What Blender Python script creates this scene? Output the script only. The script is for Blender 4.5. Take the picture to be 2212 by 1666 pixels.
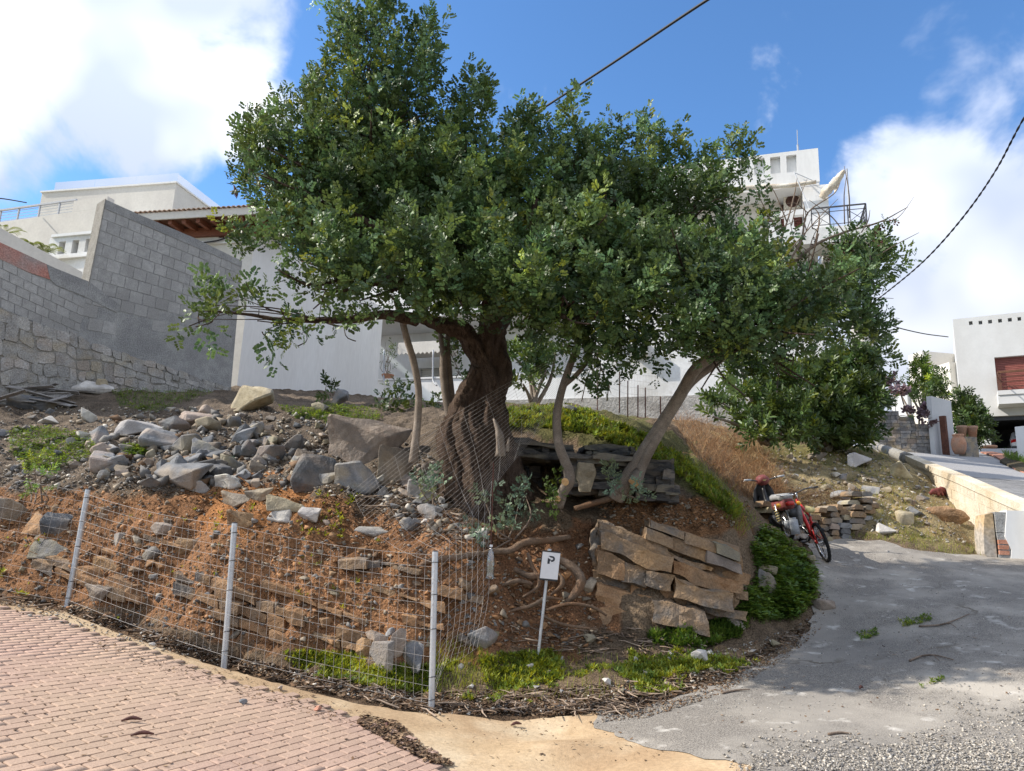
import bpy, bmesh, math, random
import numpy as np
from mathutils import Vector, Matrix, noise as mnoise
from mathutils.geometry import delaunay_2d_cdt

random.seed(7)
RNG = np.random.default_rng(11)
scene = bpy.context.scene
for o in list(bpy.data.objects):
    bpy.data.objects.remove(o)

# ------------------------------------------------------------------ camera
PITCH, ROLL, FPX, EYE = math.radians(12.4), math.radians(2.2), 1600.0, 1.6
CF = np.array([0, math.cos(PITCH), math.sin(PITCH)])
_r0 = np.array([1.0, 0, 0]); _u0 = np.array([0, -math.sin(PITCH), math.cos(PITCH)])
CR = math.cos(ROLL) * _r0 + math.sin(ROLL) * _u0
CU = -math.sin(ROLL) * _r0 + math.cos(ROLL) * _u0
CC = np.array([0, 0, EYE])
cam_d = bpy.data.cameras.new('camera')
cam_d.sensor_fit = 'HORIZONTAL'; cam_d.sensor_width = 36.0
cam_d.lens = 36.0 * FPX / 2212.0
cam_d.clip_start = 0.05; cam_d.clip_end = 3000
cam = bpy.data.objects.new('camera', cam_d)
scene.collection.objects.link(cam)
_m = Matrix.Identity(4)
for i in range(3):
    _m[i][0] = CR[i]; _m[i][1] = CU[i]; _m[i][2] = -CF[i]; _m[i][3] = CC[i]
cam.matrix_world = _m
scene.camera = cam

# survey: points of the place were measured in a 2212 x 1666 view of the photo
def ray(u, v):
    return CF + (u - 1106.0) / FPX * CR + (833.0 - v) / FPX * CU
def P(u, v, Y):
    d = ray(u, v)
    return CC + d * (Y / d[1])
def to_px(p):
    q = np.asarray(p) - CC
    w = q @ CF
    return 1106 + FPX * (q @ CR) / w, 833 - FPX * (q @ CU) / w

# ------------------------------------------------------------------ light
SUN_EL = math.radians(39.0)
SUN_AZ = np.array([-1.0, 0.04]); SUN_AZ /= np.linalg.norm(SUN_AZ)      # horizontal direction towards the sun
SUN_DIR = Vector((SUN_AZ[0] * math.cos(SUN_EL), SUN_AZ[1] * math.cos(SUN_EL), math.sin(SUN_EL)))
sun_d = bpy.data.lights.new('sun', 'SUN')
sun_d.energy = 2.75; sun_d.angle = math.radians(0.53); sun_d.color = (1.0, 0.93, 0.83)
sun = bpy.data.objects.new('sun', sun_d)
scene.collection.objects.link(sun)
sun.rotation_euler = SUN_DIR.to_track_quat('Z', 'Y').to_euler()
sun.location = (-30, 5, 40)

world = bpy.data.worlds.new('World')
scene.world = world
world.use_nodes = True
wn, wl = world.node_tree.nodes, world.node_tree.links
wn.clear()
def wnode(t, **kw):
    n = wn.new(t)
    for k, v in kw.items():
        setattr(n, k, v)
    return n
w_out = wnode('ShaderNodeOutputWorld'); w_bg = wnode('ShaderNodeBackground')
sky = wnode('ShaderNodeTexSky', sky_type='NISHITA')
sky.sun_disc = False
sky.sun_elevation = SUN_EL
sky.sun_rotation = math.atan2(SUN_DIR.x, SUN_DIR.y)
sky.altitude = 60; sky.air_density = 1.0; sky.dust_density = 0.3; sky.ozone_density = 2.0
w_bg.inputs['Strength'].default_value = 0.10
w_tc = wnode('ShaderNodeTexCoord')
w_n1 = wnode('ShaderNodeTexNoise'); w_n1.inputs['Scale'].default_value = 5.5
w_n1.inputs['Detail'].default_value = 6; w_n1.inputs['Roughness'].default_value = 0.58
w_n1.inputs['Distortion'].default_value = 0.25
w_n2 = wnode('ShaderNodeTexNoise'); w_n2.inputs['Scale'].default_value = 1.7
w_n2.inputs['Detail'].default_value = 1
wl.new(w_tc.outputs['Generated'], w_n1.inputs['Vector'])
wl.new(w_tc.outputs['Generated'], w_n2.inputs['Vector'])
# cloud banks: direction and angular radius (degrees), and how thick they are
CLOUDS = [((60, 60), 9.5, 1.0), ((300, 110), 8.5, 1.0), ((400, 30), 8.0, 1.0), ((480, 200), 5.0, .9), ((40, 130), 6.5, .8),
          ((-350, -100), 16, .9), ((590, 215), 3.2, .7), ((340, 350), 2.2, .5),
          ((2050, 560), 9.5, 1.0), ((2250, 620), 12, 1.0), ((1900, 640), 7.5, .9), ((2120, 430), 4.5, .8), ((2000, 800), 10, 1.0),
          ((2170, 170), 5, .55), ((2060, 70), 3.5, .45), ((1740, 90), 4, .36), ((2600, 500), 16, .95)]
prev = None
def wmath(op, a, b=None, clamp=False):
    n = wnode('ShaderNodeMath', operation=op, use_clamp=clamp)
    for i, s in enumerate((a, b)):
        if s is None: continue
        if isinstance(s, (int, float)): n.inputs[i].default_value = s
        else: wl.new(s, n.inputs[i])
    return n.outputs[0]
for (uu, vv), rad, amp in CLOUDS:
    d = ray(uu, vv); d = d / np.linalg.norm(d)
    dp = wnode('ShaderNodeVectorMath', operation='DOT_PRODUCT')
    wl.new(w_tc.outputs['Generated'], dp.inputs[0]); dp.inputs[1].default_value = tuple(d)
    mr = wnode('ShaderNodeMapRange', interpolation_type='SMOOTHSTEP')
    mr.inputs['From Min'].default_value = math.cos(math.radians(rad * 1.35))
    mr.inputs['From Max'].default_value = math.cos(math.radians(rad * 0.35))
    mr.inputs['To Max'].default_value = amp
    wl.new(dp.outputs['Value'], mr.inputs['Value'])
    prev = mr.outputs[0] if prev is None else wmath('MAXIMUM', prev, mr.outputs[0])
# heavier unseen cloud added outside the view to raise the fill light
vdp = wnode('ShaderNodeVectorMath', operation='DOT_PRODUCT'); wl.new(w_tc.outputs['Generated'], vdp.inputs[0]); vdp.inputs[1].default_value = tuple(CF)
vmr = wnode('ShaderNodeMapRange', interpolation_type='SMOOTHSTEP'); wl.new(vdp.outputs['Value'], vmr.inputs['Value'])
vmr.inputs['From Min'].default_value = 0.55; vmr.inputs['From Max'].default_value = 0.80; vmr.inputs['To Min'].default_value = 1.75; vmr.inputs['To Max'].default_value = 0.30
fill_cloud = wmath('MULTIPLY', w_n2.outputs['Fac'], vmr.outputs[0])
cover = wmath('MAXIMUM', prev, fill_cloud)
nz = wmath('MULTIPLY', wmath('SUBTRACT', w_n1.outputs['Fac'], 0.5), 1.9)
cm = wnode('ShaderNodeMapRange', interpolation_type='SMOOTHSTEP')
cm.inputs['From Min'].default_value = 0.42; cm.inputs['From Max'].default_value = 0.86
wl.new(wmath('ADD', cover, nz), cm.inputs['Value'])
# body of the cloud: white with soft grey folds
w_n3 = wnode('ShaderNodeTexNoise'); w_n3.inputs['Scale'].default_value = 4.5; w_n3.inputs['Detail'].default_value = 3
wl.new(w_tc.outputs['Generated'], w_n3.inputs['Vector'])
cr = wnode('ShaderNodeValToRGB')
cr.color_ramp.elements[0].position = 0.40; cr.color_ramp.elements[0].color = (3.3, 3.75, 4.8, 1)
cr.color_ramp.elements[1].position = 0.68; cr.color_ramp.elements[1].color = (6.2, 6.35, 6.6, 1)
wl.new(w_n3.outputs['Fac'], cr.inputs['Fac'])
tint = wnode('ShaderNodeMix', data_type='RGBA', blend_type='MULTIPLY')
tint.inputs[0].default_value = 1.0; tint.inputs[7].default_value = (0.60, 0.86, 1.08, 1)
wl.new(sky.outputs[0], tint.inputs[6])
mx = wnode('ShaderNodeMix', data_type='RGBA')
w_sep = wnode('ShaderNodeSeparateXYZ'); wl.new(w_tc.outputs['Generated'], w_sep.inputs[0])
w_el = wnode('ShaderNodeMapRange'); w_el.inputs['From Min'].default_value = 0.12; w_el.inputs['From Max'].default_value = 0.5; w_el.inputs['To Min'].default_value = 0.66; w_el.inputs['To Max'].default_value = 1.05
wl.new(w_sep.outputs['Z'], w_el.inputs['Value'])                 # low cloud is seen from its greyer side
w_cm = wnode('ShaderNodeVectorMath', operation='SCALE'); wl.new(cr.outputs[0], w_cm.inputs[0]); wl.new(w_el.outputs[0], w_cm.inputs['Scale'])
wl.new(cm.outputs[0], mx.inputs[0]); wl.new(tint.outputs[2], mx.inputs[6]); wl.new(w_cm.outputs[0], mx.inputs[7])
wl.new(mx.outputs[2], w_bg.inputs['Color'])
wl.new(w_bg.outputs[0], w_out.inputs[0])

scene.view_settings.view_transform = 'Standard'
scene.view_settings.look = 'None'
scene.view_settings.exposure = 1.2
scene.view_settings.gamma = 1.0
scene.view_settings.use_curve_mapping = False
scene.render.engine = 'CYCLES'
scene.cycles.max_bounces = 5
scene.cycles.diffuse_bounces = 3
scene.cycles.glossy_bounces = 2
world.cycles.sampling_method = 'MANUAL'
world.cycles.sample_map_resolution = 512
scene.cycles.transparent_max_bounces = 8
scene.cycles.use_denoising = True

# ------------------------------------------------------------------ helpers: objects
COL = scene.collection
def tag(o, label=None, cat=None, group=None, kind=None):
    if label: o['label'] = label
    if cat: o['category'] = cat
    if group: o['group'] = group
    if kind: o['kind'] = kind
    return o
def wloc(o):
    p = np.zeros(3)
    while o is not None:
        p += np.array(o.location); o = o.parent
    return p
def thing(name, label, cat, loc=(0, 0, 0), group=None, rot=None):
    o = bpy.data.objects.new(name, None)
    o.empty_display_size = 0.2
    o.location = tuple(loc)
    if rot is not None: o.rotation_euler = rot
    COL.objects.link(o)
    return tag(o, label, cat, group)
def mesh_np(name, V, F, mat=None, smooth=False, col=None):
    """F: array (n,k) or list of tuples"""
    V = np.asarray(V, dtype=np.float64).reshape(-1, 3)
    me = bpy.data.meshes.new(name)
    if isinstance(F, np.ndarray):
        n, k = F.shape
        me.vertices.add(len(V)); me.vertices.foreach_set('co', V.astype(np.float32).ravel())
        me.loops.add(n * k); me.loops.foreach_set('vertex_index', F.astype(np.int32).ravel())
        me.polygons.add(n)
        me.polygons.foreach_set('loop_start', np.arange(0, n * k, k, dtype=np.int32))
        me.update(calc_edges=True)
        me.validate()
    else:
        me.from_pydata(V.tolist(), [], [tuple(f) for f in F])
        me.update()
    if smooth:
        me.polygons.foreach_set('use_smooth', np.ones(len(me.polygons), dtype=bool))
    if col is not None and len(me.vertices) == len(V):
        a = me.color_attributes.new('tone', 'FLOAT_COLOR', 'POINT')
        c = np.ones((len(V), 4), dtype=np.float32); c[:, :col.shape[1]] = col
        a.data.foreach_set('color', c.ravel())
    if mat is not None:
        me.materials.append(mat)
    return me
def add(name, VF, mat, parent=None, smooth=False, col=None, local=False, kind=None, origin=None):
    """world-space geometry -> one object; with a parent it becomes a part of it"""
    V, F = VF
    V = np.array(V, dtype=np.float64).reshape(-1, 3)
    if local: base = np.zeros(3); loc = np.zeros(3)
    elif parent is not None: base = wloc(parent); loc = np.zeros(3)
    else:
        if origin is None:
            lo, hi = V.min(0), V.max(0); origin = ((lo[0] + hi[0]) / 2, (lo[1] + hi[1]) / 2, lo[2])
        base = np.array(origin); loc = base
    me = mesh_np(name, V - base, F, mat, smooth, col)
    o = bpy.data.objects.new(name, me)
    o.location = tuple(loc)
    if parent is not None: o.parent = parent
    COL.objects.link(o)
    if kind: o['kind'] = kind
    return o
def inst(name, me, loc, rot=(0, 0, 0), scale=(1, 1, 1), parent=None):
    o = bpy.data.objects.new(name, me)
    if parent is not None:
        o.parent = parent; loc = np.array(loc) - wloc(parent)
    o.location = tuple(loc); o.rotation_euler = rot; o.scale = scale
    COL.objects.link(o)
    return o
# ------------------------------------------------------------------ helpers: shapes
def join(parts):
    V, F, n = [], [], 0
    for v, f in parts:
        v = np.asarray(v, dtype=float).reshape(-1, 3)
        V.append(v)
        F.extend([tuple(int(i) + n for i in q) for q in f])
        n += len(v)
    return np.concatenate(V), F
BOXF = [(0, 3, 2, 1), (4, 5, 6, 7), (0, 1, 5, 4), (1, 2, 6, 5), (2, 3, 7, 6), (3, 0, 4, 7)]
def box(x0, x1, y0, y1, z0, z1):
    return np.array([(x0, y0, z0), (x1, y0, z0), (x1, y1, z0), (x0, y1, z0), (x0, y0, z1), (x1, y0, z1), (x1, y1, z1), (x0, y1, z1)], float), list(BOXF)
def prism(poly, ext):
    """polygon (n,3) extruded by the vector ext"""
    a = np.asarray(poly, float); n = len(a)
    V = np.concatenate([a, a + np.asarray(ext, float)])
    F = [tuple(range(n)), tuple(range(2 * n - 1, n - 1, -1))] + [(i + n, (i + 1) % n + n, (i + 1) % n, i) for i in range(n)]
    return V, F
def bar(a, b, w, h=None, up=(0, 0, 1)):
    """rectangular bar from a to b"""
    a, b = np.asarray(a, float), np.asarray(b, float); h = w if h is None else h
    d = (b - a) / max(1e-9, np.linalg.norm(b - a)); s = np.cross(d, up)
    if np.linalg.norm(s) < 1e-4: s = np.cross(d, (1, 0, 0))
    s /= np.linalg.norm(s); t = np.cross(s, d)
    q = [a - s * w / 2 - t * h / 2, a + s * w / 2 - t * h / 2, a + s * w / 2 + t * h / 2, a - s * w / 2 + t * h / 2]
    return prism(np.array(q), b - a)
def smooth_path(pts, n):
    pts = np.asarray(pts, float)
    if len(pts) < 3:
        t = np.linspace(0, 1, n)[:, None]; return pts[0] * (1 - t) + pts[-1] * t
    p = np.concatenate([[2 * pts[0] - pts[1]], pts, [2 * pts[-1] - pts[-2]]])
    out = []
    for t in np.linspace(0, len(pts) - 1 - 1e-9, n):
        i = int(t); f = t - i; a, b, c, d = p[i:i + 4]
        out.append(.5 * (2 * b + (c - a) * f + (2 * a - 5 * b + 4 * c - d) * f * f + (3 * b - a - 3 * c + d) * f ** 3))
    return np.array(out)
def tube(path, rad, n=8, ridge=0, ramp=0.0, twist=0.0, jit=0.0, caps=True, seed=0):
    path = np.asarray(path, float); m = len(path)
    rad = np.broadcast_to(np.asarray(rad, float), (m,)) if np.ndim(rad) == 0 or len(np.atleast_1d(rad)) == m else np.interp(np.linspace(0, 1, m), np.linspace(0, 1, len(rad)), rad)
    T = np.gradient(path, axis=0); T /= np.linalg.norm(T, axis=1)[:, None] + 1e-12
    ref = np.array([0, 0, 1.0]) if abs(T[0][2]) < .9 else np.array([1.0, 0, 0])
    s = np.cross(T[0], ref); s /= np.linalg.norm(s)
    V = []; th = np.arange(n) * 2 * math.pi / n
    rg = np.random.default_rng(seed)
    ph = rg.uniform(0, 6.28, 4)
    for i in range(m):
        s = s - T[i] * (s @ T[i]); s /= np.linalg.norm(s); t = np.cross(T[i], s)
        k = np.ones(n)
        if ridge:
            k = 1 + ramp * (np.sin(ridge * th + twist * i + ph[0]) * .6 + np.sin((ridge * 2 + 1) * th - twist * .7 * i + ph[1]) * .4)
        if jit: k = k * (1 + rg.normal(0, jit, n))
        V.append(path[i] + rad[i] * k[:, None] * (np.cos(th)[:, None] * s + np.sin(th)[:, None] * t))
    V = np.concatenate(V)
    F = [(i * n + j, i * n + (j + 1) % n, (i + 1) * n + (j + 1) % n, (i + 1) * n + j) for i in range(m - 1) for j in range(n)]
    if caps:
        F.append(tuple(range(n - 1, -1, -1))); F.append(tuple((m - 1) * n + j for j in range(n)))
    return V, F
def rod(a, b, r, n=8, r2=None):
    return tube(np.array([a, b], float), [r, r if r2 is None else r2], n)
def lathe(prof, n=20, c=(0, 0, 0), axis='z'):
    prof = np.asarray(prof, float); m = len(prof); th = np.arange(n) * 2 * math.pi / n
    V = []
    for r, z in prof:
        ring = np.stack([r * np.cos(th), r * np.sin(th), np.full(n, z)], 1)
        if axis == 'y': ring = ring[:, [0, 2, 1]]
        if axis == 'x': ring = ring[:, [2, 0, 1]]
        V.append(ring)
    V = np.concatenate(V) + np.asarray(c)
    F = [(i * n + j, i * n + (j + 1) % n, (i + 1) * n + (j + 1) % n, (i + 1) * n + j) for i in range(m - 1) for j in range(n)]
    F.append(tuple(range(n - 1, -1, -1))); F.append(tuple((m - 1) * n + j for j in range(n)))
    return V, F
def torus(c, R, r, axis=(0, 1, 0), n=28, m=8):
    axis = np.asarray(axis, float); axis /= np.linalg.norm(axis)
    s = np.cross(axis, (0, 0, 1.0))
    if np.linalg.norm(s) < .01: s = np.array([1.0, 0, 0])
    s /= np.linalg.norm(s); t = np.cross(s, axis)
    V = []; F = []
    for i in range(n):
        a = 2 * math.pi * i / n; rad = math.cos(a) * s + math.sin(a) * t
        for j in range(m):
            b = 2 * math.pi * j / m
            V.append(np.asarray(c) + rad * (R + r * math.cos(b)) + axis * r * math.sin(b))
            F.append((i * m + j, ((i + 1) % n) * m + j, ((i + 1) % n) * m + (j + 1) % m, i * m + (j + 1) % m))
    return np.array(V), F
def loft(sections):
    """list of equal-length rings -> skin with caps"""
    n = len(sections[0]); V = np.concatenate([np.asarray(s, float) for s in sections]); m = len(sections)
    F = [(i * n + j, i * n + (j + 1) % n, (i + 1) * n + (j + 1) % n, (i + 1) * n + j) for i in range(m - 1) for j in range(n)]
    F.append(tuple(range(n - 1, -1, -1))); F.append(tuple((m - 1) * n + j for j in range(n)))
    return V, F
def repeat(Vt, Ft, M, L):
    """template repeated with matrices M (N,3,3) and places L (N,3)"""
    Vt = np.asarray(Vt, float); Ft = np.asarray(Ft, int); N = len(L); n = len(Vt)
    V = np.einsum('nij,kj->nki', M, Vt) + L[:, None, :]
    F = Ft[None] + (np.arange(N) * n)[:, None, None]
    return V.reshape(-1, 3), F.reshape(-1, Ft.shape[1])
def rand_rot(N, rng, tilt=math.pi):
    a = rng.uniform(0, 2 * math.pi, N); b = rng.uniform(-tilt, tilt, N); c = rng.uniform(-tilt, tilt, N)
    z = np.zeros(N); o = np.ones(N)
    Rz = np.stack([np.cos(a), -np.sin(a), z, np.sin(a), np.cos(a), z, z, z, o], 1).reshape(N, 3, 3)
    Rx = np.stack([o, z, z, z, np.cos(b), -np.sin(b), z, np.sin(b), np.cos(b)], 1).reshape(N, 3, 3)
    Ry = np.stack([np.cos(c), z, np.sin(c), z, o, z, -np.sin(c), z, np.cos(c)], 1).reshape(N, 3, 3)
    return Rz @ Rx @ Ry
def hash2(ix, iy, seed):
    h = (ix.astype(np.int64) * 374761393 + iy.astype(np.int64) * 668265263 + seed * 982451653) & 0xffffffff
    h = ((h ^ (h >> 13)) * 1274126177) & 0xffffffff
    return ((h ^ (h >> 16)) & 0xffff) / 65535.0
def vnoise(x, y, seed=0):
    x0, y0 = np.floor(x), np.floor(y); fx, fy = x - x0, y - y0
    fx = fx * fx * (3 - 2 * fx); fy = fy * fy * (3 - 2 * fy)
    a = hash2(x0, y0, seed); b = hash2(x0 + 1, y0, seed); c = hash2(x0, y0 + 1, seed); d = hash2(x0 + 1, y0 + 1, seed)
    return (a * (1 - fx) + b * fx) * (1 - fy) + (c * (1 - fx) + d * fx) * fy - .5
def fbm(x, y, seed=0, oct=4, lac=2.1, gain=.5):
    s, a = 0, 1.0
    for i in range(oct):
        s = s + a * vnoise(x, y, seed + i * 17); x = x * lac + 3.1; y = y * lac + 7.7; a *= gain
    return s
def inside(px, py, poly):
    poly = np.asarray(poly, float); r = np.zeros(np.shape(px), bool); n = len(poly); j = n - 1
    for i in range(n):
        xi, yi = poly[i]; xj, yj = poly[j]
        c = ((yi > py) != (yj > py)) & (px < (xj - xi) * (py - yi) / ((yj - yi) if yj != yi else 1e-12) + xi)
        r ^= c; j = i
    return r
# ------------------------------------------------------------------ materials
def new_mat(name):
    m = bpy.data.materials.new(name); m.use_nodes = True
    nt = m.node_tree; nt.nodes.clear()
    out = nt.nodes.new('ShaderNodeOutputMaterial'); b = nt.nodes.new('ShaderNodeBsdfPrincipled')
    nt.links.new(b.outputs[0], out.inputs[0])
    return m, nt, b, out
def N(nt, t, **kw):
    n = nt.nodes.new(t)
    for k, v in kw.items():
        if k in n.inputs: n.inputs[k].default_value = v
        else: setattr(n, k, v)
    return n
def mixc(nt, fac, a, b, blend='MIX'):
    n = N(nt, 'ShaderNodeMix', data_type='RGBA', blend_type=blend)
    for i, s in ((0, fac), (6, a), (7, b)):
        if isinstance(s, (int, float)): n.inputs[i].default_value = s
        elif isinstance(s, tuple): n.inputs[i].default_value = s if len(s) == 4 else s + (1,)
        else: nt.links.new(s, n.inputs[i])
    return n.outputs[2]
def noise_fac(nt, vec, scale, lo=.35, hi=.65, detail=2, rough=.55, dist=0):
    n = N(nt, 'ShaderNodeTexNoise', Scale=scale, Detail=detail, Roughness=rough, Distortion=dist)
    nt.links.new(vec, n.inputs['Vector'])
    m = N(nt, 'ShaderNodeMapRange'); m.inputs['From Min'].default_value = lo; m.inputs['From Max'].default_value = hi
    nt.links.new(n.outputs['Fac'], m.inputs['Value'])
    return m.outputs[0], n.outputs['Fac']
def surf(name, c1, c2=None, c3=None, scale=6.0, scale3=1.2, rough=.85, spec=.3, bump=.4, bscale=30.0, bdist=.02, voro=0.0,
         objvar=0.0, hue=0.0, tone=False, metal=0.0, stretch=None, trans=0.0, fine=.25, streak=None):
    """procedural surface: two colours in fine noise, a third in large patches, per-object variation, bump"""
    m, nt, b, out = new_mat(name)
    geo = N(nt, 'ShaderNodeNewGeometry'); vec = geo.outputs['Position']
    if stretch:
        mp = N(nt, 'ShaderNodeMapping'); mp.inputs['Scale'].default_value = stretch
        nt.links.new(vec, mp.inputs['Vector']); vec = mp.outputs[0]
    f1, raw = noise_fac(nt, vec, scale)
    c = mixc(nt, f1, c1, c2 or c1)
    if c3:
        f3, _ = noise_fac(nt, vec, scale3, .45, .62, 3)
        c = mixc(nt, f3, c, c3)
    if streak:
        f4, _ = noise_fac(nt, vec, streak[1], streak[2], streak[3], 3)
        c = mixc(nt, f4, c, streak[0])
    if fine:
        ff, _ = noise_fac(nt, vec, scale * 9, .3, .7, 1)
        k = N(nt, 'ShaderNodeMapRange'); k.inputs['To Min'].default_value = 1 - fine; k.inputs['To Max'].default_value = 1 + fine
        nt.links.new(ff, k.inputs['Value'])
        c = mixc(nt, 1.0, c, k.outputs[0], 'MULTIPLY')
    if tone:
        at = N(nt, 'ShaderNodeVertexColor', layer_name='tone')
        c = mixc(nt, 1.0, c, at.outputs['Color'], 'MULTIPLY')
    if objvar or hue:
        oi = N(nt, 'ShaderNodeObjectInfo'); hs = N(nt, 'ShaderNodeHueSaturation')
        v = N(nt, 'ShaderNodeMapRange'); v.inputs['To Min'].default_value = 1 - objvar; v.inputs['To Max'].default_value = 1 + objvar
        nt.links.new(oi.outputs['Random'], v.inputs['Value']); nt.links.new(v.outputs[0], hs.inputs['Value'])
        if hue:
            h = N(nt, 'ShaderNodeMath', operation='MULTIPLY_ADD'); h.inputs[1].default_value = 91.7; h.inputs[2].default_value = .0
            fr = N(nt, 'ShaderNodeMath', operation='FRACT'); nt.links.new(oi.outputs['Random'], h.inputs[0]); nt.links.new(h.outputs[0], fr.inputs[0])
            h2 = N(nt, 'ShaderNodeMapRange'); h2.inputs['To Min'].default_value = .5 - hue; h2.inputs['To Max'].default_value = .5 + hue
            nt.links.new(fr.outputs[0], h2.inputs['Value']); nt.links.new(h2.outputs[0], hs.inputs['Hue'])
            s2 = N(nt, 'ShaderNodeMapRange'); s2.inputs['To Min'].default_value = .82; s2.inputs['To Max'].default_value = 1.1
            nt.links.new(fr.outputs[0], s2.inputs['Value']); nt.links.new(s2.outputs[0], hs.inputs['Saturation'])
        nt.links.new(c, hs.inputs['Color']); c = hs.outputs[0]
    nt.links.new(c, b.inputs['Base Color'])
    b.inputs['Roughness'].default_value = rough
    b.inputs['Specular IOR Level'].default_value = spec
    b.inputs['Metallic'].default_value = metal
    if bump:
        bn = N(nt, 'ShaderNodeTexNoise', Scale=bscale, Detail=3, Roughness=.7)
        nt.links.new(vec, bn.inputs['Vector']); h = bn.outputs['Fac']
        if voro:
            vo = N(nt, 'ShaderNodeTexVoronoi', Scale=bscale * voro); nt.links.new(vec, vo.inputs['Vector'])
            ad = N(nt, 'ShaderNodeMath', operation='ADD'); nt.links.new(h, ad.inputs[0]); nt.links.new(vo.outputs['Distance'], ad.inputs[1]); h = ad.outputs[0]
        bp = N(nt, 'ShaderNodeBump', Strength=bump, Distance=bdist); nt.links.new(h, bp.inputs['Height']); nt.links.new(bp.outputs[0], b.inputs['Normal'])
    if trans:
        tr = N(nt, 'ShaderNodeBsdfTranslucent'); mxs = N(nt, 'ShaderNodeMixShader'); mxs.inputs[0].default_value = trans
        hs = N(nt, 'ShaderNodeHueSaturation', Hue=.47, Saturation=1.1, Value=1.5); nt.links.new(c, hs.inputs['Color'])
        nt.links.new(hs.outputs[0], tr.inputs['Color'])
        nt.links.new(b.outputs[0], mxs.inputs[1]); nt.links.new(tr.outputs[0], mxs.inputs[2]); nt.links.new(mxs.outputs[0], out.inputs[0])
    return m
def lane_mat():
    """worn concrete and asphalt: aggregate speckle, rubbed pale patches, dark stains, thin cracks"""
    m, nt, b, out = new_mat('worn_lane'); vec = N(nt, 'ShaderNodeNewGeometry').outputs['Position']
    f1, _ = noise_fac(nt, vec, 90, .38, .62, 1); c = mixc(nt, f1, (.165, .150, .133), (.345, .315, .275))
    vo = N(nt, 'ShaderNodeTexVoronoi', Scale=70); nt.links.new(vec, vo.inputs['Vector'])
    mr = N(nt, 'ShaderNodeMapRange'); mr.inputs['From Min'].default_value = .05; mr.inputs['From Max'].default_value = .28; mr.inputs['To Min'].default_value = 1.25; mr.inputs['To Max'].default_value = .85
    nt.links.new(vo.outputs['Distance'], mr.inputs['Value']); c = mixc(nt, 1.0, c, mr.outputs[0], 'MULTIPLY')
    f2, _ = noise_fac(nt, vec, 1.1, .46, .66, 4); c = mixc(nt, f2, c, (.40, .365, .315))
    f3, _ = noise_fac(nt, vec, .55, .5, .68, 3); k3 = N(nt, 'ShaderNodeMath', operation='MULTIPLY'); k3.inputs[1].default_value = .6; nt.links.new(f3, k3.inputs[0]); c = mixc(nt, k3.outputs[0], c, (.15, .14, .13))
    f5, _ = noise_fac(nt, vec, 3.5, .6, .72, 4); k5 = N(nt, 'ShaderNodeMath', operation='MULTIPLY'); k5.inputs[1].default_value = .75; nt.links.new(f5, k5.inputs[0]); c = mixc(nt, k5.outputs[0], c, (.58, .55, .50))
    ck = N(nt, 'ShaderNodeTexVoronoi', feature='DISTANCE_TO_EDGE', Scale=.30); dn = N(nt, 'ShaderNodeTexNoise', Scale=2.5, Detail=3)
    nt.links.new(vec, dn.inputs['Vector']); ad = N(nt, 'ShaderNodeVectorMath', operation='ADD'); nt.links.new(vec, ad.inputs[0]); nt.links.new(dn.outputs['Color'], ad.inputs[1]); nt.links.new(ad.outputs[0], ck.inputs['Vector'])
    cm_ = N(nt, 'ShaderNodeMapRange'); cm_.inputs['From Min'].default_value = .004; cm_.inputs['From Max'].default_value = .016; nt.links.new(ck.outputs['Distance'], cm_.inputs['Value'])
    ic = N(nt, 'ShaderNodeMath', operation='SUBTRACT'); ic.inputs[0].default_value = 1.0; nt.links.new(cm_.outputs[0], ic.inputs[1]); fm, _ = noise_fac(nt, vec, .8, .52, .66, 2); ik = N(nt, 'ShaderNodeMath', operation='MULTIPLY'); nt.links.new(ic.outputs[0], ik.inputs[0]); nt.links.new(fm, ik.inputs[1]); c = mixc(nt, ik.outputs[0], c, (.12, .10, .075))
    nt.links.new(c, b.inputs['Base Color']); b.inputs['Roughness'].default_value = .93; b.inputs['Specular IOR Level'].default_value = .2
    bn = N(nt, 'ShaderNodeTexNoise', Scale=70, Detail=2); nt.links.new(vec, bn.inputs['Vector'])
    bp = N(nt, 'ShaderNodeBump', Strength=.7, Distance=.008); nt.links.new(bn.outputs['Fac'], bp.inputs['Height']); nt.links.new(bp.outputs[0], b.inputs['Normal'])
    return m
M = {}
M['leaf'] = surf('carob_leaf', (.058, .104, .038), (.102, .160, .053), scale=3, rough=.46, spec=.38, bump=0, tone=True, trans=.24, fine=.2)
M['leaf_bay'] = surf('bay_leaf', (.05, .09, .025), (.10, .16, .04), scale=3, rough=.42, spec=.5, bump=0, tone=True, trans=.25, fine=.2)
M['leaf_grey'] = surf('grey_green_leaf', (.12, .17, .11), (.18, .24, .15), scale=5, rough=.6, bump=0, tone=True, trans=.2)
M['weed'] = surf('clover_leaf', (.10, .175, .034), (.19, .275, .055), scale=2.5, rough=.55, bump=0, tone=True, trans=.3)
M['dry'] = surf('dry_straw', (.36, .25, .13), (.26, .17, .09), scale=3, rough=.8, bump=0, tone=True, trans=.15)
M['purple'] = surf('purple_leaf', (.16, .10, .11), (.24, .16, .16), scale=5, rough=.6, bump=0, tone=True, trans=.15)
M['bark'] = surf('old_bark', (.065, .043, .032), (.165, .118, .088), (.12, .085, .066), scale=22, scale3=4, rough=.95, spec=.12, bump=1.0, bscale=55, bdist=.06, stretch=(1, 1, .45), fine=.35)
M['bark_smooth'] = surf('smooth_bark', (.215, .175, .14), (.30, .25, .205), (.155, .125, .10), scale=10, rough=.85, spec=.2, bump=.5, bscale=40, bdist=.015)
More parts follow.
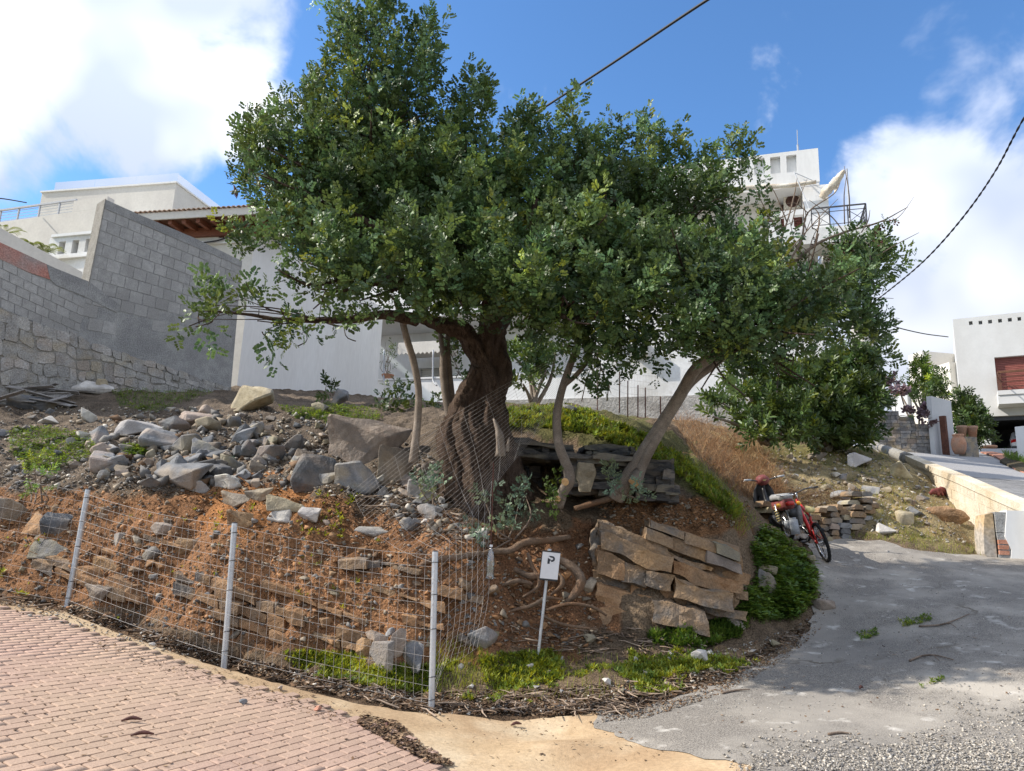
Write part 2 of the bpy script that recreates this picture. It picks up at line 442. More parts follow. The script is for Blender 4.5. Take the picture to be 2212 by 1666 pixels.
M['bark_root'] = surf('root_bark', (.13, .09, .062), (.20, .145, .105), (.17, .10, .06), scale=12, scale3=3, rough=.95, spec=.15, bump=.8, bscale=40, bdist=.02)
M['cutwood'] = surf('fresh_cut_wood', (.62, .40, .20), (.52, .30, .13), scale=25, rough=.8, bump=.2)
M['twig'] = surf('bare_twig', (.16, .115, .085), (.22, .17, .13), scale=10, rough=.9, bump=0)
M['pod'] = surf('dry_pod', (.075, .03, .022), (.12, .05, .04), scale=20, rough=.6, bump=0)
M['soil'] = surf('hill_soil', (.84, .84, .84), (1.12, 1.1, 1.05), scale=5, scale3=1.0, rough=.95, spec=.1, bump=1.0, bscale=24, bdist=.05, tone=True, fine=.4)
M['rock_grey'] = surf('grey_rock', (.135, .14, .148), (.225, .225, .23), (.30, .255, .20), scale=7, scale3=2.2, rough=.9, spec=.25, bump=.55, bscale=22, bdist=.03, objvar=.35, hue=.03, fine=.12)
M['rock_tan'] = surf('tan_rock', (.28, .225, .16), (.39, .325, .24), (.24, .205, .165), scale=7, scale3=2.0, rough=.92, spec=.2, bump=.55, bscale=22, bdist=.03, objvar=.28, hue=.025, fine=.12)
M['rock_orange'] = surf('ochre_rock', (.285, .16, .082), (.36, .225, .125), (.23, .15, .09), scale=6, scale3=2.4, rough=.93, spec=.15, bump=.6, bscale=18, bdist=.04, objvar=.16, fine=.2)
M['rock_pale'] = surf('pale_rock', (.46, .43, .38), (.58, .55, .50), (.36, .34, .32), scale=8, scale3=2.5, rough=.92, spec=.2, bump=.5, bscale=26, bdist=.02, objvar=.2, hue=.02, fine=.12)
M['rock_dark'] = surf('dark_layered_rock', (.05, .05, .053), (.115, .11, .105), (.20, .175, .14), scale=7, scale3=3, rough=.9, spec=.25, bump=.6, bscale=26, bdist=.03, stretch=(1, 1, 4), objvar=.25, hue=.02, fine=.12)
M['rock_outcrop'] = surf('outcrop_rock', (.225, .155, .098), (.30, .205, .125), (.17, .15, .13), scale=4, scale3=2.6, rough=.93, spec=.15, bump=.8, bscale=14, bdist=.05, objvar=.10, streak=((.33, .205, .105), 1.7, .5, .7), fine=.15)
M['pebble'] = surf('pebble', (.9, .9, .9), (1.1, 1.08, 1.05), scale=20, rough=.9, bump=.3, tone=True)
M['litter'] = surf('leaf_litter', (.85, .85, .85), (1.15, 1.1, 1.05), scale=20, rough=.9, bump=0, tone=True)
M['mortar'] = surf('brick_joint_sand', (.115, .085, .065), (.18, .14, .11), scale=20, rough=.95, bump=.5, bscale=80)
M['brick'] = surf('pink_paver', (.385, .262, .205), (.435, .30, .235), (.43, .31, .225), scale=9, scale3=.45, rough=.88, spec=.2, bump=.35, bscale=120, bdist=.006, objvar=.07, hue=.0, fine=.12)
M['apron'] = surf('ochre_concrete', (.43, .31, .185), (.50, .37, .23), (.37, .255, .15), scale=3, scale3=.9, rough=.9, spec=.2, bump=.5, bscale=26, bdist=.012, fine=.10, streak=((.54, .43, .29), 1.1, .5, .7))
M['asphalt'] = lane_mat()
M['gravel'] = surf('coarse_lane_edge', (.36, .335, .295), (.47, .44, .39), (.24, .22, .20), scale=30, scale3=6, rough=.95, spec=.15, bump=1.0, bscale=40, bdist=.05, voro=.7, fine=.4)
M['block'] = surf('concrete_block', (.35, .345, .335), (.43, .425, .41), (.33, .325, .315), scale=9, scale3=1.1, rough=.95, spec=.1, bump=.8, bscale=70, bdist=.012, objvar=.09, fine=.22)
M['block_cement'] = surf('wall_cement', (.33, .33, .325), (.41, .41, .40), (.29, .29, .29), scale=5, scale3=.8, rough=.95, spec=.1, bump=1.0, bscale=45, bdist=.03, fine=.2)
M['cement_brown'] = surf('rough_render', (.30, .285, .255), (.38, .36, .325), scale=6, rough=.95, spec=.1, bump=1.0, bscale=30, bdist=.05)
M['red_band'] = surf('faded_red_render', (.42, .19, .15), (.47, .25, .21), (.36, .29, .27), scale=4, scale3=1.2, rough=.95, bump=.5, bscale=40)
M['block_cream'] = surf('cream_block', (.60, .54, .43), (.68, .62, .51), (.55, .46, .33), scale=6, scale3=1.0, rough=.95, spec=.1, bump=.6, bscale=60, bdist=.012, objvar=.06)
M['stone_clad'] = surf('cladding_stone', (.17, .165, .165), (.27, .255, .24), (.34, .27, .20), scale=5, scale3=2.5, rough=.93, bump=.7, bscale=24, objvar=.3, hue=.015)
M['stone_wall'] = surf('rubble_wall_stone', (.31, .30, .285), (.41, .395, .37), (.37, .32, .26), scale=5, scale3=1.6, rough=.95, bump=.9, bscale=22, bdist=.03, objvar=.18, hue=.015)
M['white'] = surf('white_render', (.80, .80, .79), (.83, .83, .82), (.77, .765, .75), scale=1.2, scale3=.5, rough=.9, spec=.2, bump=.25, bscale=60, bdist=.006, fine=.03, stretch=(1, 1, .25), streak=((.70, .69, .66), 1.6, .62, .76))
M['white_stain'] = surf('weathered_white_render', (.74, .74, .73), (.80, .80, .79), (.62, .61, .58), scale=1.5, scale3=.7, rough=.92, spec=.2, bump=.45, bscale=34, bdist=.015, fine=.05, streak=((.45, .42, .38), .9, .62, .72))
M['cream'] = surf('cream_render', (.66, .63, .57), (.70, .67, .61), (.62, .59, .54), scale=1.3, scale3=.6, rough=.92, bump=.3, bscale=50, bdist=.008, fine=.04)
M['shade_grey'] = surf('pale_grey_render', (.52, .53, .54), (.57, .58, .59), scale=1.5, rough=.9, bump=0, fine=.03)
M['ochre'] = surf('ochre_render', (.46, .33, .19), (.54, .40, .24), (.40, .36, .31), scale=2, scale3=1.5, rough=.9, bump=.2)
M['found'] = surf('old_stone_foundation', (.36, .345, .32), (.48, .46, .43), (.27, .255, .235), scale=4, scale3=1.4, rough=.95, bump=1.0, bscale=12, bdist=.06)
M['wood_red'] = surf('reddish_wood', (.20, .075, .045), (.27, .105, .06), scale=8, rough=.55, bump=.3, bscale=20, stretch=(1, 1, 6))
M['wood_brown'] = surf('brown_wood', (.115, .05, .028), (.17, .08, .045), scale=8, rough=.6, bump=.3, bscale=20)
M['tile'] = surf('roof_tile', (.42, .29, .21), (.52, .40, .31), scale=6, rough=.9, bump=.4, objvar=.15)
M['steel'] = surf('galvanised_steel', (.52, .54, .56), (.62, .64, .66), scale=4, rough=.45, spec=.5, metal=.6, bump=.0, fine=.05)
M['wire'] = surf('galvanised_wire', (.34, .31, .285), (.42, .39, .36), scale=10, rough=.6, spec=.4, metal=.0, bump=0)
M['dark_metal'] = surf('dark_metal', (.04, .04, .045), (.06, .06, .065), scale=10, rough=.45, spec=.5, bump=0)
M['rust'] = surf('rusty_steel', (.085, .035, .025), (.13, .055, .035), scale=9, rough=.7, bump=.2)
M['grey_paint'] = surf('grey_painted_metal', (.36, .38, .41), (.42, .44, .47), scale=9, rough=.5, bump=0)
M['black'] = surf('black_plastic', (.016, .016, .018), (.026, .026, .028), scale=12, rough=.45, spec=.5, bump=.1)
M['rubber'] = surf('tyre_rubber', (.02, .02, .021), (.034, .033, .032), scale=30, rough=.85, spec=.2, bump=.5, bscale=150)
M['red'] = surf('red_enamel', (.55, .022, .018), (.62, .03, .022), scale=8, rough=.28, spec=.6, bump=0)
M['red_dull'] = surf('faded_maroon_plastic', (.16, .04, .038), (.24, .075, .068), scale=9, rough=.55, bump=.1)
M['chrome'] = surf('worn_chrome', (.62, .62, .62), (.70, .70, .70), scale=20, rough=.25, metal=.9, bump=0)
M['yellow'] = surf('yellowed_plastic', (.62, .50, .20), (.68, .57, .27), scale=10, rough=.5, bump=.1)
M['amber'] = surf('amber_lens', (.75, .36, .03), (.8, .42, .05), scale=10, rough=.15, spec=.6, bump=0)
M['red_lens'] = surf('red_lens', (.5, .015, .012), (.55, .02, .015), scale=10, rough=.15, spec=.6, bump=0)
M['seat'] = surf('worn_grey_seat', (.25, .25, .25), (.33, .33, .325), scale=7, rough=.75, bump=.3)
M['terracotta'] = surf('terracotta', (.42, .21, .125), (.50, .28, .18), (.38, .24, .17), scale=6, scale3=2, rough=.85, bump=.3)
M['sign_white'] = surf('sign_sheet', (.70, .70, .71), (.76, .76, .76), scale=3, rough=.5, bump=0, fine=.02)
M['white_far'] = surf('off_white_render', (.57, .575, .57), (.62, .625, .62), (.55, .55, .54), scale=1, scale3=.4, rough=.9, bump=0, fine=.02)
M['ink'] = surf('sign_ink', (.03, .035, .045), (.045, .05, .06), scale=20, rough=.6, bump=0)
M['ink_faded'] = surf('sign_faded_ring', (.60, .60, .61), (.65, .65, .66), scale=20, rough=.6, bump=0)
M['awning'] = surf('old_canvas', (.66, .61, .52), (.72, .67, .58), (.50, .43, .34), scale=4, scale3=2, rough=.9, bump=.4)
M['paver'] = surf('grey_drive_paver', (.22, .22, .225), (.29, .285, .28), (.25, .245, .24), scale=14, scale3=1, rough=.92, bump=.3, bscale=40, objvar=.22)
M['palm_leaf'] = surf('palm_leaf', (.13, .17, .05), (.20, .24, .08), scale=4, rough=.5, bump=0, trans=.3)
M['red_paver'] = surf('red_edge_paver', (.42, .19, .125), (.50, .26, .18), scale=9, rough=.9, bump=.4, objvar=.1)
M['shutter'] = surf('red_brown_shutter', (.24, .075, .06), (.28, .095, .075), scale=5, rough=.5, bump=0)
M['dark_room'] = surf('unlit_garage_paint', (.10, .10, .11), (.12, .12, .13), scale=3, rough=.9, bump=0)
M['car_white'] = surf('white_car_paint', (.72, .72, .72), (.74, .74, .74), scale=3, rough=.22, spec=.6, bump=0)
M['car_glass'] = surf('dark_car_glass', (.015, .017, .02), (.02, .022, .025), scale=3, rough=.06, spec=.7, bump=0)
M['cable'] = surf('black_cable', (.018, .018, .02), (.03, .03, .032), scale=20, rough=.55, bump=0)
M['lath'] = surf('grey_boards', (.22, .20, .19), (.33, .31, .29), scale=5, rough=.9, bump=.5, stretch=(1, 1, 5))
M['ground'] = surf('far_ground', (.20, .15, .095), (.26, .21, .14), (.10, .13, .05), scale=.8, scale3=.1, rough=.95, bump=.4, bscale=4)
def glass_mat(name, col=(.85, .92, .95), alpha=.25, rough=.04):
    m, nt, b, out = new_mat(name)
    tr = N(nt, 'ShaderNodeBsdfTransparent'); tr.inputs[0].default_value = col + (1,)
    gl = N(nt, 'ShaderNodeBsdfGlossy'); gl.inputs['Roughness'].default_value = rough
    lw = N(nt, 'ShaderNodeLayerWeight', Blend=.35); mxs = N(nt, 'ShaderNodeMixShader')
    ad = N(nt, 'ShaderNodeMath', operation='MULTIPLY_ADD'); ad.inputs[1].default_value = .6; ad.inputs[2].default_value = alpha * .4
    nt.links.new(lw.outputs['Fresnel'], ad.inputs[0]); nt.links.new(ad.outputs[0], mxs.inputs[0])
    nt.links.new(tr.outputs[0], mxs.inputs[1]); nt.links.new(gl.outputs[0], mxs.inputs[2]); nt.links.new(mxs.outputs[0], out.inputs[0])
    nt.nodes.remove(b)
    return m
M['glass'] = glass_mat('clear_glass')
M['bottle'] = glass_mat('clear_plastic', (.9, .93, .93), .5, .15)
# ------------------------------------------------------------------ the lie of the land
CTRL = []
for x in (-14, -11, -9, -7, -5, -3, -1, 0.5):                       # brick street: one tilted plane
    for y in (-3, 0, 2.5, 4.5, 6, 7.2, 8.3, 9.5, 11, 13):
        lim = 7.3 + max(0, -.55 * (x + .6)) * .75                    # the street ends at the fence
        if y < min(lim, 8.8): CTRL.append((x, y, -.12 * x + .06 * y - .4))
for x in (3, 6, 10):
    for y in (-3, 0, 2.5): CTRL.append((x, y, -.05 + .02 * y))
PIX = [  # u, v, distance
    (0, 1278, 9.6), (0, 1200, 10.0), (0, 1100, 10.5), (0, 1035, 11.0), (0, 960, 12.3), (0, 870, 15),
    (145, 1290, 9.45), (130, 1200, 9.85), (130, 1120, 10.2), (150, 1040, 10.8), (150, 960, 12),
    (300, 1345, 8.95), (300, 1250, 9.25), (300, 1130, 9.7), (300, 1060, 10.4), (350, 1000, 11.3), (350, 920, 13.5), (330, 850, 16.9),
    (500, 1390, 8.5), (500, 1250, 8.8), (500, 1150, 9.25), (520, 1060, 10.2), (550, 960, 12), (560, 880, 15), (520, 848, 18.3),
    (700, 1470, 7.85), (700, 1400, 8.4), (700, 1300, 8.65), (700, 1180, 9.05), (700, 1100, 9.6), (700, 1040, 10.5), (700, 960, 12), (700, 900, 14.2), (700, 868, 19),
    (930, 1440, 8.3), (930, 1300, 8.6), (930, 1200, 9.0), (900, 1120, 9.5), (900, 1050, 10.4), (880, 980, 11.4), (850, 920, 13.2), (850, 885, 17),
    (1040, 1095, 10.2), (1040, 1440, 8.2), (1040, 1300, 8.75), (1040, 1180, 9.2),
    (1165, 1408, 8.7), (1180, 1380, 9.0), (1180, 1250, 9.3), (1180, 1150, 9.7), (1180, 1100, 10.2), (1180, 1060, 11.0), (1180, 1000, 11.5), (1180, 930, 12.0), (1170, 893, 12.8), (1080, 905, 12.6),
    (1280, 1395, 8.9), (1290, 1250, 9.4),
    (1400, 1365, 9.2), (1400, 1250, 9.5), (1400, 1150, 9.9), (1400, 1080, 10.5), (1380, 1040, 11), (1350, 980, 11.5), (1350, 950, 12), (1300, 905, 13),
    (1560, 1350, 9.5), (1590, 1250, 9.9), (1590, 1130, 10.5), (1560, 1060, 11.8), (1480, 980, 13), (1450, 930, 14.5),
    (1620, 1300, 10.0), (1700, 1300, 10.3), (1640, 1180, 11.4), (1650, 1100, 14.8), (1655, 1163, 13.7), (1700, 1250, 11.0), (1735, 1260, 11.2),
    (1700, 1160, 13.3), (1850, 1160, 14), (1850, 1090, 14.6), (1750, 1050, 16), (1900, 1040, 17), (1700, 970, 20), (1900, 975, 21),
    (1950, 1010, 18), (1960, 1100, 15), (2030, 1150, 14.3), (2100, 1185, 13.8), (1600, 980, 18),
    (1400, 930, 18), (1550, 945, 20), (1000, 885, 19), (1100, 885, 23), (1500, 915, 23), (1300, 900, 25),
    # worn lane
    (1650, 1666, 5.6), (2212, 1666, 5.6), (2212, 1450, 7.5), (2212, 1300, 10), (2212, 1205, 12.9), (1900, 1450, 8), (1900, 1300, 10.3),
    (1500, 1600, 6.4), (1200, 1600, 6.4), (1200, 1666, 5.7), (1450, 1530, 7.4), (1200, 1545, 7.3), (1350, 1545, 7.3), (1600, 1460, 8.2), (1700, 1410, 9.0), (1760, 1330, 10.2),
    (1790, 1215, 12.6), (1740, 1188, 13.0), (1900, 1180, 13.2), (2050, 1200, 13.0), (1500, 1420, 8.6), (1300, 1460, 8.2), (1100, 1480, 8.0),
]
for u, v, Y in PIX: CTRL.append(tuple(P(u, v, Y)))
for u, v, Y in ((2212 + 260, 1150, 11.5), (2300, 1120, 13.4), (2140, 1062, 16.0), (2060, 1025, 19.5), (2010, 1000, 23), (1950, 985, 28), (2400, 1050, 18), (2300, 1010, 25), (2200, 990, 30)):
    q = P(u, v, Y); CTRL.append((q[0] + .25, q[1], q[2] - .75))
for x, y, z in ((12, 8, .8), (-14, 16, 4.6), (-14, 22, 6), (-8, 24, 6.5), (0, 30, 7), (8, 30, 7), (-14, 32, 8), (14, 32, 6.2), (-14, 11, 2.2)):
    CTRL.append((x, y, z))
CTRL = np.array(CTRL)
_c2 = .04
def _phi(ax, ay, bx, by): return np.sqrt((ax - bx) ** 2 + (ay - by) ** 2 + _c2)
_A = _phi(CTRL[:, None, 0], CTRL[:, None, 1], CTRL[None, :, 0], CTRL[None, :, 1]) - np.eye(len(CTRL)) * .02
_n = len(CTRL); _S = np.zeros((_n + 3, _n + 3)); _S[:_n, :_n] = _A
_S[:_n, _n] = 1; _S[:_n, _n + 1:] = CTRL[:, :2]; _S[_n:, :_n] = _S[:_n, _n:].T
_W = np.linalg.solve(_S, np.concatenate([CTRL[:, 2], [0, 0, 0]]))
GX0, GX1, GY0, GY1, GS = -15.0, 15.0, -4.0, 33.0, .06
gx = np.arange(GX0, GX1, GS); gy = np.arange(GY0, GY1, GS)
HX, HY = np.meshgrid(gx, gy)
HG = _W[_n] + _W[_n + 1] * HX + _W[_n + 2] * HY
for i in range(_n): HG = HG + _W[i] * np.sqrt((HX - CTRL[i, 0]) ** 2 + (HY - CTRL[i, 1]) ** 2 + _c2)
def H(x, y, G=None):
    G = HG if G is None else G
    fx = np.clip((np.asarray(x, float) - GX0) / GS, 0, len(gx) - 1.001); fy = np.clip((np.asarray(y, float) - GY0) / GS, 0, len(gy) - 1.001)
    i = fx.astype(int); j = fy.astype(int); a = fx - i; b = fy - j
    return (G[j, i] * (1 - a) + G[j, i + 1] * a) * (1 - b) + (G[j + 1, i] * (1 - a) + G[j + 1, i + 1] * a) * b
_T = np.arange(3.0, 31.0, .04)
def hits(u, v):
    """where sight lines meet the ground (arrays)"""
    u = np.atleast_1d(np.asarray(u, float)); v = np.atleast_1d(np.asarray(v, float))
    d = CF[None] + ((u - 1106) / FPX)[:, None] * CR + ((833 - v) / FPX)[:, None] * CU
    out = np.full((len(u), 3), np.nan)
    for s in range(0, len(u), 4000):
        dd = d[s:s + 4000] / d[s:s + 4000, 1:2]
        X = dd[:, 0:1] * _T; Z = CC[2] + dd[:, 2:3] * _T; Yy = np.broadcast_to(_T, X.shape)
        D = Z - H(X, Yy); below = D < 0
        k = np.argmax(below, 1); ok = below.any(1); kp = np.maximum(k - 1, 0); ar = np.arange(len(k))
        d1, d0 = D[ar, k], D[ar, kp]; fr = np.where(k > 0, d0 / np.maximum(d0 - d1, 1e-9), 1.0)
        y = np.where(ok, _T[kp] + (_T[k] - _T[kp]) * np.clip(fr, 0, 1), np.nan)
        out[s:s + 4000] = np.stack([dd[:, 0] * y, y, H(np.nan_to_num(dd[:, 0] * y), np.nan_to_num(y))], 1)
    return out
def hit(u, v):
    h = hits([u], [v])[0]
    return h if not np.isnan(h[0]) else P(u, v, 15)
def px_poly(pts): return [tuple(hit(u, v)[:2]) for u, v in pts]
def scatter_px(poly, n, rng):
    poly = np.asarray(poly, float); lo, hi = poly.min(0), poly.max(0)
    out = np.zeros((0, 2)); k = 0
    while len(out) < n and k < 40:
        q = rng.uniform(lo, hi, (n * 2, 2)); out = np.concatenate([out, q[inside(q[:, 0], q[:, 1], poly)]]); k += 1
    h = hits(out[:n, 0], out[:n, 1])
    return h[~np.isnan(h[:, 0])]
def scatter_xy(poly, n, rng):
    poly = np.asarray(poly, float); lo, hi = poly.min(0), poly.max(0)
    out = np.zeros((0, 2)); k = 0
    while len(out) < n and k < 60:
        q = rng.uniform(lo, hi, (n * 2, 2)); out = np.concatenate([out, q[inside(q[:, 0], q[:, 1], poly)]]); k += 1
    q = out[:n]
    return np.concatenate([q, H(q[:, 0], q[:, 1])[:, None]], 1)

def plane_hit(u, v):
    d = ray(u, v); t = (-.4 - EYE) / (d[2] + .12 * d[0] - .06 * d[1]); p = CC + d * t
    return tuple(p[:2])
def px_poly2(pts): return [plane_hit(u, v) if u < 1000 else tuple(hit(u, v)[:2]) for u, v in pts]
POLY_BRICK = px_poly2([(-60, 1306), (100, 1338), (200, 1372), (310, 1400), (420, 1448), (520, 1482), (600, 1503), (700, 1528), (780, 1560), (850, 1588), (900, 1615), (1000, 1664)]) + [(.35, 3.5), (.6, 1.0), (1, -3), (-14, -3), (-14, 9.0)]
POLY_APRON = px_poly2([(-60, 1290), (60, 1300), (145, 1322), (300, 1382), (480, 1440), (600, 1475), (700, 1503), (800, 1528), (925, 1543), (1040, 1549), (1180, 1548), (1330, 1540), (1345, 1562), (1380, 1590), (1450, 1612), (1540, 1622), (1610, 1632), (1655, 1664)]) + [(1.9, 3.5), (2.4, -3), (-14.2, -3), (-14.2, 9.4)]
POLY_LANE = px_poly([(1300, 1530), (1380, 1530), (1480, 1508), (1560, 1476), (1640, 1440), (1700, 1408), (1745, 1355), (1772, 1300), (1768, 1245), (1760, 1200), (1735, 1168), (1760, 1158), (1830, 1160), (1900, 1166), (1960, 1186), (2050, 1197), (2130, 1201), (2240, 1203)]) + [(14, 12), (14, -3), (2.2, -3), (1.6, 3.5)] + px_poly([(1600, 1655), (1500, 1640), (1380, 1612), (1300, 1575)])
POLY_LANE = [p for p in POLY_LANE]
# roughness of the ground away from the paved surfaces
_paved = inside(HX, HY, POLY_BRICK) | inside(HX, HY, POLY_APRON) | inside(HX, HY, POLY_LANE)
_soft = (~_paved).astype(float)
for _ in range(4):
    _soft = (_soft + np.roll(_soft, 1, 0) + np.roll(_soft, -1, 0) + np.roll(_soft, 1, 1) + np.roll(_soft, -1, 1)) / 5
_soft = np.clip((_soft - .55) / .45, 0, 1)
_gyy, _gxx = np.gradient(HG, GS); _steep = np.clip(np.hypot(_gxx, _gyy) / 1.6, 0, 1)
_low = np.clip((HG - _W[_n]) * 0 + 1, 0, 1)
ROUGH = _soft * ((.16 + .30 * _steep) * fbm(HX * 1.7, HY * 1.7, 3, 4) * .8 + (.05 + .10 * _steep) * fbm(HX * 6, HY * 6, 9, 3) + .035 * fbm(HX * 14, HY * 14, 21, 2))
_pl = -.12 * HX + .06 * HY - .4
_w = (inside(HX, HY, POLY_BRICK) | inside(HX, HY, POLY_APRON)).astype(float) * np.clip((.6 - HX) / 1.4, 0, 1)
for _ in range(5): _w = (_w + np.roll(_w, 1, 0) + np.roll(_w, -1, 0) + np.roll(_w, 1, 1) + np.roll(_w, -1, 1)) / 5
_w = np.clip(_w * 1.6, 0, 1) * (HY < 10.5)
HG = HG * (1 - _w) + _pl * _w
HBASE = HG.copy()
HG = HG + ROUGH - .015 * _paved

# soil colour by place (what the earth itself is there: red earth in the cut, dark humus, grey scree dust, turf)
UU, VV = to_px(np.stack([HX.ravel(), HY.ravel(), HG.ravel()], 1))
UU = UU.reshape(HX.shape); VV = VV.reshape(HX.shape)
n1 = fbm(HX * .9, HY * .9, 40, 4); n2 = fbm(HX * 3.2, HY * 3.2, 60, 3)
def zone(poly, soft=0.0):
    z = inside(UU + n1 * 60 + n2 * 30, VV + n2 * 50 + n1 * 20, poly) & (HY > 5)
    return z.astype(float)
col = np.zeros(HX.shape + (3,)); col[:] = (.17, .125, .085)
def paint(poly, c, amt=1.0):
    z = zone(poly)[..., None] * amt
    global col
    col = col * (1 - z) + np.array(c) * z
paint([(-200, 780), (700, 830), (1000, 860), (1000, 1040), (600, 1060), (-200, 1060)], (.15, .118, .09))            # grey scree dust
paint([(-200, 1040), (330, 1080), (560, 1030), (760, 1080), (1000, 1120), (1080, 1200), (1080, 1420), (700, 1420), (480, 1380), (200, 1300), (-200, 1280)], (.235, .122, .062))  # red earth cut
paint([(430, 1080), (640, 1040), (700, 1090), (560, 1150), (420, 1140)], (.31, .145, .06))
paint([(720, 1060), (1000, 1050), (1000, 1120), (760, 1130)], (.11, .075, .05))
paint([(1040, 1150), (1300, 1130), (1330, 1400), (1060, 1420)], (.19, .10, .055))
paint([(1290, 1090), (1600, 1080), (1620, 1140), (1500, 1170), (1300, 1140)], (.21, .11, .055))
paint([(-200, 1270), (150, 1290), (480, 1405), (930, 1500), (1330, 1500), (1700, 1380), (1760, 1310), (1800, 1340), (1500, 1520), (1300, 1560), (900, 1560), (450, 1450), (-200, 1310)], (.105, .07, .045))   # litter-dark verge
paint([(1250, 1350), (1720, 1330), (1760, 1400), (1500, 1470), (1250, 1440)], (.15, .11, .075))
paint([(1080, 870), (1300, 870), (1480, 950), (1620, 1100), (1560, 1110), (1400, 980), (1080, 930)], (.12, .115, .05))
paint([(1560, 930), (2120, 960), (2120, 1190), (1900, 1160), (1700, 1100), (1600, 1020)], (.25, .20, .11))
paint([(1660, 960), (1950, 970), (1900, 1010), (1700, 1010)], (.17, .155, .07))
col = col * (1 + .45 * n2 + .3 * n1)[..., None]
yy_keep = np.concatenate([np.arange(int((4.5 - GY0) / GS), int((15 - GY0) / GS)), np.arange(int((15 - GY0) / GS), len(gy), 3)])
xx_keep = np.arange(int((-14 - GX0) / GS), int((13 - GX0) / GS))
sub = np.ix_(yy_keep, xx_keep)
tv = np.stack([HX[sub], HY[sub], HG[sub]], -1).reshape(-1, 3)
ny, nx = len(yy_keep), len(xx_keep)
ii = (np.arange(ny - 1)[:, None] * nx + np.arange(nx - 1)[None]).ravel()
tf = np.stack([ii, ii + 1, ii + nx + 1, ii + nx], 1)
hillside = add('hillside', (tv, tf), M['soil'], smooth=True, col=np.clip(col[sub].reshape(-1, 3), .01, 1), kind='structure', origin=(0, 10, 0))
tag(hillside, 'red earth bank and rubble slope behind the fence', 'hillside')

# far ground under and around everything
def big_ground():
    n = 60; a = np.linspace(0, 2 * math.pi, n, endpoint=False); V = [(0, 10, -1.9)]; 
    for r in (12, 40, 120, 400, 1500):
        for t in a: V.append((r * math.cos(t), 10 + r * math.sin(t), -1.9 + (0 if r < 100 else (.02 * r if math.sin(t) > .1 else 0))))
    F = [(0, 1 + i, 1 + (i + 1) % n) for i in range(n)]
    for k in range(4):
        for i in range(n): F.append((1 + k * n + i, 1 + (k + 1) * n + i, 1 + (k + 1) * n + (i + 1) % n, 1 + k * n + (i + 1) % n))
    return np.array(V, float), F
g = add('ground', big_ground(), M['ground'], kind='structure', origin=(0, 10, -1.9)); tag(g, 'wide ground around the hillside', 'ground')

# ------------------------------------------------------------------ paved sheets laid on the land
def sheet(name, poly, mat, off, step, jit, label, edge_seed=1, bumpf=None, col=None):
    pts = []; n = len(poly)
    for i in range(n):
        a, b = np.array(poly[i]), np.array(poly[(i + 1) % n]); L = np.linalg.norm(b - a); k = max(1, int(L / .07)) if min(a[1], b[1]) > 3.4 else max(1, int(L / .5))
        for j in range(k):
            p = a + (b - a) * j / k
            pts.append(p + jit * .35 * np.array([fbm(np.array(p[0] * 9), np.array(p[1] * 9), edge_seed + 7, 3), fbm(np.array(p[0] * 9), np.array(p[1] * 9), edge_seed + 57, 3)]) + jit * np.array([fbm(np.array(p[0] * 2.3), np.array(p[1] * 2.3), edge_seed, 4), fbm(np.array(p[0] * 2.3), np.array(p[1] * 2.3), edge_seed + 50, 4)]))
    pts = np.array(pts); nb = len(pts); lo, hi = pts.min(0), pts.max(0)
    X, Y = np.meshgrid(np.arange(lo[0], hi[0], step), np.arange(lo[1], hi[1], step))
    q = np.stack([X.ravel(), Y.ravel()], 1) + RNG.uniform(-.2, .2, (X.size, 2)) * step
    q = q[inside(q[:, 0], q[:, 1], pts)]
    far = (q[:, 1] < 3.5) & (RNG.random(len(q)) > .12); q = q[~far]
    allp = np.concatenate([pts, q])
    vs, es, fs, *_ = delaunay_2d_cdt([Vector(p) for p in allp], [(i, (i + 1) % nb) for i in range(nb)], [], 1, 1e-5)
    v2 = np.array([(a.x, a.y) for a in vs]); z = H(v2[:, 0], v2[:, 1], HBASE) + off
    if bumpf is not None: z = z + bumpf(v2[:, 0], v2[:, 1])
    F = [tuple(f) for f in fs]
    V = np.concatenate([v2, z[:, None]], 1)
    o = add(name, (V, F), mat, smooth=True, kind='structure', origin=(float(V[:, 0].mean()), float(V[:, 1].mean()), float(V[:, 2].min())), col=None)
    return tag(o, label, 'paving')
apron = sheet('concrete_apron', POLY_APRON, M['apron'], .010, .13, .10, 'ochre concrete apron between brick street and grey lane', 4, lambda x, y: .02 * fbm(x * 1.5, y * 1.5, 6) * np.clip((x + 1.2) / 1.5, 0, 1))
lane = sheet('lane', POLY_LANE, M['asphalt'],   .015, .13, .14, 'worn grey concrete lane rising to the parked bikes', 8, lambda x, y: .02 * fbm(x * 1.5, y * 1.5, 6) * np.clip((x + 1.2) / 1.5, 0, 1))
street = sheet('brick_street', POLY_BRICK, M['mortar'], .016, .3, .02, 'pink brick paved street in front of the fence', 12)

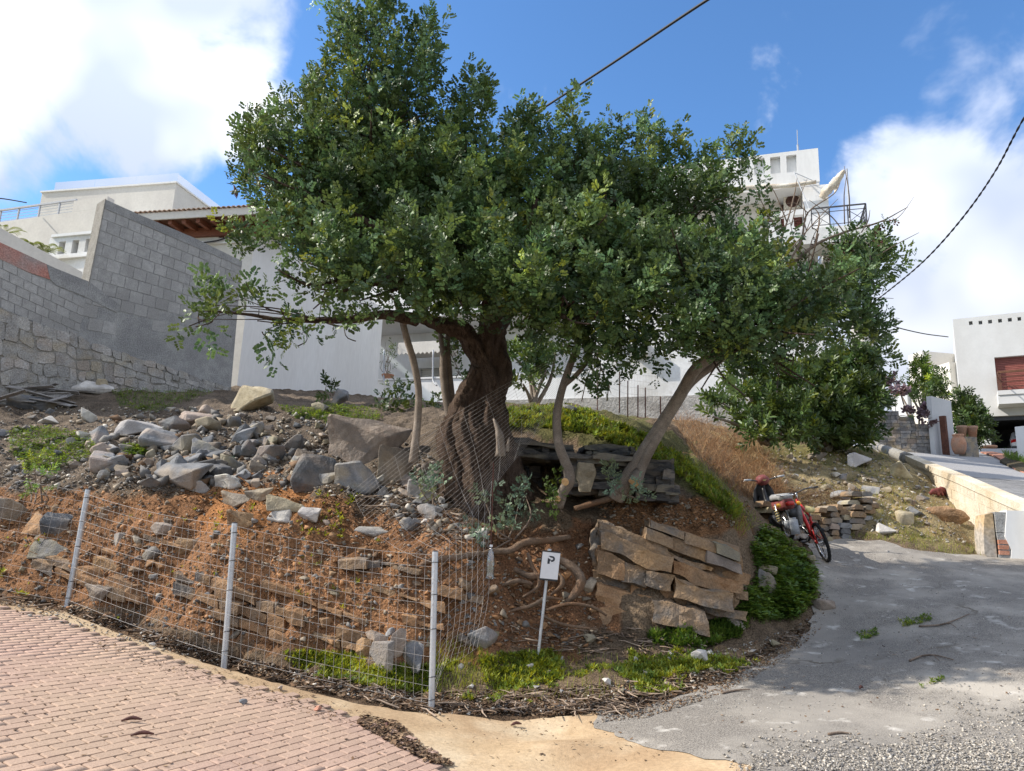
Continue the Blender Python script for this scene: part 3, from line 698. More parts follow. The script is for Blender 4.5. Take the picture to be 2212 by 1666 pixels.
# each brick of the street
E1 = np.array([math.sin(math.radians(29)), math.cos(math.radians(29))]); E2 = np.array([E1[1], -E1[0]])
BL, BW = .212, .092
cand = []
for i in range(-150, 150):
    for j in range(-100, 100):
        c = E2 * (i * BW) + E1 * (j * BL + (i % 2) * BL * .5) + np.array([-4, 5])
        cand.append((c[0], c[1], i, j))
cand = np.array(cand)
pb = np.array(POLY_BRICK)
cand = cand[inside(cand[:, 0], cand[:, 1], pb) & (cand[:, 1] > 2.6)]
cz = H(cand[:, 0], cand[:, 1], HBASE) + .016
cu, cv = to_px(np.stack([cand[:, 0], cand[:, 1], cz], 1))
vis = (cu > -120) & (cu < 2300) & (cv < 1800)
cand, cz, cu, cv = cand[vis], cz[vis], cu[vis], cv[vis]
def brick_mesh(s):
    r = np.random.default_rng(s); l, w, h, c = BL / 2 - .003, BW / 2 - .0045, .012, .006
    q = np.array([(-l, -w), (l, -w), (l, w), (-l, w)]) + r.normal(0, .0012, (4, 2))
    V = [(x, y, -.004) for x, y in q] + [(x, y, h - .007) for x, y in q] + [(x * (1 - .011 / l), y * (1 - .002 / w), h) for x, y in q]
    F = [(0, 1, 5, 4), (1, 2, 6, 5), (2, 3, 7, 6), (3, 0, 4, 7), (4, 5, 9, 8), (5, 6, 10, 9), (6, 7, 11, 10), (7, 4, 8, 11), (8, 9, 10, 11)]
    return np.array(V), F
brick_meshes = [mesh_np('brick', *brick_mesh(s), M['brick']) for s in range(6)]
_hb = lambda x, y: H(x, y, HBASE)
gz = np.stack([(_hb(cand[:, 0] + .1, cand[:, 1]) - _hb(cand[:, 0] - .1, cand[:, 1])) / .2, (_hb(cand[:, 0], cand[:, 1] + .1) - _hb(cand[:, 0], cand[:, 1] - .1)) / .2], 1)
size_rank = np.hypot(cand[:, 0], cand[:, 1]) + ((cu < 0) | (cu > 2212) | (cv > 1666)) * 100
order = np.argsort(size_rank)
yaw = math.atan2(E1[1], E1[0])
rest_M, rest_L = [], []
for k, idx in enumerate(order):
    x, y = cand[idx, :2]; nrm = Vector((-gz[idx, 0], -gz[idx, 1], 1)).normalized()
    rot = (Vector((0, 0, 1)).rotation_difference(nrm).to_matrix() @ Matrix.Rotation(yaw, 3, 'Z') @ Matrix.Rotation(random.gauss(0, .006), 3, 'Z') @ Matrix.Rotation(random.gauss(0, .006), 3, 'X'))
    p = (x, y, cz[idx] + .002 + random.uniform(-.0015, .0015))
    if k < 300:
        inst('brick', brick_meshes[k % 6], p, rot.to_euler(), parent=street)
    else:
        rest_M.append(np.array(rot)); rest_L.append(p)
bv, bf = brick_mesh(99)
o = add('brick_field', repeat(bv, np.array(bf), np.array(rest_M), np.array(rest_L)), M['brick'], parent=street, kind='stuff')

# from here on things stand on the finished surface
HG = np.where(inside(HX, HY, POLY_BRICK), HBASE + .030, np.where(_paved, HBASE + .016, HG))
# ------------------------------------------------------------------ facades: vertical planes with their own (s, z) coordinates
class Facade:
    def __init__(s, a, b):
        s.o = np.array(a[:2], float); d = np.array(b[:2], float) - s.o; s.len = np.linalg.norm(d); s.d = d / s.len
        s.n = np.array([s.d[1], -s.d[0]])
        if s.n @ (-s.o) < 0: s.n = -s.n                       # towards the viewer's side
    def pix(s, u, v, off=0.0):
        d = ray(u, v); o = s.o + s.n * off
        t = ((o - CC[:2]) @ s.n) / (d[:2] @ s.n)
        p = CC + d * t
        return float((p[:2] - s.o) @ s.d), float(p[2])
    def P(s, a, z, off=0.0):
        q = s.o + s.d * a + s.n * off
        return np.array([q[0], q[1], z])
    def box(s, s0, s1, z0, z1, o0, o1):
        q = [s.P(s0, z0, o0), s.P(s1, z0, o0), s.P(s1, z0, o1), s.P(s0, z0, o1)]
        V = np.array(q + [p + np.array([0, 0, z1 - z0]) for p in q])
        return V, list(BOXF)
    def quad(s, pts, o0, o1):
        a = np.array([s.P(x, z, o0) for x, z in pts]); e = s.P(0, 0, o1) - s.P(0, 0, o0)
        return prism(a, e)
    def rect_px(s, u0, v0, u1, v1, off=0.0):
        a = s.pix(u0, (v0 + v1) / 2, off)[0]; b = s.pix(u1, (v0 + v1) / 2, off)[0]; um = (u0 + u1) / 2
        z1 = s.pix(um, v0, off)[1]; z0 = s.pix(um, v1, off)[1]
        return min(a, b), max(a, b), min(z0, z1), max(z0, z1)
    def wall(s, s0, s1, z0, z1, holes, o0, o1):
        """slab with real openings; o1 is the face towards the viewer"""
        S = sorted({s0, s1} | {max(s0, min(s1, h[k])) for h in holes for k in (0, 1)}); Z = sorted({z0, z1} | {max(z0, min(z1, h[k])) for h in holes for k in (2, 3)})
        full = [[not any(h[0] < (S[i] + S[i + 1]) / 2 < h[1] and h[2] < (Z[j] + Z[j + 1]) / 2 < h[3] for h in holes) for j in range(len(Z) - 1)] for i in range(len(S) - 1)]
        V, F = [], []
        def q(*p):
            n = len(V); V.extend(p); F.append((n, n + 1, n + 2, n + 3))
        ok = lambda i, j: 0 <= i < len(S) - 1 and 0 <= j < len(Z) - 1 and full[i][j]
        for i in range(len(S) - 1):
            for j in range(len(Z) - 1):
                if not full[i][j]: continue
                a, b, c, d = S[i], S[i + 1], Z[j], Z[j + 1]
                q(s.P(a, c, o1), s.P(b, c, o1), s.P(b, d, o1), s.P(a, d, o1)); q(s.P(b, c, o0), s.P(a, c, o0), s.P(a, d, o0), s.P(b, d, o0))
                if not ok(i - 1, j): q(s.P(a, c, o0), s.P(a, c, o1), s.P(a, d, o1), s.P(a, d, o0))
                if not ok(i + 1, j): q(s.P(b, c, o1), s.P(b, c, o0), s.P(b, d, o0), s.P(b, d, o1))
                if not ok(i, j - 1): q(s.P(a, c, o0), s.P(b, c, o0), s.P(b, c, o1), s.P(a, c, o1))
                if not ok(i, j + 1): q(s.P(a, d, o1), s.P(b, d, o1), s.P(b, d, o0), s.P(a, d, o0))
        return np.array(V), F

# ------------------------------------------------------------------ grey block retaining wall on the left
GW = Facade(P(0, 870, 15), P(518, 840, 19))
def gq(u, v): return GW.pix(u, v)
gw = thing('block_wall', 'tall grey concrete block wall stepping up beside the white house', 'wall', tuple(GW.P(4, H(*GW.P(4, 0)[:2]), 0)))
low_top = [(-60, 498), (0, 524), (60, 552), (120, 580), (180, 604), (196, 612)]
tall_top = [(229, 432), (300, 463), (420, 514), (523, 564)]
poly = [gq(*p) for p in [(-60, 980)] + low_top[:1] + low_top[1:5] + [(193, 609)] + tall_top + [(498, 850), (498, 900)]]
add('wall_core', GW.quad(poly, -.22, -.004), M['block_cement'], gw)
# cement coping along the two tops and the rough end of the tall part
tl, tr = gq(229, 432), gq(523, 564)
add('coping', GW.quad([tl, tr, (tr[0], tr[1] - .17), (tl[0], tl[1] - .22)], -.235, .012), M['block_cement'], gw)
e0 = gq(193, 609)
add('end_pier', GW.quad([(tl[0], tl[1] + .02), (tl[0] - .02, tl[1] + .02), (e0[0] - .02, e0[1] - .1), (e0[0], e0[1] - .1)], -.46, .014), M['cement_brown'], gw)
lt = [gq(*p) for p in low_top]; lb = [gq(u, v + 36) for u, v in low_top]
band = GW.quad(lt[:5] + [lb[4], lb[3], lb[2], lb[1], lb[0]], -.24, .010)
add('render_band', GW.quad([lt[0], lt[1], lt[2], gq(100, 571), gq(108, 604), lb[2], lb[1], lb[0]], -.24, .010), M['red_band'], gw)
add('render_band', GW.quad([gq(100.5, 571), lt[3], lt[4], gq(193, 609), gq(260, 660), gq(252, 676), lb[4], lb[3], gq(108.5, 604)], -.24, .010), M['block_cement'], gw)
def course_grid(L0, L1, R0, R1, rows, n, skip=None, gap=.012, mat='block', seed=0):
    rg = np.random.default_rng(seed); A0, A1, B0, B1 = [np.array(gq(*p)) for p in (L0, L1, R0, R1)]
    for r in range(rows):
        t0, t1 = r / rows, (r + 1) / rows
        la, lb_ = A0 + (A1 - A0) * t0, A0 + (A1 - A0) * t1; ra, rb = B0 + (B1 - B0) * t0, B0 + (B1 - B0) * t1
        for k in range(-1, n + 1):
            a, b = (k + (r % 2) * .5) / n, (k + 1 + (r % 2) * .5) / n
            a, b = max(a, 0), min(b, 1)
            if b - a < .01: continue
            if skip and skip((a + b) / 2, (t0 + t1) / 2, rg): continue
            f = lambda p, q, t: p + (q - p) * t
            q = [f(la, ra, a), f(la, ra, b), f(lb_, rb, b), f(lb_, rb, a)]
            c = sum(q) / 4; q = [c + (p - c) * (1 - gap / max(.05, np.linalg.norm(p - c))) for p in q]
            add('block', GW.quad(q, -.03, rg.uniform(.0, .006)), M[mat], gw)
course_grid((224, 446), (160, 765), (522, 575), (501, 812), 12, 12, lambda a, t, r: t > .45 + .45 * (1 - a) * .8 + r.normal(0, .08) and t > .38, seed=3)
course_grid((-60, 528), (-60, 640), (186, 650), (168, 735), 5, 8, None, seed=4)
# rubble masonry footing
add('footing', GW.quad([gq(-60, 636), gq(0, 664), gq(165, 742), gq(330, 800), gq(498, 838), gq(498, 920), gq(-60, 1000)], -.3, .03), M['mortar_wall'] if 'mortar_wall' in M else M['cement_brown'], gw)
rg = np.random.default_rng(8)
B0, B1 = [np.array(gq(*p)) for p in ((-60, 640), (490, 838))]; D0, D1 = [np.array(gq(*p)) for p in ((-60, 980), (490, 905))]
rows = 9
for r in range(rows):
    n = 21; offs = rg.uniform(0, 1)
    xs = np.clip((np.cumsum(rg.uniform(.6, 1.5, n + 3)) - offs - .8) / n, 0, 1)
    for k in range(len(xs) - 1):
        if xs[k + 1] - xs[k] < .012: continue
        q = []
        for a, t in ((xs[k], r), (xs[k + 1], r), (xs[k + 1], r + 1), (xs[k], r + 1)):
            tt = (t + fbm(np.array(a * 14.), np.array(t * 3.1), 5, 2) * .8) / rows; tt = min(max(tt, 0), 1)
            p = (B0 + (B1 - B0) * a) * (1 - tt) + (D0 + (D1 - D0) * a) * tt; q.append(p + rg.normal(0, .02, 2))
        c = sum(q) / 4
        m2 = []                                                    # 8-sided, knocked corners
        for i in range(4):
            a, b = q[i], q[(i + 1) % 4]; w = rg.uniform(.02, .26, 2); m2 += [a + (b - a) * w[0], b + (a - b) * w[1]]
        m2 = [c + (p - c) * .93 for p in m2]
        add('stone', GW.quad(m2, -.02, .03 + rg.uniform(.006, .03)), M['stone_wall'], gw)

# slanted cream parapet behind the low part, with palm fronds over it
SP = Facade(P(0, 560, 19.5), P(170, 600, 20.6))
add_q = [SP.pix(*p) for p in ((-60, 462), (0, 492), (100, 546), (178, 588), (178, 700), (-60, 700))]
o = add('sloped_parapet', SP.quad(add_q, -.2, 0), M['cream']); tag(o, 'smooth cream parapet sloping down behind the grey block wall', 'wall')

# ------------------------------------------------------------------ cream house on the left, glass balustrade on its roof
HA = Facade(P(91, 417, 30), P(381, 393, 28.6))
ha = thing('cream_house', 'cream house with glass rail on the roof behind the block wall', 'house', tuple(HA.P(4, 6, -4)))
s0, zt = HA.pix(91, 417); s1, _ = HA.pix(381, 393)
add('wall', HA.wall(s0, s1, 4.0, zt, [], -6.0, 0), M['cream'], ha)
add('roof_edge', HA.box(s0 - .06, s1 + .05, zt + .004, zt + .07, -6.05, .06), M['white'], ha)
gz0 = zt + .075
gh = HA.pix(108, 394)[1] - zt - .05
for k in range(3):
    a, b = s0 + .5 + (s1 - s0 - .5) * k / 3, s0 + .5 + (s1 - s0 - .5) * (k + 1) / 3
    add('glass_pane', HA.box(a + .01, b - .01, gz0, gz0 + gh, -.10, -.085), M['glass'], ha)
for k in range(3):
    add('glass_pane', HA.box(s1 - .10, s1 - .085, gz0, gz0 + gh, -.15 - 1.9 * (k + 1) + .02, -.15 - 1.9 * k), M['glass'], ha)
add('post', HA.box(s1 - .12, s1 - .05, gz0, gz0 + gh + .1, -5.9, -5.8), M['grey_paint'], ha)
# solar water tank lying on the roof
sa, za = HA.pix(148, 405, -1.5)
wt = thing('water_tank', 'white drum water tank behind the roof glass', 'water tank', tuple(HA.P(sa, zt + .075, -1.5)))
c = HA.P(sa, zt + .5, -1.2); dd = np.array([*(HA.d * .35 - HA.n), 0.0]); dd /= np.linalg.norm(dd)
add('drum', tube(np.array([c, c + dd * .03, c + dd * .95, c + dd]), [.22, .3, .3, .22], 18), M['white'], wt, smooth=False)
for k in (.25, .75):
    q = c + dd * k; add('stand', bar(q - [0, 0, .28], [q[0], q[1], zt + .076], .07), M['grey_paint'], wt)

# lower wing with metal railing (in front)
HB = Facade(P(20, 470, 25), P(228, 440, 23.6))
hb = thing('cream_house_wing', 'lower cream wing with metal terrace railing and slotted parapet', 'house', tuple(HB.P(3, 6, -3)))
a0 = HB.pix(-90, 470)[0]; a1 = HB.pix(230, 440)[0]; ap = HB.pix(159, 440)[0]
zr = HB.pix(100, 466)[1]; ztop = HB.pix(190, 430)[1]
add('wall', HB.wall(a0, a1, 4.0, zr, [], -5, 0), M['cream'], hb)
add('wall', HB.wall(ap, a1, zr + .003, ztop, [], -.3, 0), M['cream'], hb)
rl = thing('terrace_railing', 'grey metal railing with four thin bars on the left terrace', 'railing', tuple(HB.P((a0 + ap) / 2, zr, -.1)))
zrt = HB.pix(100, 436)[1]
add('handrail', HB.box(a0, ap - .01, zrt - .06, zrt, -.14, -.06), M['grey_paint'], rl)
for k in range(4): add('bar', HB.box(a0, ap - .012, zr + (zrt - zr) * (k + .8) / 5 - .008, zr + (zrt - zr) * (k + .8) / 5 + .008, -.108, -.092), M['grey_paint'], rl)
for u in (-45, -2, 36, 80, 122): 
    s = HB.pix(u, 450)[0]; add('post', HB.box(s - .025, s + .025, zr + .001, zrt - .061, -.125, -.075), M['grey_paint'], rl)

def slotted(F, ux0, ux1, vt, vb, slots, root, mat='white_stain'):
    """parapet panel with a raised frame and open slots"""
    s0, s1 = sorted((F.pix(ux0, (vt + vb) / 2)[0], F.pix(ux1, (vt + vb) / 2)[0])); um = (ux0 + ux1) / 2
    zt, zb = F.pix(um, vt)[1], F.pix(um, vb)[1]
    hs = [F.rect_px(*q) for q in slots]
    add('parapet', F.wall(s0, s1, zb, zt, hs, -.34, 0), M[mat], root)
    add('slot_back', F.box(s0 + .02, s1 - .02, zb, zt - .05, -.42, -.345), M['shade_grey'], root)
    z1 = max(h[3] for h in hs) + .14; z0 = min(h[2] for h in hs) - .10
    add('moulding', F.box(s0 + .1, s1 - .02, z1, z1 + .09, .001, .06), M['white'], root)
    add('ledge', F.box(s0 + .1, s1 - .02, z0 - .08, z0, .001, .10), M['white'], root)
HC = Facade(P(100, 545, 21.8), P(225, 525, 21.2))
hc = thing('slotted_parapet', 'short white parapet with square slots left of the tall block wall', 'parapet', tuple(HC.P(1, 6, 0)))
slotted(HC, 97, 240, 509, 640, [(126, 522, 140, 549), (155, 519, 169, 547), (184, 516, 197, 544)], hc)

# ------------------------------------------------------------------ white house with the big blank shaded wall
HD = Facade(P(528, 700, 20.2), P(818, 800, 27.4))               # blank side wall running back
hd = thing('white_house', 'white house with a big blank wall and red timber eaves', 'house', tuple(HD.P(2, 6, -2)))
zt = HD.pix(533, 478)[1]
L = HD.pix(818, 800)[0]
add('wall', HD.wall(0, L, 4.0, zt, [], -.3, 0), M['white'], hd)
HE = Facade(HD.P(-.001, 0, 0), HD.P(0, 0, 0) - np.array([6.5, -1.35, 0]))   # lit front with slots, going left
zt2 = HE.pix(460, 486)[1]
hs = [HE.rect_px(*q) for q in ((430, 489, 442, 508), (454, 486, 466, 512), (474, 484, 486, 514), (494, 483, 508, 514), (407, 493, 419, 512))]
add('wall', HE.wall(.0, 4.3, 4.0, zt - .02, hs, -.30, 0), M['cream'], hd)
zh1 = max(h[3] for h in hs) + .12; zh0 = min(h[2] for h in hs) - .10
add('moulding', HE.box(.25, 4.25, zh1, zh1 + .08, .001, .07), M['white'], hd)
add('ledge', HE.box(.25, 4.25, zh0 - .09, zh0, .001, .09), M['white'], hd)
for k, h in enumerate(hs): add('slot_back', HE.box(h[0] + .25 * (h[1] - h[0]), h[1] - .02, h[2] + .02, h[3] - .02, -.28, -.24), M['wood_brown'], hd)
# eaves: fascia, soffit boards, rafter ends and tiles
ev = thing('tiled_eaves', 'tile roof edge with red brown rafters above the slotted wall', 'roof', tuple(HE.P(3, zt, .3)))
ez0 = HE.pix(440, 476, .55)[1]; ez1 = HE.pix(440, 451, .85)[1]
sA, sB = HE.pix(570, 455, .7)[0], HE.pix(296, 460, .7)[0]
sA, sB = min(sA, sB), max(sA, sB)
add('soffit', HE.quad([(sA, ez0 + .02), (sB, ez0 + .02), (sB, ez0 + .08), (sA, ez0 + .08)], -1.2, .75), M['wood_brown'], ev)
add('beam', HE.box(sA, sB, ez0 - .28, ez0 - .02, -.2, .12), M['wood_red'], ev)
for k in range(9):
    s = sA + (sB - sA) * (k + .5) / 9; add('rafter', HE.box(s - .055, s + .055, ez0 - .13, ez0 + .018, .12, .70), M['wood_red'], ev)
add('fascia', HE.box(sA - .05, sB + .05, ez0 - .02, ez0 + .20, .752, .80), M['cream'], ev)
nt_ = 26
for k in range(nt_):
    s = sA + (sB - sA) * (k + .5) / nt_; r = (sB - sA) / nt_ * .42
    ring = lambda o, z: [HE.P(s + r * math.cos(a), z + r * math.sin(a) * .8, o) for a in np.linspace(0, math.pi, 7)] + [HE.P(s + r * .8 * math.cos(a), z + r * .55 * math.sin(a), o) for a in np.linspace(math.pi, 0, 7)]
    add('roof_tile', loft([ring(.86, ez0 + .20), ring(-1.0, ez0 + .62)]), M['tile'], ev)
# black cable looped on a bracket at the wall corner
pts = [HE.P(*HE.pix(u, v, .15), .15) for u, v in ((440, 524), (470, 520), (495, 510), (508, 497), (512, 488), (506, 483), (501, 489), (508, 497), (530, 498), (570, 500))]
o = add('wall_cable', tube(smooth_path(pts, 44), .022, 6), M['cable'], smooth=True); tag(o, 'looped black cable on the slotted white wall', 'cable')

# ------------------------------------------------------------------ white house behind the tree with balcony top right
YR = 24.0
HF = Facade(P(1767, 320, YR), P(1590, 345, YR * 1.037))        # s runs to the left
hf = thing('white_balcony_house', 'white two storey house behind the carob with canvas awning and balcony', 'house', tuple(HF.P(5, 6, -3)))
zt = HF.pix(1767, 320)[1]; zpb = HF.pix(1760, 393)[1]
SL = HF.pix(735, 820)[0]; SM = HF.pix(1400, 600)[0]
zf = HF.pix(1740, 508)[1]                                        # balcony floor
niches = [HF.rect_px(*q) for q in ((1699, 335, 1721, 372), (1664, 339, 1686, 375), (1629, 342, 1652, 378), (1598, 345, 1619, 380), (1530, 352, 1551, 388), (1496, 356, 1517, 392), (1462, 360, 1483, 396), (1428, 363, 1449, 400))]
add('parapet', HF.wall(.0, SM, zpb, zt, niches, -.16, 0), M['white'], hf)
add('parapet_back', HF.box(.02, SM, zpb, zt - .03, -.40, -.165), M['white'], hf)
add('side_wall', HF.box(-.001, .24, zf, zt - .01, -7, -.165), M['white'], hf)
add('roof_slab', HF.box(.02, SM, zpb - .12, zpb - .002, -7, -.02), M['white'], hf)
door = HF.rect_px(1686, 412, 1733, 505, -1.1)
add('upper_wall', HF.wall(.241, SM, zf, zpb - .121, [door], -1.4, -1.1), M['cream'], hf)
add('door_recess', HF.box(door[0], door[1], door[2], door[3], -1.45, -1.36), M['wood_brown'], hf)
sl0 = door[2] + .05
for k in range(9): add('shutter_slat', HF.box(door[0] + .04, door[1] - .04, sl0 + k * .105, sl0 + k * .105 + .085, -1.352, -1.33 ), M['shutter'], hf)
add('pier', HF.box(HF.pix(1741, 450)[0] - .75, HF.pix(1736, 450)[0], zf, zpb - .122, -.6, -.03), M['white'], hf)
# air conditioner outdoor unit on the balcony wall
ac = HF.rect_px(1693, 421, 1731, 453, -.8)
acr = thing('air_conditioner', 'weathered air conditioner unit hung above the upper shutter', 'air conditioner', tuple(HF.P((ac[0] + ac[1]) / 2, ac[2], -.9)))
add('casing', HF.box(*ac, -1.05, -.72), M['awning'], acr)
cc = HF.P((ac[0] + ac[1]) / 2, (ac[2] + ac[3]) / 2, -.715); nn = np.array([*HF.n, 0])
add('fan_grille', tube(np.array([cc, cc + nn * .015]), [.24, .24], 20), M['rust'], acr)
for k in range(4): add('grille_ring', torus(cc + nn * .018, .06 + .05 * k, .007, nn, 20, 5), M['dark_metal'], acr)
# balcony slab, solid parapet piece and railing
bs0 = HF.pix(1855, 500)[0]; bs1 = HF.pix(1640, 520)[0]
zs1 = HF.pix(1800, 492, .9)[1]; zs0 = HF.pix(1800, 525, .9)[1]
add('balcony_slab', HF.box(-1.35, 5.2, zs0, zs1, -.2, 1.0), M['white_stain'], hf)
add('balcony_slab', HF.box(-1.35, -.002, zs0, zs1, -6, -.201), M['white_stain'], hf)
p0, p1 = HF.pix(1752, 480, .9)[0], HF.pix(1660, 480, .9)[0]
hp = HF.pix(1745, 453, .9)[1] - zs1
add('balcony_parapet', HF.wall(p0, p1, zs1, zs1 + hp, [(p0 + .22, p0 + .55, zs1 + .12, zs1 + hp - .2), (p0 + .85, p0 + 1.1, zs1 + .12, zs1 + hp - .2)], .80, .99), M['white'], hf)
br = thing('balcony_railing', 'dark iron railing with crossed bars on the white balcony corner', 'railing', tuple(HF.P(-.6, zs1, .9)))
q0, q1 = -1.28, p0 - .02
def rail(F_, a, b, o, root, along=True):
    pt = (lambda s, z: F_.P(s, z, o)) if along else (lambda s, z: F_.P(o, z, s))
    add('handrail', bar(pt(a, zs1 + hp), pt(b, zs1 + hp), .05, .04), M['dark_metal'], root); add('bar', bar(pt(a, zs1 + .12), pt(b, zs1 + .12), .02), M['dark_metal'], root)
    add('bar', bar(pt(a, zs1 + hp - .16), pt(b, zs1 + hp - .16), .02), M['dark_metal'], root)
    n = max(2, int(abs(b - a) / .5))
    for k in range(n + 1):
        s = a + (b - a) * k / n; add('post', bar(pt(s, zs1 + .002), pt(s, zs1 + hp - .021), .03), M['dark_metal'], root)
        if k < n and k % 2 == 0:
            s2 = a + (b - a) * (k + 1) / n
            add('cross_bar', bar(pt(s, zs1 + .12), pt(s2, zs1 + hp - .16), .016), M['dark_metal'], root); add('cross_bar', bar(pt(s2, zs1 + .12), pt(s, zs1 + hp - .165), .016), M['dark_metal'], root)
rail(HF, q0, q1, .92, br); rail(HF, .9, -4.0, q0, br, False)
# folded awning with its poles
aw = thing('folded_awning', 'torn rolled canvas awning slanting from the balcony pole', 'awning', tuple(HF.P(-.9, zs1, .9)))
pb = HF.P(HF.pix(1836, 470, .85)[0], zs1 + .003, .85); ptop = HF.P(HF.pix(1829, 365, .85)[0], HF.pix(1829, 365, .85)[1], .85)
add('pole', rod(pb, ptop, .03), M['grey_paint'], aw)
ra = HF.P(*HF.pix(1824, 368, .8), .8); rb = HF.P(*HF.pix(1775, 428, .1), .1)
pth = smooth_path([ra, ra * .65 + rb * .35 + np.array([0, 0, -.05]), ra * .3 + rb * .7 + np.array([0, 0, .03]), rb], 22)
add('rolled_canvas', tube(pth, [.05, .12, .15, .13, .16, .10], 12, 3, .18, .5, .06, seed=4), M['awning'], aw, smooth=True)
tq = [ra * .75 + rb * .25, ra * .5 + rb * .5, ra * .55 + rb * .45 + np.array([0, 0, -.42]), ra * .64 + rb * .36 + np.array([.04, 0, -.25]), ra * .72 + rb * .28 + np.array([0, 0, -.36])]
add('torn_flap', prism(np.array(tq), (0.01, .015, 0)), M['awning'], aw)
ca = HF.P(*HF.pix(1763, 393, .25), .25); cb = HF.P(*HF.pix(1630, 405, .25), .25)
add('canvas_roll', tube(smooth_path([ca, (ca + cb) / 2 + np.array([0, 0, -.05]), cb, cb + (cb - ca) * .8], 20), [.07, .09, .07, .08], 9, 3, .15, .4, .05), M['awning'], aw, smooth=True)
arm0 = HF.P(*HF.pix(1716, 373, .1), .1); arm1 = HF.P(*HF.pix(1750, 455, .9), .9)
add('arm', rod(arm0, arm1, .018), M['grey_paint'], aw); add('arm', rod(arm0, HF.P(*HF.pix(1760, 392, .1), .1), .016), M['grey_paint'], aw)
o = add('roof_aerial', join([rod(HF.P(*HF.pix(1724, 331, -.3), -.3), HF.P(*HF.pix(1723, 313, -.3), -.3), .035), rod(HF.P(*HF.pix(1723, 313, -.3), -.3), HF.P(*HF.pix(1722, 281, -.3), -.3), .014)]), M['grey_paint'])
tag(o, 'thin grey aerial on the white balcony house roof', 'aerial')
# lower storeys of the same house: long white wall on a stone base
zter = HF.pix(950, 818)[1]; zst = HF.pix(1000, 868)[1]
zst = min(zst, HF.pix(1400, 855)[1])
hl = [HF.rect_px(1360, 770, 1395, 800), ]
Uw = HF.pix(1270, 800)[0]
win2 = HF.rect_px(1330, 738, 1362, 800)
add('lower_wall', HF.wall(.2, Uw, zst, zs0 - .001, [win2], -.3, -.004), M['white_stain'], hf)
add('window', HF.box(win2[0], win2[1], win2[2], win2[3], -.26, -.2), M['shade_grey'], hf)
for k in range(12):
    z = win2[2] + (win2[3] - win2[2]) * (k + .2) / 12; add('shutter_slat', HF.box(win2[0] + .05, win2[1] - .05, z, z + .05, -.198, -.17), M['white'], hf)
add('stone_base', HF.box(.1, SL, 3.2, zst - .002, -.5, .10), M['found'], hf)
add('terrace_wall', HF.wall(Uw + .002, SL, zst, zter, [], -.3, -.004), M['white'], hf)
add('terrace_coping', HF.box(Uw + .004, SL + .02, zter + .002, zter + .07, -.34, .04), M['white'], hf)
wz = HF.rect_px(905, 795, 950, 822, -2.2)
add('back_wall', HF.wall(Uw + .01, SL, zst, zt - .5, [wz], -2.5, -2.2), M['white'], hf)
add('window', HF.box(*wz, -2.48, -2.42), M['shade_grey'], hf)
for k in range(7):
    z = wz[2] + (wz[3] - wz[2]) * (k + .2) / 7; add('shutter_slat', HF.box(wz[0] + .05, wz[1] - .05, z, z + .06, -2.415, -2.38), M['cream'], hf)
add('upper_slab', HF.box(Uw - .2, SL, zter + 2.6, zter + 2.8, -2.2, .02), M['white'], hf)
add('upper_wall', HF.wall(SM + .002, SL, zter + 2.802, zpb - .2, [], -.3, 0), M['white'], hf)
ta = thing('terrace_awning', 'pale scalloped awning on grey posts over the left terrace', 'awning', tuple(HF.P(SL - 2, zter, -.1)))
aw0 = HF.rect_px(860, 738, 960, 752, -.1)
add('canvas', HF.quad([(aw0[0], aw0[2]), (aw0[1], aw0[2]), (aw0[1], aw0[3]), (aw0[0], aw0[3])], -1.6, -.1), M['cream'], ta)
nsc = 11
for k in range(nsc):
    a = aw0[0] + (aw0[1] - aw0[0]) * k / nsc; w = (aw0[1] - aw0[0]) / nsc
    add('valance', HF.quad([(a, aw0[2]), (a + w, aw0[2]), (a + w, aw0[2] - .16), (a + w / 2, aw0[2] - .25), (a, aw0[2] - .16)], -.12, -.098), M['cream'], ta)
for u in (830, 936):
    pts = [HF.P(*HF.pix(u, 756, .05), .05), HF.P(*HF.pix(u - 1, 812, .05), .05), HF.P(*HF.pix(u + 1, 826, .15), .15), HF.P(*HF.pix(u + 8, 833, .25), .25)]
    add('post', tube(smooth_path(pts, 14), .035, 8), M['grey_paint'], ta, smooth=True)
ac2 = HF.rect_px(1368, 742, 1400, 770, .1)
a2 = thing('air_conditioner', 'white air conditioner unit low on the wall behind the hanging leaves', 'air conditioner', tuple(HF.P((ac2[0] + ac2[1]) / 2, ac2[2], .2)))
add('casing', HF.box(*ac2, .02, .32), M['white'], a2)
cc = HF.P((ac2[0] + ac2[1]) / 2, (ac2[2] + ac2[3]) / 2, .322)
for k in range(4): add('grille_ring', torus(cc, .05 + .05 * k, .008, nn, 18, 5), M['grey_paint'], a2)
# plant pot on the terrace wall
pp = HF.P(HF.pix(834, 815)[0], zter + .072, -.14)
pt = thing('potted_plant', 'leggy potted plant on the terrace wall by the blank wall', 'plant', tuple(pp))
add('pot', lathe([(.16, 0), (.24, .16), (.26, .17), (.26, .2), (.22, .2)], 14, pp), M['terracotta'], pt)
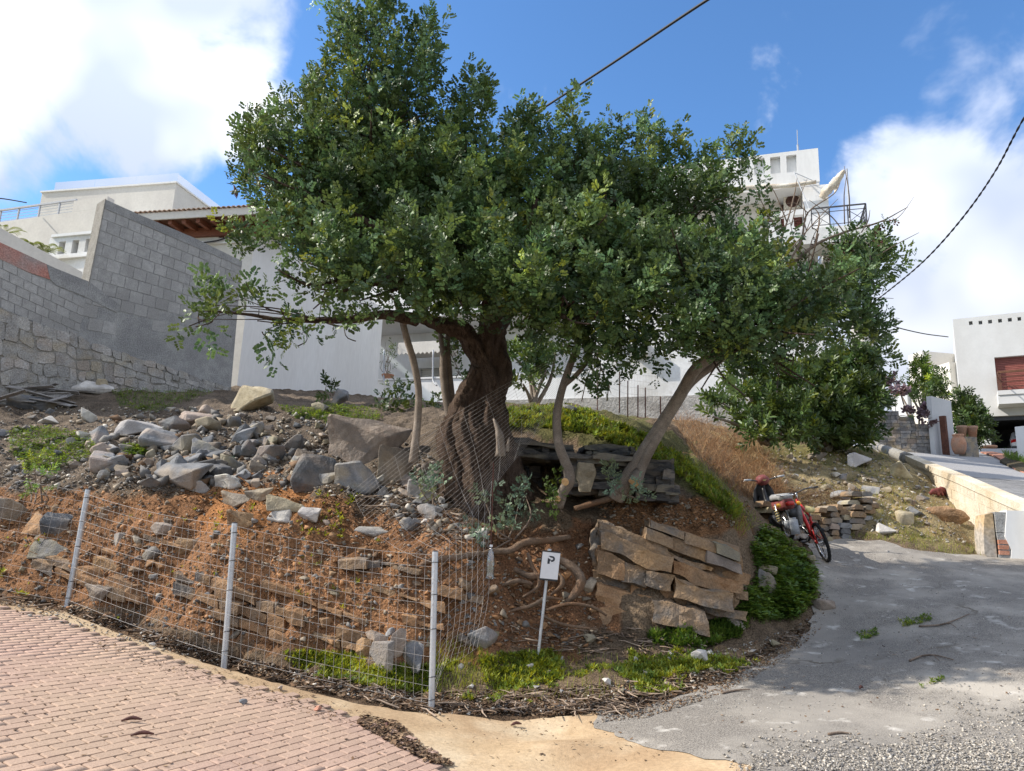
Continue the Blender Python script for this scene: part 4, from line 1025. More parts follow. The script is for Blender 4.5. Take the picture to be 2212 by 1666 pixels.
# ------------------------------------------------------------------ right side: drive, garage house, walls
YG = 42.0
HG_ = Facade(P(2058, 690, YG), P(2212, 672, YG / 1.045))
hg = thing('garage_house', 'white modern house with garage and red shutter at the top of the drive', 'house', tuple(HG_.P(3, 8, -4)))
zt = HG_.pix(2058, 690)[1]; zb = HG_.pix(2140, 978)[1]
SR = 13.0
notch = [HG_.rect_px(*q) for q in ((2093, 694, 2101, 702), (2114, 693, 2122, 701), (2134.5, 691, 2143, 699), (2156, 689, 2164.5, 697), (2177, 687, 2186, 695), (2198, 685, 2206, 693))]
bal = HG_.rect_px(2151, 762, 2400, 845); gar = HG_.rect_px(2139, 893, 2420, 984)
bal = (bal[0], 11.0, bal[2], bal[3]); gar = (gar[0], gar[0] + 5.6, zb, gar[3])
add('wall', HG_.wall(0, SR, zb - 1.5, zt, notch + [bal, gar], -.35, 0), M['white_far'], hg)
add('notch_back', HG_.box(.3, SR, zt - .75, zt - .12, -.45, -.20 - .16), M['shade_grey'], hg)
add('side_wall', HG_.box(0.0, .3, zb - 1.5, zt - .003, -9, -.351), M['white_far'], hg)
add('roof', HG_.box(.3, SR, zt - .5, zt - .3, -9, -.46), M['white_far'], hg)
add('shutter_panel', HG_.box(bal[0], bal[1], bal[2], bal[3], -.34, -.30), M['shutter'], hg)
for k in range(22):
    z = bal[2] + (bal[3] - bal[2]) * k / 22; add('shutter_slat', HG_.box(bal[0] + .04, bal[1] - .04, z + .02, z + .095, -.298, -.27), M['shutter'], hg)
add('garage_room', join([HG_.box(gar[0] - .1, gar[1] + .1, zb - .1, zb - .004, -6, -.351), HG_.box(gar[0] - .12, gar[1] + .12, zb, gar[3] + .1, -6.2, -6), HG_.box(gar[0] - .12, gar[0] - .02, zb, gar[3] + .1, -6, -.351), HG_.box(gar[1] + .02, gar[1] + .12, zb, gar[3] + .1, -6, -.351), HG_.box(gar[0] - .12, gar[1] + .12, gar[3] + .1, gar[3] + .2, -6.2, -.351)]), M['dark_room'], hg)
add('garage_lintel', HG_.box(gar[0], gar[1], gar[3] - .22, gar[3] - .002, -.34, -.25), M['dark_metal'], hg)
b0 = HG_.pix(2155, 850, 1.2)[0]
zbs = bal[2] - .05
add('balcony_slab', HG_.box(b0, SR, zbs - .75, zbs - .25, .001, 1.3), M['white_far'], hg)
add('balcony_slab', HG_.box(b0, SR, zbs - .249, zbs, .001, 1.36), M['white_far'], hg)
gr = thing('garage_house_railing', 'brown metal balcony railing on the garage house', 'railing', tuple(HG_.P(b0 + 2, zbs, 1.2)))
for o_, a, b in (('f', b0 + .1, SR - .1),):
    add('handrail', HG_.box(a, b, zbs + 1.0, zbs + 1.12, 1.18, 1.30), M['wood_brown'], gr)
    for k in range(9): s = a + (b - a) * k / 8 + .02; add('post', HG_.box(s, s + .12, zbs + .002, zbs + .998, 1.2, 1.28), M['rust'], gr)
    for k in range(3): add('bar', HG_.box(a, b, zbs + .2 + .28 * k, zbs + .25 + .28 * k, 1.215, 1.265), M['rust'], gr)
for k in range(3): s = .1 + k * .5; add('post', HG_.box(b0 + .1, b0 + .16, zbs + .002, zbs + 1.018, s, s + .06), M['rust'], gr)
add('handrail', HG_.box(b0 + .09, b0 + .17, zbs + 1.022, zbs + 1.098, .02, 1.178), M['wood_brown'], gr)
for k in range(3): add('bar', HG_.box(b0 + .115, b0 + .145, zbs + .2 + .28 * k, zbs + .23 + .28 * k, .03, 1.19), M['rust'], gr)
# car parked inside, seen from behind
def car(loc, yaw):
    r = thing('parked_car', 'white car with red tail lamps parked inside the garage', 'car', loc, rot=(0, 0, yaw))
    prof = [(-2.05, .35), (-2.1, .62), (-2.05, .92), (-1.85, 1.0), (-1.45, 1.42), (-.2, 1.52), (.55, 1.42), (1.05, .98), (1.95, .82), (2.08, .55), (2.02, .32)]
    secs = []
    for y, k in ((-.86, .93), (-.8, .985), (-.6, 1.0), (.6, 1.0), (.8, .985), (.86, .93)): secs.append([(x * (1 if k > .95 else .985), y * (1 if z < 1 else 1 - .16 * (z - 1) / .5), .33 + (z - .33) * k) for x, z in prof])
    add('body', loft(secs), M['car_white'], r, local=True)
    add('rear_window', prism(np.array([(-1.87, -.6, 1.04), (-1.87, .6, 1.04), (-1.53, .52, 1.385), (-1.53, -.52, 1.385)]), (-.03, 0, .03)), M['car_glass'], r, local=True)
    for s in (-1, 1):
        add('tail_lamp', prism(np.array([(-2.075, s * .84, .72), (-2.075, s * .50, .80), (-2.03, s * .52, .94), (-2.0, s * .82, .93)]), (-.035, 0, 0)), M['red_lens'], r, local=True)
        add('side_window', prism(np.array([(-1.5, s * .79, 1.03), (.85, s * .79, 1.03), (.45, s * .73, 1.36), (-1.3, s * .73, 1.38)]), (0, s * .03, .01)), M['car_glass'], r, local=True)
        for x in (-1.3, 1.35):
            w = add('wheel', lathe([(.2, -.1), (.31, -.1), (.32, -.06), (.32, .06), (.31, .1), (.2, .1)], 22, (x, s * .76, .32), 'y'), M['rubber'], r, local=True)
            add('rim', lathe([(.02, -.02), (.19, -.02), (.19, .105), (.05, .11)], 16, (x, s * .765, .32), 'y'), M['grey_paint'], w, local=True)
    add('number_plate', box(-2.125, -2.1, -.26, .26, .62, .73), M['sign_white'], r, local=True)
    add('bumper', box(-2.14, -1.98, -.84, .84, .36, .52), M['black'], r, local=True)
cs = HG_.pix(2195, 940, -3)[0]
car(tuple(HG_.P(cs + .45, zb + .002, -3.6)), math.atan2(-HG_.n[1], -HG_.n[0]))

# drive: ruled surface from the lane corner up to the garage
DL = [P(2212 + 260, 1150, 11.5), P(2212, 1104, 13.6), P(2100, 1052, 16.5), P(2030, 1020, 19.5), P(1975, 996, 23), P(1925, 978, 28), P(1905, 972, 33), P(1900, 970, 38)]
DR = [P(2900, 1120, 11.5), P(2700, 1100, 13.6), P(2600, 1080, 16.5), P(2520, 1060, 19.5), P(2450, 1040, 24), P(2400, 1010, 30), P(2330, 985, 37), HG_.P(8, zb - .02, .4)]
def ruled(A, B, n, m, dz=0):
    A, B = smooth_path(A, n), smooth_path(B, n); t = np.linspace(0, 1, m)[None, :, None]
    V = (A[:, None] * (1 - t) + B[:, None] * t); V[..., 2] += dz
    ii = (np.arange(n - 1)[:, None] * m + np.arange(m - 1)[None]).ravel()
    return V.reshape(-1, 3), np.stack([ii, ii + 1, ii + m + 1, ii + m], 1)
dr = add('driveway', ruled(DL, DR, 50, 24), M['paver'], smooth=True, kind='structure', origin=(12, 20, 3)); tag(dr, 'grey paved drive climbing to the garage', 'drive')
# courses of setts on the near part of the drive
A_, B_ = smooth_path(DL, 240), smooth_path(DR, 240)
paver_me = mesh_np('paver', *box(-.5, .5, -.5, .5, -.5, .5), M['paver'])
cnt = 0
for i in range(24, 110):
    a, b = A_[i], B_[i]; w = np.linalg.norm(b - a); stp = A_[i + 1] - A_[i]; ln = np.linalg.norm(stp)
    nn_ = max(4, int(w / .24))
    for j in range(nn_):
        t = (j + .5 + (i % 2) * .5) / nn_
        p = a + (b - a) * t; q = A_[i + 1] + (B_[i + 1] - A_[i + 1]) * t
        u, v = to_px(p[None]); 
        if u[0] > 2240 or cnt >= 300: continue
        e1 = (b - a) / w; e2 = (q - p); l2 = np.linalg.norm(e2); e2 = e2 / l2; e3 = np.cross(e1, e2)
        R = Matrix((e1, e2, e3)).transposed()
        inst('paver', paver_me, (p + q) / 2 + e3 * .004, R.to_euler(), (w / nn_ * .93, l2 * .9, .02), parent=dr); cnt += 1
# red edging strip curving by the grass bed
EP = [P(2120, 978, 35), P(2148, 985, 31), P(2165, 995, 28), P(2190, 1012, 24), P(2240, 1035, 21)]
ev_ = smooth_path(EP, 15); em = mesh_np('edging_brick', *box(-.5, .5, -.5, .5, -.5, .5), M['red_paver'])
edg = thing('brick_edging', 'curved red brick edging beside the drive bed', 'edging', tuple(ev_[7]))
for k in range(14):
    d = ev_[k + 1] - ev_[k]; yaw = math.atan2(d[1], d[0]); inst('edging_brick', em, (ev_[k] + ev_[k + 1]) / 2 + np.array([.25, 0, .03]), (0, -math.atan2(d[2], math.hypot(d[0], d[1])), yaw), (np.linalg.norm(d) * .94, .5, .06), parent=edg)
# white gate pier at the right edge, beyond the bed
GP = Facade(P(2200, 960, 26), P(2240, 955, 25.5))
o = add('gate_pier', GP.wall(GP.pix(2196, 960)[0], 3.0, 3.5, GP.pix(2205, 921)[1], [], -.4, 0), M['white']); tag(o, 'white gate pier end at the right edge by the garage', 'pier')
# raised bed of the pier
bed = [P(2160, 1000, 27), P(2200, 1022, 23), P(2260, 1040, 21), P(2300, 990, 26), P(2200, 978, 29)]
bv = np.array(bed); o = add('planting_bed', prism(bv[::-1], (0, 0, .10)), M['soil'], col=np.tile(np.array([[.09, .075, .05]]), (10, 1)), kind='structure'); tag(o, 'small bed beside the drive', 'bed')

# cream block retaining wall along the drive
RWp = [P(2112, 1182, 13.7), P(2040, 1120, 15.6), P(1985, 1072, 17.6), P(1963, 1050, 18.8), P(1940, 1010, 22.0), P(1912, 985, 27.0)]
RWt = [P(2212, 1090, 13.3), P(2110, 1052, 15.6), P(2030, 1018, 17.9), P(1963, 990, 20.0)]
rw0, rw1 = P(2240, 1180, 12.6), P(1958, 1040, 20.0)
RW = Facade(rw0, rw1)
rw = thing('drive_wall', 'low cream block wall with coping below the paved drive', 'wall', tuple(RW.P(3, H(*RW.P(3, 0)[:2]), 0)))
top_px = [(2240, 1108), (2150, 1070), (2060, 1030), (1990, 1003), (1958, 988)]
tp = [RW.pix(*p) for p in top_px]; smin, smax = tp[0][0], tp[-1][0]
ztop = lambda s: float(np.interp(s, [p[0] for p in tp], [p[1] for p in tp]))
zgr = lambda s: float(H(*RW.P(s, 0)[:2]))
ns = 24; ss = np.linspace(smin, smax, ns)
add('wall_core', RW.quad([(s, ztop(s) - .02) for s in ss] + [(s, zgr(s) - .6) for s in ss[::-1]], -.2, -.012), M['block_cream'], rw)
for k in range(8):
    a, b = smin + (smax - smin) * k / 8, smin + (smax - smin) * (k + 1) / 8
    add('coping', RW.quad([(a, ztop(a) - .10), (b - .004, ztop(b) - .10), (b - .004, ztop(b) + .05), (a, ztop(a) + .05)], -.24, .03), M['block_cream'], rw)
bl = .4; bh = .2
for r in range(6):
    s = smin + (r % 2) * .2
    while s < smax - .1:
        e = min(s + bl, smax); zt_ = ztop(s) - .11 - r * bh; zt2_ = ztop(e) - .11 - r * bh
        if zt_ > zgr((s + e) / 2) - .1:
            add('block', RW.quad([(s + .006, zt_ - bh + .006), (e - .006, zt2_ - bh + .006), (e - .006, zt2_ - .006), (s + .006, zt_ - .006)], -.02, RNG.uniform(-.004, .004)), M['block_cream'], rw)
        s = e
# continuation of the wall as a dark old kerb curving to the stone wall
o = add('drive_kerb', tube(smooth_path([P(1962, 994, 20.0), P(1945, 984, 22), P(1915, 972, 26), P(1897, 965, 30)], 20), [.2, .16, .15, .13], 8, 2, .08), M['cement_brown'], smooth=True); tag(o, 'old grey kerb curving from the block wall to the stone wall', 'kerb')
# plastered end of the wall at the right edge of the picture
pe0 = P(2112, 1202, 12.9); PE = Facade(pe0, P(2240, 1203, 12.7))
pe = thing('wall_end_pier', 'plastered white and ochre wall end beside the lane', 'pier', tuple(PE.P(.5, pe0[2], 0)))
sa, sb, sc_ = PE.pix(2153, 1150)[0], PE.pix(2176, 1150)[0], PE.pix(2300, 1150)[0]
zt = PE.pix(2160, 1105)[1]; z0 = pe0[2] - .3
for k in range(3):
    zz0, zz1 = z0 + (zt - z0) * k / 3, z0 + (zt - z0) * (k + 1) / 3 - .01
    add('cement_block', PE.quad([(sa + .03 * (k % 2), zz0), (sb + .1, zz0), (sb + .1, zz1), (sa, zz1)], -.3, 0), M['block_cement'], pe)
add('white_face', PE.quad([(sb - .04, z0), (sc_, z0), (sc_, zt + .02), (sb + .02, zt + .02), (sb - .05, zt * .6 + z0 * .4), (sb + .03, zt * .4 + z0 * .6)], -.28, .02), M['white'], pe)
sd = PE.pix(2124, 1150)[0]
add('ochre_face', PE.quad([(sd, z0 + .35), (sa - .02, z0), (sa - .02, zt - .02), (sd + .06, zt - .06), (sd + .02, zt - .3)], -.45, -.03), M['ochre'], pe)
for k in range(3): add('brick', PE.box(sa + .01, sa + .16, z0 + .34 + .09 * k, z0 + .41 + .09 * k, -.06, .012), M['red_paver'], pe)

# stone clad steps wall and grey panel left of the pots
CW = Facade(P(1900, 985, 31), P(2030, 985, 30.5))
cw = thing('stone_clad_wall', 'grey stone clad garden wall with stepped top', 'wall', tuple(CW.P(2, 6, 0)))
zb_ = CW.pix(1960, 990)[1] - .5
steps = [(1895, 1912, 868), (1912, 1945, 888), (1945, 1978, 900), (1978, 2022, 916)]
sx0 = CW.pix(1880, 950)[0]
tops = []
for u0, u1, v in steps:
    a, b = CW.pix(u0, 940)[0], CW.pix(u1, 940)[0]; tops.append((a, b, CW.pix((u0 + u1) / 2, v)[1]))
for a, b, z in tops: add('wall_core', CW.box(a, b - .003, zb_, z, -.4, -.02), M['cement_brown'], cw)
rg = np.random.default_rng(5); cme = 0
for a, b, z in tops:
    zz = zb_ + .3
    while zz < z - .05:
        h = rg.uniform(.12, .22); h = min(h, z - zz); s = a + rg.uniform(-.1, 0)
        while s < b - .04:
            w = rg.uniform(.18, .5); e = min(s + w, b)
            if e - max(s, a) > .06: add('stone', CW.box(max(s, a) + .008, e - .008, zz + .008, zz + h - .006, -.03, rg.uniform(.0, .05)), M['stone_clad'], cw)
            s += w
        zz += h
PW = Facade(P(2022, 985, 30.2), P(2062, 972, 31.0))
o = add('grey_panel_wall', PW.wall(0, PW.pix(2060, 930)[0], zb_, PW.pix(2040, 863)[1], [], -.2, 0), M['shade_grey']); tag(o, 'smooth grey wall slab between stone wall and bush', 'wall')
px_, pz_ = PW.pix(2041, 972, .25)
o = add('rusty_post', bar(PW.P(PW.pix(2044, 978, .25)[0], zb_ + .3, .25), PW.P(*PW.pix(2036, 899, .25), .25), .22, .16), M['rust']); tag(o, 'rusty brown steel post leaning on the grey slab', 'post')
# buildings further back above the hedge
FB = Facade(P(1962, 800, 48), P(2010, 795, 46))
fb = thing('far_cream_building', 'small cream block building beyond the hedge', 'building', tuple(FB.P(0, 8, -2)))
a, b, _, z = FB.rect_px(1965, 762, 1996, 860); add('tower', FB.box(a, b, 6, z, -3.2, 0), M['cream'], fb)
a, b, _, z = FB.rect_px(1996, 788, 2045, 860); add('wall', FB.box(a + .01, b, 6, z, -3.0, -.3), M['cream'], fb)
a, b, _, z = FB.rect_px(1930, 838, 1966, 880); add('parapet', FB.box(a, b - .01, 6, z, -2, .2), M['shade_grey'], fb)
FH = Facade(P(1840, 700, 36), P(1880, 695, 35.5))
o = add('pale_house_corner', FH.box(FH.pix(1838, 720)[0], FH.pix(1866, 720)[0], 5, FH.pix(1860, 667)[1], -4, 0), M['cream']); tag(o, 'pale house corner seen through the right crown', 'house')
# pots
def urn(name, label, p, prof, mat='terracotta'):
    o = add(name, lathe(prof, 20, p), M[mat], smooth=True); tag(o, label, 'pot', 'pots by the garage'); return o
q = P(2073, 981, 29.5); zq = q[2]
urn('clay_urn', 'big terracotta urn beside the grey slab', q, [(.17, 0), (.25, .18), (.28, .42), (.24, .62), (.18, .70), (.21, .74), (.21, .79), (.16, .79)])
st = P(2093, 982, 30.2); o = add('stone_plinth', join([box(st[0] - .26, st[0] + .26, st[1] - .25, st[1] + .25, st[2] - .2, st[2] + .38), box(st[0] - .24, st[0] + .25, st[1] - .23, st[1] + .23, st[2] + .385, st[2] + .7)]), M['stone_clad']); tag(o, 'grey stone plinth under two flower pots', 'plinth')
for dx, k in ((-.28, .62), (.14, .68)):
    urn('flower_pot', 'small terracotta flower pot on the plinth, ' + ('left one' if dx < 0 else 'right one'), (st[0] + dx + .1, st[1] + .02, st[2] + .702), [(.2 * k, 0), (.28 * k, .36), (.32 * k, .38), (.32 * k, .48), (.27 * k, .48)])
q = P(2137, 976, 38); urn('flower_pot', 'low terracotta bowl by the garage door', q, [(.2, 0), (.34, .2), (.38, .22), (.38, .3), (.33, .3)])
# dry stone wall behind the bikes
DW = Facade(P(1740, 1150, 13.7), P(1905, 1160, 14.3))
dw = thing('dry_stone_wall', 'low dry stone wall of brown slabs behind the bicycle', 'wall', tuple(DW.P(1, H(*DW.P(1, 0)[:2]), 0)))
rg = np.random.default_rng(21)
for r in range(6):
    s = rg.uniform(-.9, -.7)
    while s < 1.55:
        w = rg.uniform(.14, .40); z0 = float(H(*DW.P(s + w / 2, 0)[:2])) - .06 + r * .108 
        if r > 3 and rg.random() < .35: s += w; continue
        h = rg.uniform(.085, .108); k = rg.uniform(-.02, .02, 8)
        q = [(s + .008 + k[0], z0), (s + w * .5, z0 + k[1] * .4), (s + w - .008 + k[2], z0 + k[3] * .5), (s + w - .01 + k[4], z0 + h * .6), (s + w * .8, z0 + h + k[5] * .4), (s + w * .2, z0 + h + k[6] * .4), (s + .006 + k[7], z0 + h * .5)]
        add('stone', DW.quad(q, -.3, .12 - r * .03 + rg.uniform(-.05, .05)), M[rg.choice(['rock_tan', 'rock_outcrop', 'rock_grey', 'rock_outcrop'])], dw)
        s += w
# ------------------------------------------------------------------ rock
def hull_rock(seed, dims=(1, .8, .6), npts=13, bevel=.05, chip=0.0, sub=0):
    """angular broken stone about one unit across"""
    r = random.Random(seed); bm = bmesh.new()
    for _ in range(npts):
        while True:
            p = Vector((r.uniform(-1, 1), r.uniform(-1, 1), r.uniform(-1, 1)))
            k = max(abs(p.x), abs(p.y), abs(p.z)); s = p.length
            if .72 < .55 * k + .45 * s < 1.02: break
        bm.verts.new((p.x * dims[0] * .5, p.y * dims[1] * .5, p.z * dims[2] * .5))
    res = bmesh.ops.convex_hull(bm, input=bm.verts)
    bmesh.ops.delete(bm, geom=[v for v in bm.verts if not v.link_faces], context='VERTS')
    if bevel:
        bmesh.ops.bevel(bm, geom=bm.edges[:] , offset=bevel * min(dims), segments=1, affect='EDGES', clamp_overlap=True)
    if sub:
        bmesh.ops.triangulate(bm, faces=bm.faces[:])
        for _ in range(sub): bmesh.ops.subdivide_edges(bm, edges=[e for e in bm.edges if e.calc_length() > .09], cuts=1, use_grid_fill=True)
        bmesh.ops.triangulate(bm, faces=bm.faces[:])
        bm.normal_update()
        off = Vector((seed * 1.7, seed * .9, 3))
        mv = []
        for v in bm.verts:
            n = mnoise.fractal(v.co * 2.6 + off, 1.0, 2.1, 4); c = mnoise.voronoi(v.co * 2.2 + off)[0][0]
            mv.append(v.normal * (n * .045 + (c - .35) * .10) * chip)
        for v, m in zip(bm.verts, mv): v.co += m
    lo = [min(v.co[i] for v in bm.verts) for i in range(3)]; hi = [max(v.co[i] for v in bm.verts) for i in range(3)]
    for v in bm.verts:
        v.co = Vector([((v.co[i] - lo[i]) / (hi[i] - lo[i]) - .5) for i in range(3)])
    me = bpy.data.meshes.new('stone'); bm.to_mesh(me); bm.free()
    return me
ROCKS = [hull_rock(s, (1, .8, .62), 11 + s % 5) for s in range(14)]
BIG = [hull_rock(100 + s, (1, .8, .7), 10 + s % 4, .025, .55, 3) for s in range(10)]
_cache = {}
def rock_obj(name, me, mat, loc, rot, scale, **kw):
    key = (me.name, mat)
    if key not in _cache:
        m2 = me.copy(); m2.materials.clear(); m2.materials.append(M[mat]); _cache[key] = m2
    return inst(name, _cache[key], loc, rot, scale, **kw)
def stone_at(u, v, w, h, mat, label, big=True, seed=0, depth=.8, tilt=0.0, sink=.15, name='boulder', cat='rock', group=None, lift=0.0):
    """a stone whose middle is seen at u,v, w x h in survey pixels"""
    p = hit(u, v + h * .42); d = (p - CC) @ CF; k = d / FPX
    W, Hh = w * k, h * k; rr = random.Random(seed + int(u * 7 + v))
    me = (BIG if big else ROCKS)[rr.randrange(len(BIG if big else ROCKS))]
    yaw = rr.uniform(-.5, .5)
    o = rock_obj(name, me, mat, (p[0], p[1] + W * depth * .25, p[2] + Hh * (.5 - sink) + lift), (rr.uniform(-.15, .15), -tilt, yaw), (W * 1.05, W * depth, Hh * (1 + sink * .6)))
    tag(o, label, cat, group)
    NOTABLE.append((u, v, label))
    return o
NOTABLE = []
S = stone_at
S(790, 950, 175, 105, 'rock_tan', 'largest pale tan boulder left of the carob trunk', seed=1, depth=.7)
S(680, 1018, 108, 82, 'rock_grey', 'blue grey wedge boulder below the pale tan boulder', seed=2)
S(765, 1030, 95, 72, 'rock_grey', 'squarish grey boulder right of the wedge boulder', seed=5)
S(545, 862, 105, 68, 'rock_tan', 'big flat faced block at the foot of the white house corner', seed=3, depth=.5)
S(385, 1022, 115, 55, 'rock_grey', 'flat grey slab lying mid slope', seed=4, depth=.6)
S(850, 1005, 80, 92, 'rock_tan', 'upright tan boulder behind the slim stem', seed=6, depth=.6)
S(905, 1060, 58, 50, 'rock_pale', 'pale angular stone behind the draped wire', seed=7)
S(928, 1108, 55, 44, 'rock_grey', 'dark square stone by the trunk foot', seed=8)
S(880, 1035, 75, 42, 'rock_tan', 'tan slab stone beneath the slim stem', seed=9, depth=.6)
S(505, 1078, 70, 34, 'rock_tan', 'tan slab on the red earth crest', seed=10, depth=.6)
S(612, 1085, 78, 36, 'rock_tan', 'long tan slab left of the dark soil', seed=11, depth=.5)
S(560, 1068, 60, 28, 'rock_tan', 'thin tan slab tilted on the red earth', seed=12, depth=.6, tilt=.25)
S(490, 1040, 62, 34, 'rock_pale', 'pale stone with flat top above the red earth', seed=13)
S(427, 1052, 42, 28, 'rock_pale', 'small white jagged stone on the crest', seed=14)
S(340, 945, 92, 46, 'rock_grey', 'dark slab topping the rubble heap', seed=15)
S(372, 918, 66, 40, 'rock_grey', 'dark block on the upper rubble heap', seed=16)
S(440, 965, 60, 44, 'rock_grey', 'dark pointed stone right of the rubble heap', seed=17)
S(500, 1000, 50, 46, 'rock_grey', 'grey stone beside the small silver weed', seed=18)
S(800, 1148, 70, 22, 'rock_pale', 'flat white slab on the bank under the wire', seed=19, depth=.5)
S(605, 1112, 50, 30, 'rock_pale', 'pale splinter stone on the red bank', seed=20)
S(665, 1110, 44, 30, 'rock_pale', 'white chip stone in the middle of the bank', seed=21)
S(515, 1120, 60, 40, 'rock_outcrop', 'mottled boulder sunk beside the second fence post', seed=22)
S(820, 1418, 56, 66, 'rock_grey', 'upright grey slab left of the corner post', big=False, seed=23, depth=.5)
S(855, 1392, 34, 72, 'rock_tan', 'tall tan splinter stone beside the corner post', big=False, seed=24, depth=.6)
S(886, 1418, 62, 66, 'rock_grey', 'broad grey slab touching the corner post', big=False, seed=25, depth=.45)
S(815, 1380, 50, 36, 'rock_tan', 'brown stone behind the upright slabs', big=False, seed=26)
S(785, 1400, 36, 40, 'rock_outcrop', 'small brown stone left of the upright slabs', big=False, seed=27)
S(1042, 1378, 62, 52, 'rock_grey', 'grey boulder at the foot of the bank beside the wire end', seed=28, depth=.7)
S(1512, 1420, 30, 28, 'rock_pale', 'cream cube shaped stone on the verge', big=False, seed=29, sink=.05)
S(1660, 1265, 66, 66, 'rock_grey', 'tall grey lichened slab in the clover', seed=30, depth=.35, tilt=-.1)
S(1592, 1342, 42, 38, 'rock_grey', 'grey block at the outcrop corner', seed=31)
S(1655, 1230, 46, 26, 'rock_tan', 'tan slab behind the lichened slab', seed=32)
S(1785, 1306, 46, 24, 'rock_tan', 'brown flat stone at the lane edge', big=False, seed=33)
S(1755, 1215, 18, 30, 'rock_tan', 'small upright stone under the bicycle wheel', big=False, seed=34, sink=.05)
S(1855, 995, 56, 36, 'rock_pale', 'white edged block high on the dry slope', seed=35)
S(1770, 985, 40, 20, 'rock_tan', 'small tan stone below the bay bushes', big=False, seed=36)
S(1793, 968, 14, 20, 'rock_pale', 'little standing stone below the bay bushes', big=False, seed=37, sink=.05)
S(1925, 1143, 56, 26, 'rock_pale', 'long white stone at the end of the lane', big=False, seed=38, depth=.6)
S(2065, 1115, 78, 46, 'rock_orange', 'lump of old ochre concrete by the wall end', seed=139)
S(1950, 1015, 46, 42, 'rock_tan', 'rounded boulder at the end of the block wall', seed=40)
S(1985, 1105, 36, 30, 'rock_grey', 'grey stone with white patches below the block wall', big=False, seed=41)
S(1960, 1118, 34, 34, 'rock_tan', 'tan stone left of the white patched stone', big=False, seed=42)
S(1820, 1070, 40, 24, 'rock_grey', 'dark flat stone on the dry stone wall', big=False, seed=43)
S(1885, 1058, 36, 20, 'rock_grey', 'half buried grey stone on the dry slope', big=False, seed=44)
S(78, 1128, 56, 54, 'rock_orange', 'orange clod behind the left fence panel', seed=45)
S(112, 1130, 56, 50, 'rock_grey', 'dark boulder right of the orange clod', seed=46)
S(20, 1105, 80, 60, 'rock_tan', 'brown boulder at the left edge behind the fence', seed=47)
S(105, 1180, 90, 46, 'rock_grey', 'low dark ledge behind the first fence post', seed=48)
S(210, 1280, 56, 36, 'rock_tan', 'tan stone beside the first fence post foot', seed=49)
S(250, 1165, 46, 30, 'rock_grey', 'grey stone in the bank right of the first post', big=False, seed=50)
S(345, 1140, 52, 26, 'rock_grey', 'grey wedge stone in the red bank', big=False, seed=51)
S(325, 1195, 40, 30, 'rock_grey', 'dark stone in the left red bank', big=False, seed=52)
S(400, 1180, 50, 36, 'rock_outcrop', 'brown stone in the bank above the orange ledge', big=False, seed=53)
S(440, 1292, 34, 26, 'rock_grey', 'pale grey chip under the orange ledge', big=False, seed=54)
S(100, 905, 44, 26, 'rock_pale', 'squared pale stone below the collapsed boards', big=False, seed=55)
S(185, 895, 40, 32, 'rock_pale', 'squared pale block at the top left of the slope', big=False, seed=56)
S(205, 835, 50, 34, 'rock_tan', 'tan block leaning at the foot of the stone footing', big=False, seed=57)
S(735, 858, 34, 42, 'rock_grey', 'dark standing stone before the blank white wall', seed=58)
S(690, 880, 36, 28, 'rock_grey', 'dark stone on the grass below the blank wall', seed=59)
S(1110, 1012, 40, 80, 'rock_dark', 'dark stone deep in the rock hollow', seed=60, depth=.5)
S(1230, 880, 36, 16, 'rock_grey', 'small grey stone on the green mound', big=False, seed=61)
S(1395, 1200, 46, 46, 'rock_outcrop', 'rounded brown stone set in the outcrop top', seed=62)

# rubble: loose stones, each its own object; the rest of the rubble is one mass
SZ = ['small', 'middling', 'large']
CN = {'rock_grey': 'dark grey', 'rock_tan': 'tan', 'rock_pale': 'whitish', 'rock_orange': 'rusty', 'rock_outcrop': 'brown'}
def rubble(poly, n, size, mats, place, group, seed):
    rg = np.random.default_rng(seed); pts = scatter_px(poly, n, rg)
    for i, p in enumerate(pts):
        f = rg.random() ** 1.5; s = size[0] * (size[1] / size[0]) ** f; m = mats[rg.integers(len(mats))]
        o = rock_obj('rubble_stone', ROCKS[rg.integers(len(ROCKS))], m, (p[0], p[1], p[2] + s * .12), (rg.normal(0, .35), rg.normal(0, .35), rg.uniform(0, 6.28)), (s, s * rg.uniform(.6, .95), s * rg.uniform(.35, .8)))
        u, v = to_px(p); RUB.append((o, float(u), float(v), '%s %s loose stone' % (SZ[min(2, int(f * 3))], CN[m]), place, group))
RUB = []
Z_HEAP = [(230, 905), (420, 880), (560, 930), (640, 960), (720, 1040), (640, 1050), (300, 1055), (200, 1000)]
Z_FOOT = [(800, 1020), (960, 1000), (960, 1110), (1060, 1150), (1040, 1180), (900, 1150), (820, 1110)]
Z_BANK = [(0, 1080), (330, 1100), (560, 1100), (960, 1180), (1040, 1200), (1030, 1400), (700, 1390), (480, 1370), (200, 1260), (0, 1230)]
Z_SIGN = [(1060, 1180), (1290, 1180), (1300, 1400), (1060, 1400)]
Z_DRY = [(1660, 985), (1960, 1000), (2080, 1100), (2000, 1140), (1880, 1100), (1760, 1080), (1660, 1030)]
Z_BROWN = [(480, 890), (700, 895), (740, 960), (640, 1010), (540, 960)]
Z_SHADE = [(-40, 900), (230, 880), (300, 1000), (330, 1060), (100, 1050), (-40, 1030)]
rubble(Z_HEAP, 85, (.19, .50), ['rock_grey', 'rock_grey', 'rock_grey', 'rock_tan'], 'in the grey rubble heap mid slope', 'rubble heap', 31)
rubble(Z_BROWN, 26, (.12, .28), ['rock_tan', 'rock_tan', 'rock_grey'], 'on the slope left of the tan boulder', 'brown slope', 32)
rubble(Z_SHADE, 24, (.12, .26), ['rock_grey', 'rock_pale', 'rock_tan'], 'in the shade below the stone footing', 'shaded slope', 33)
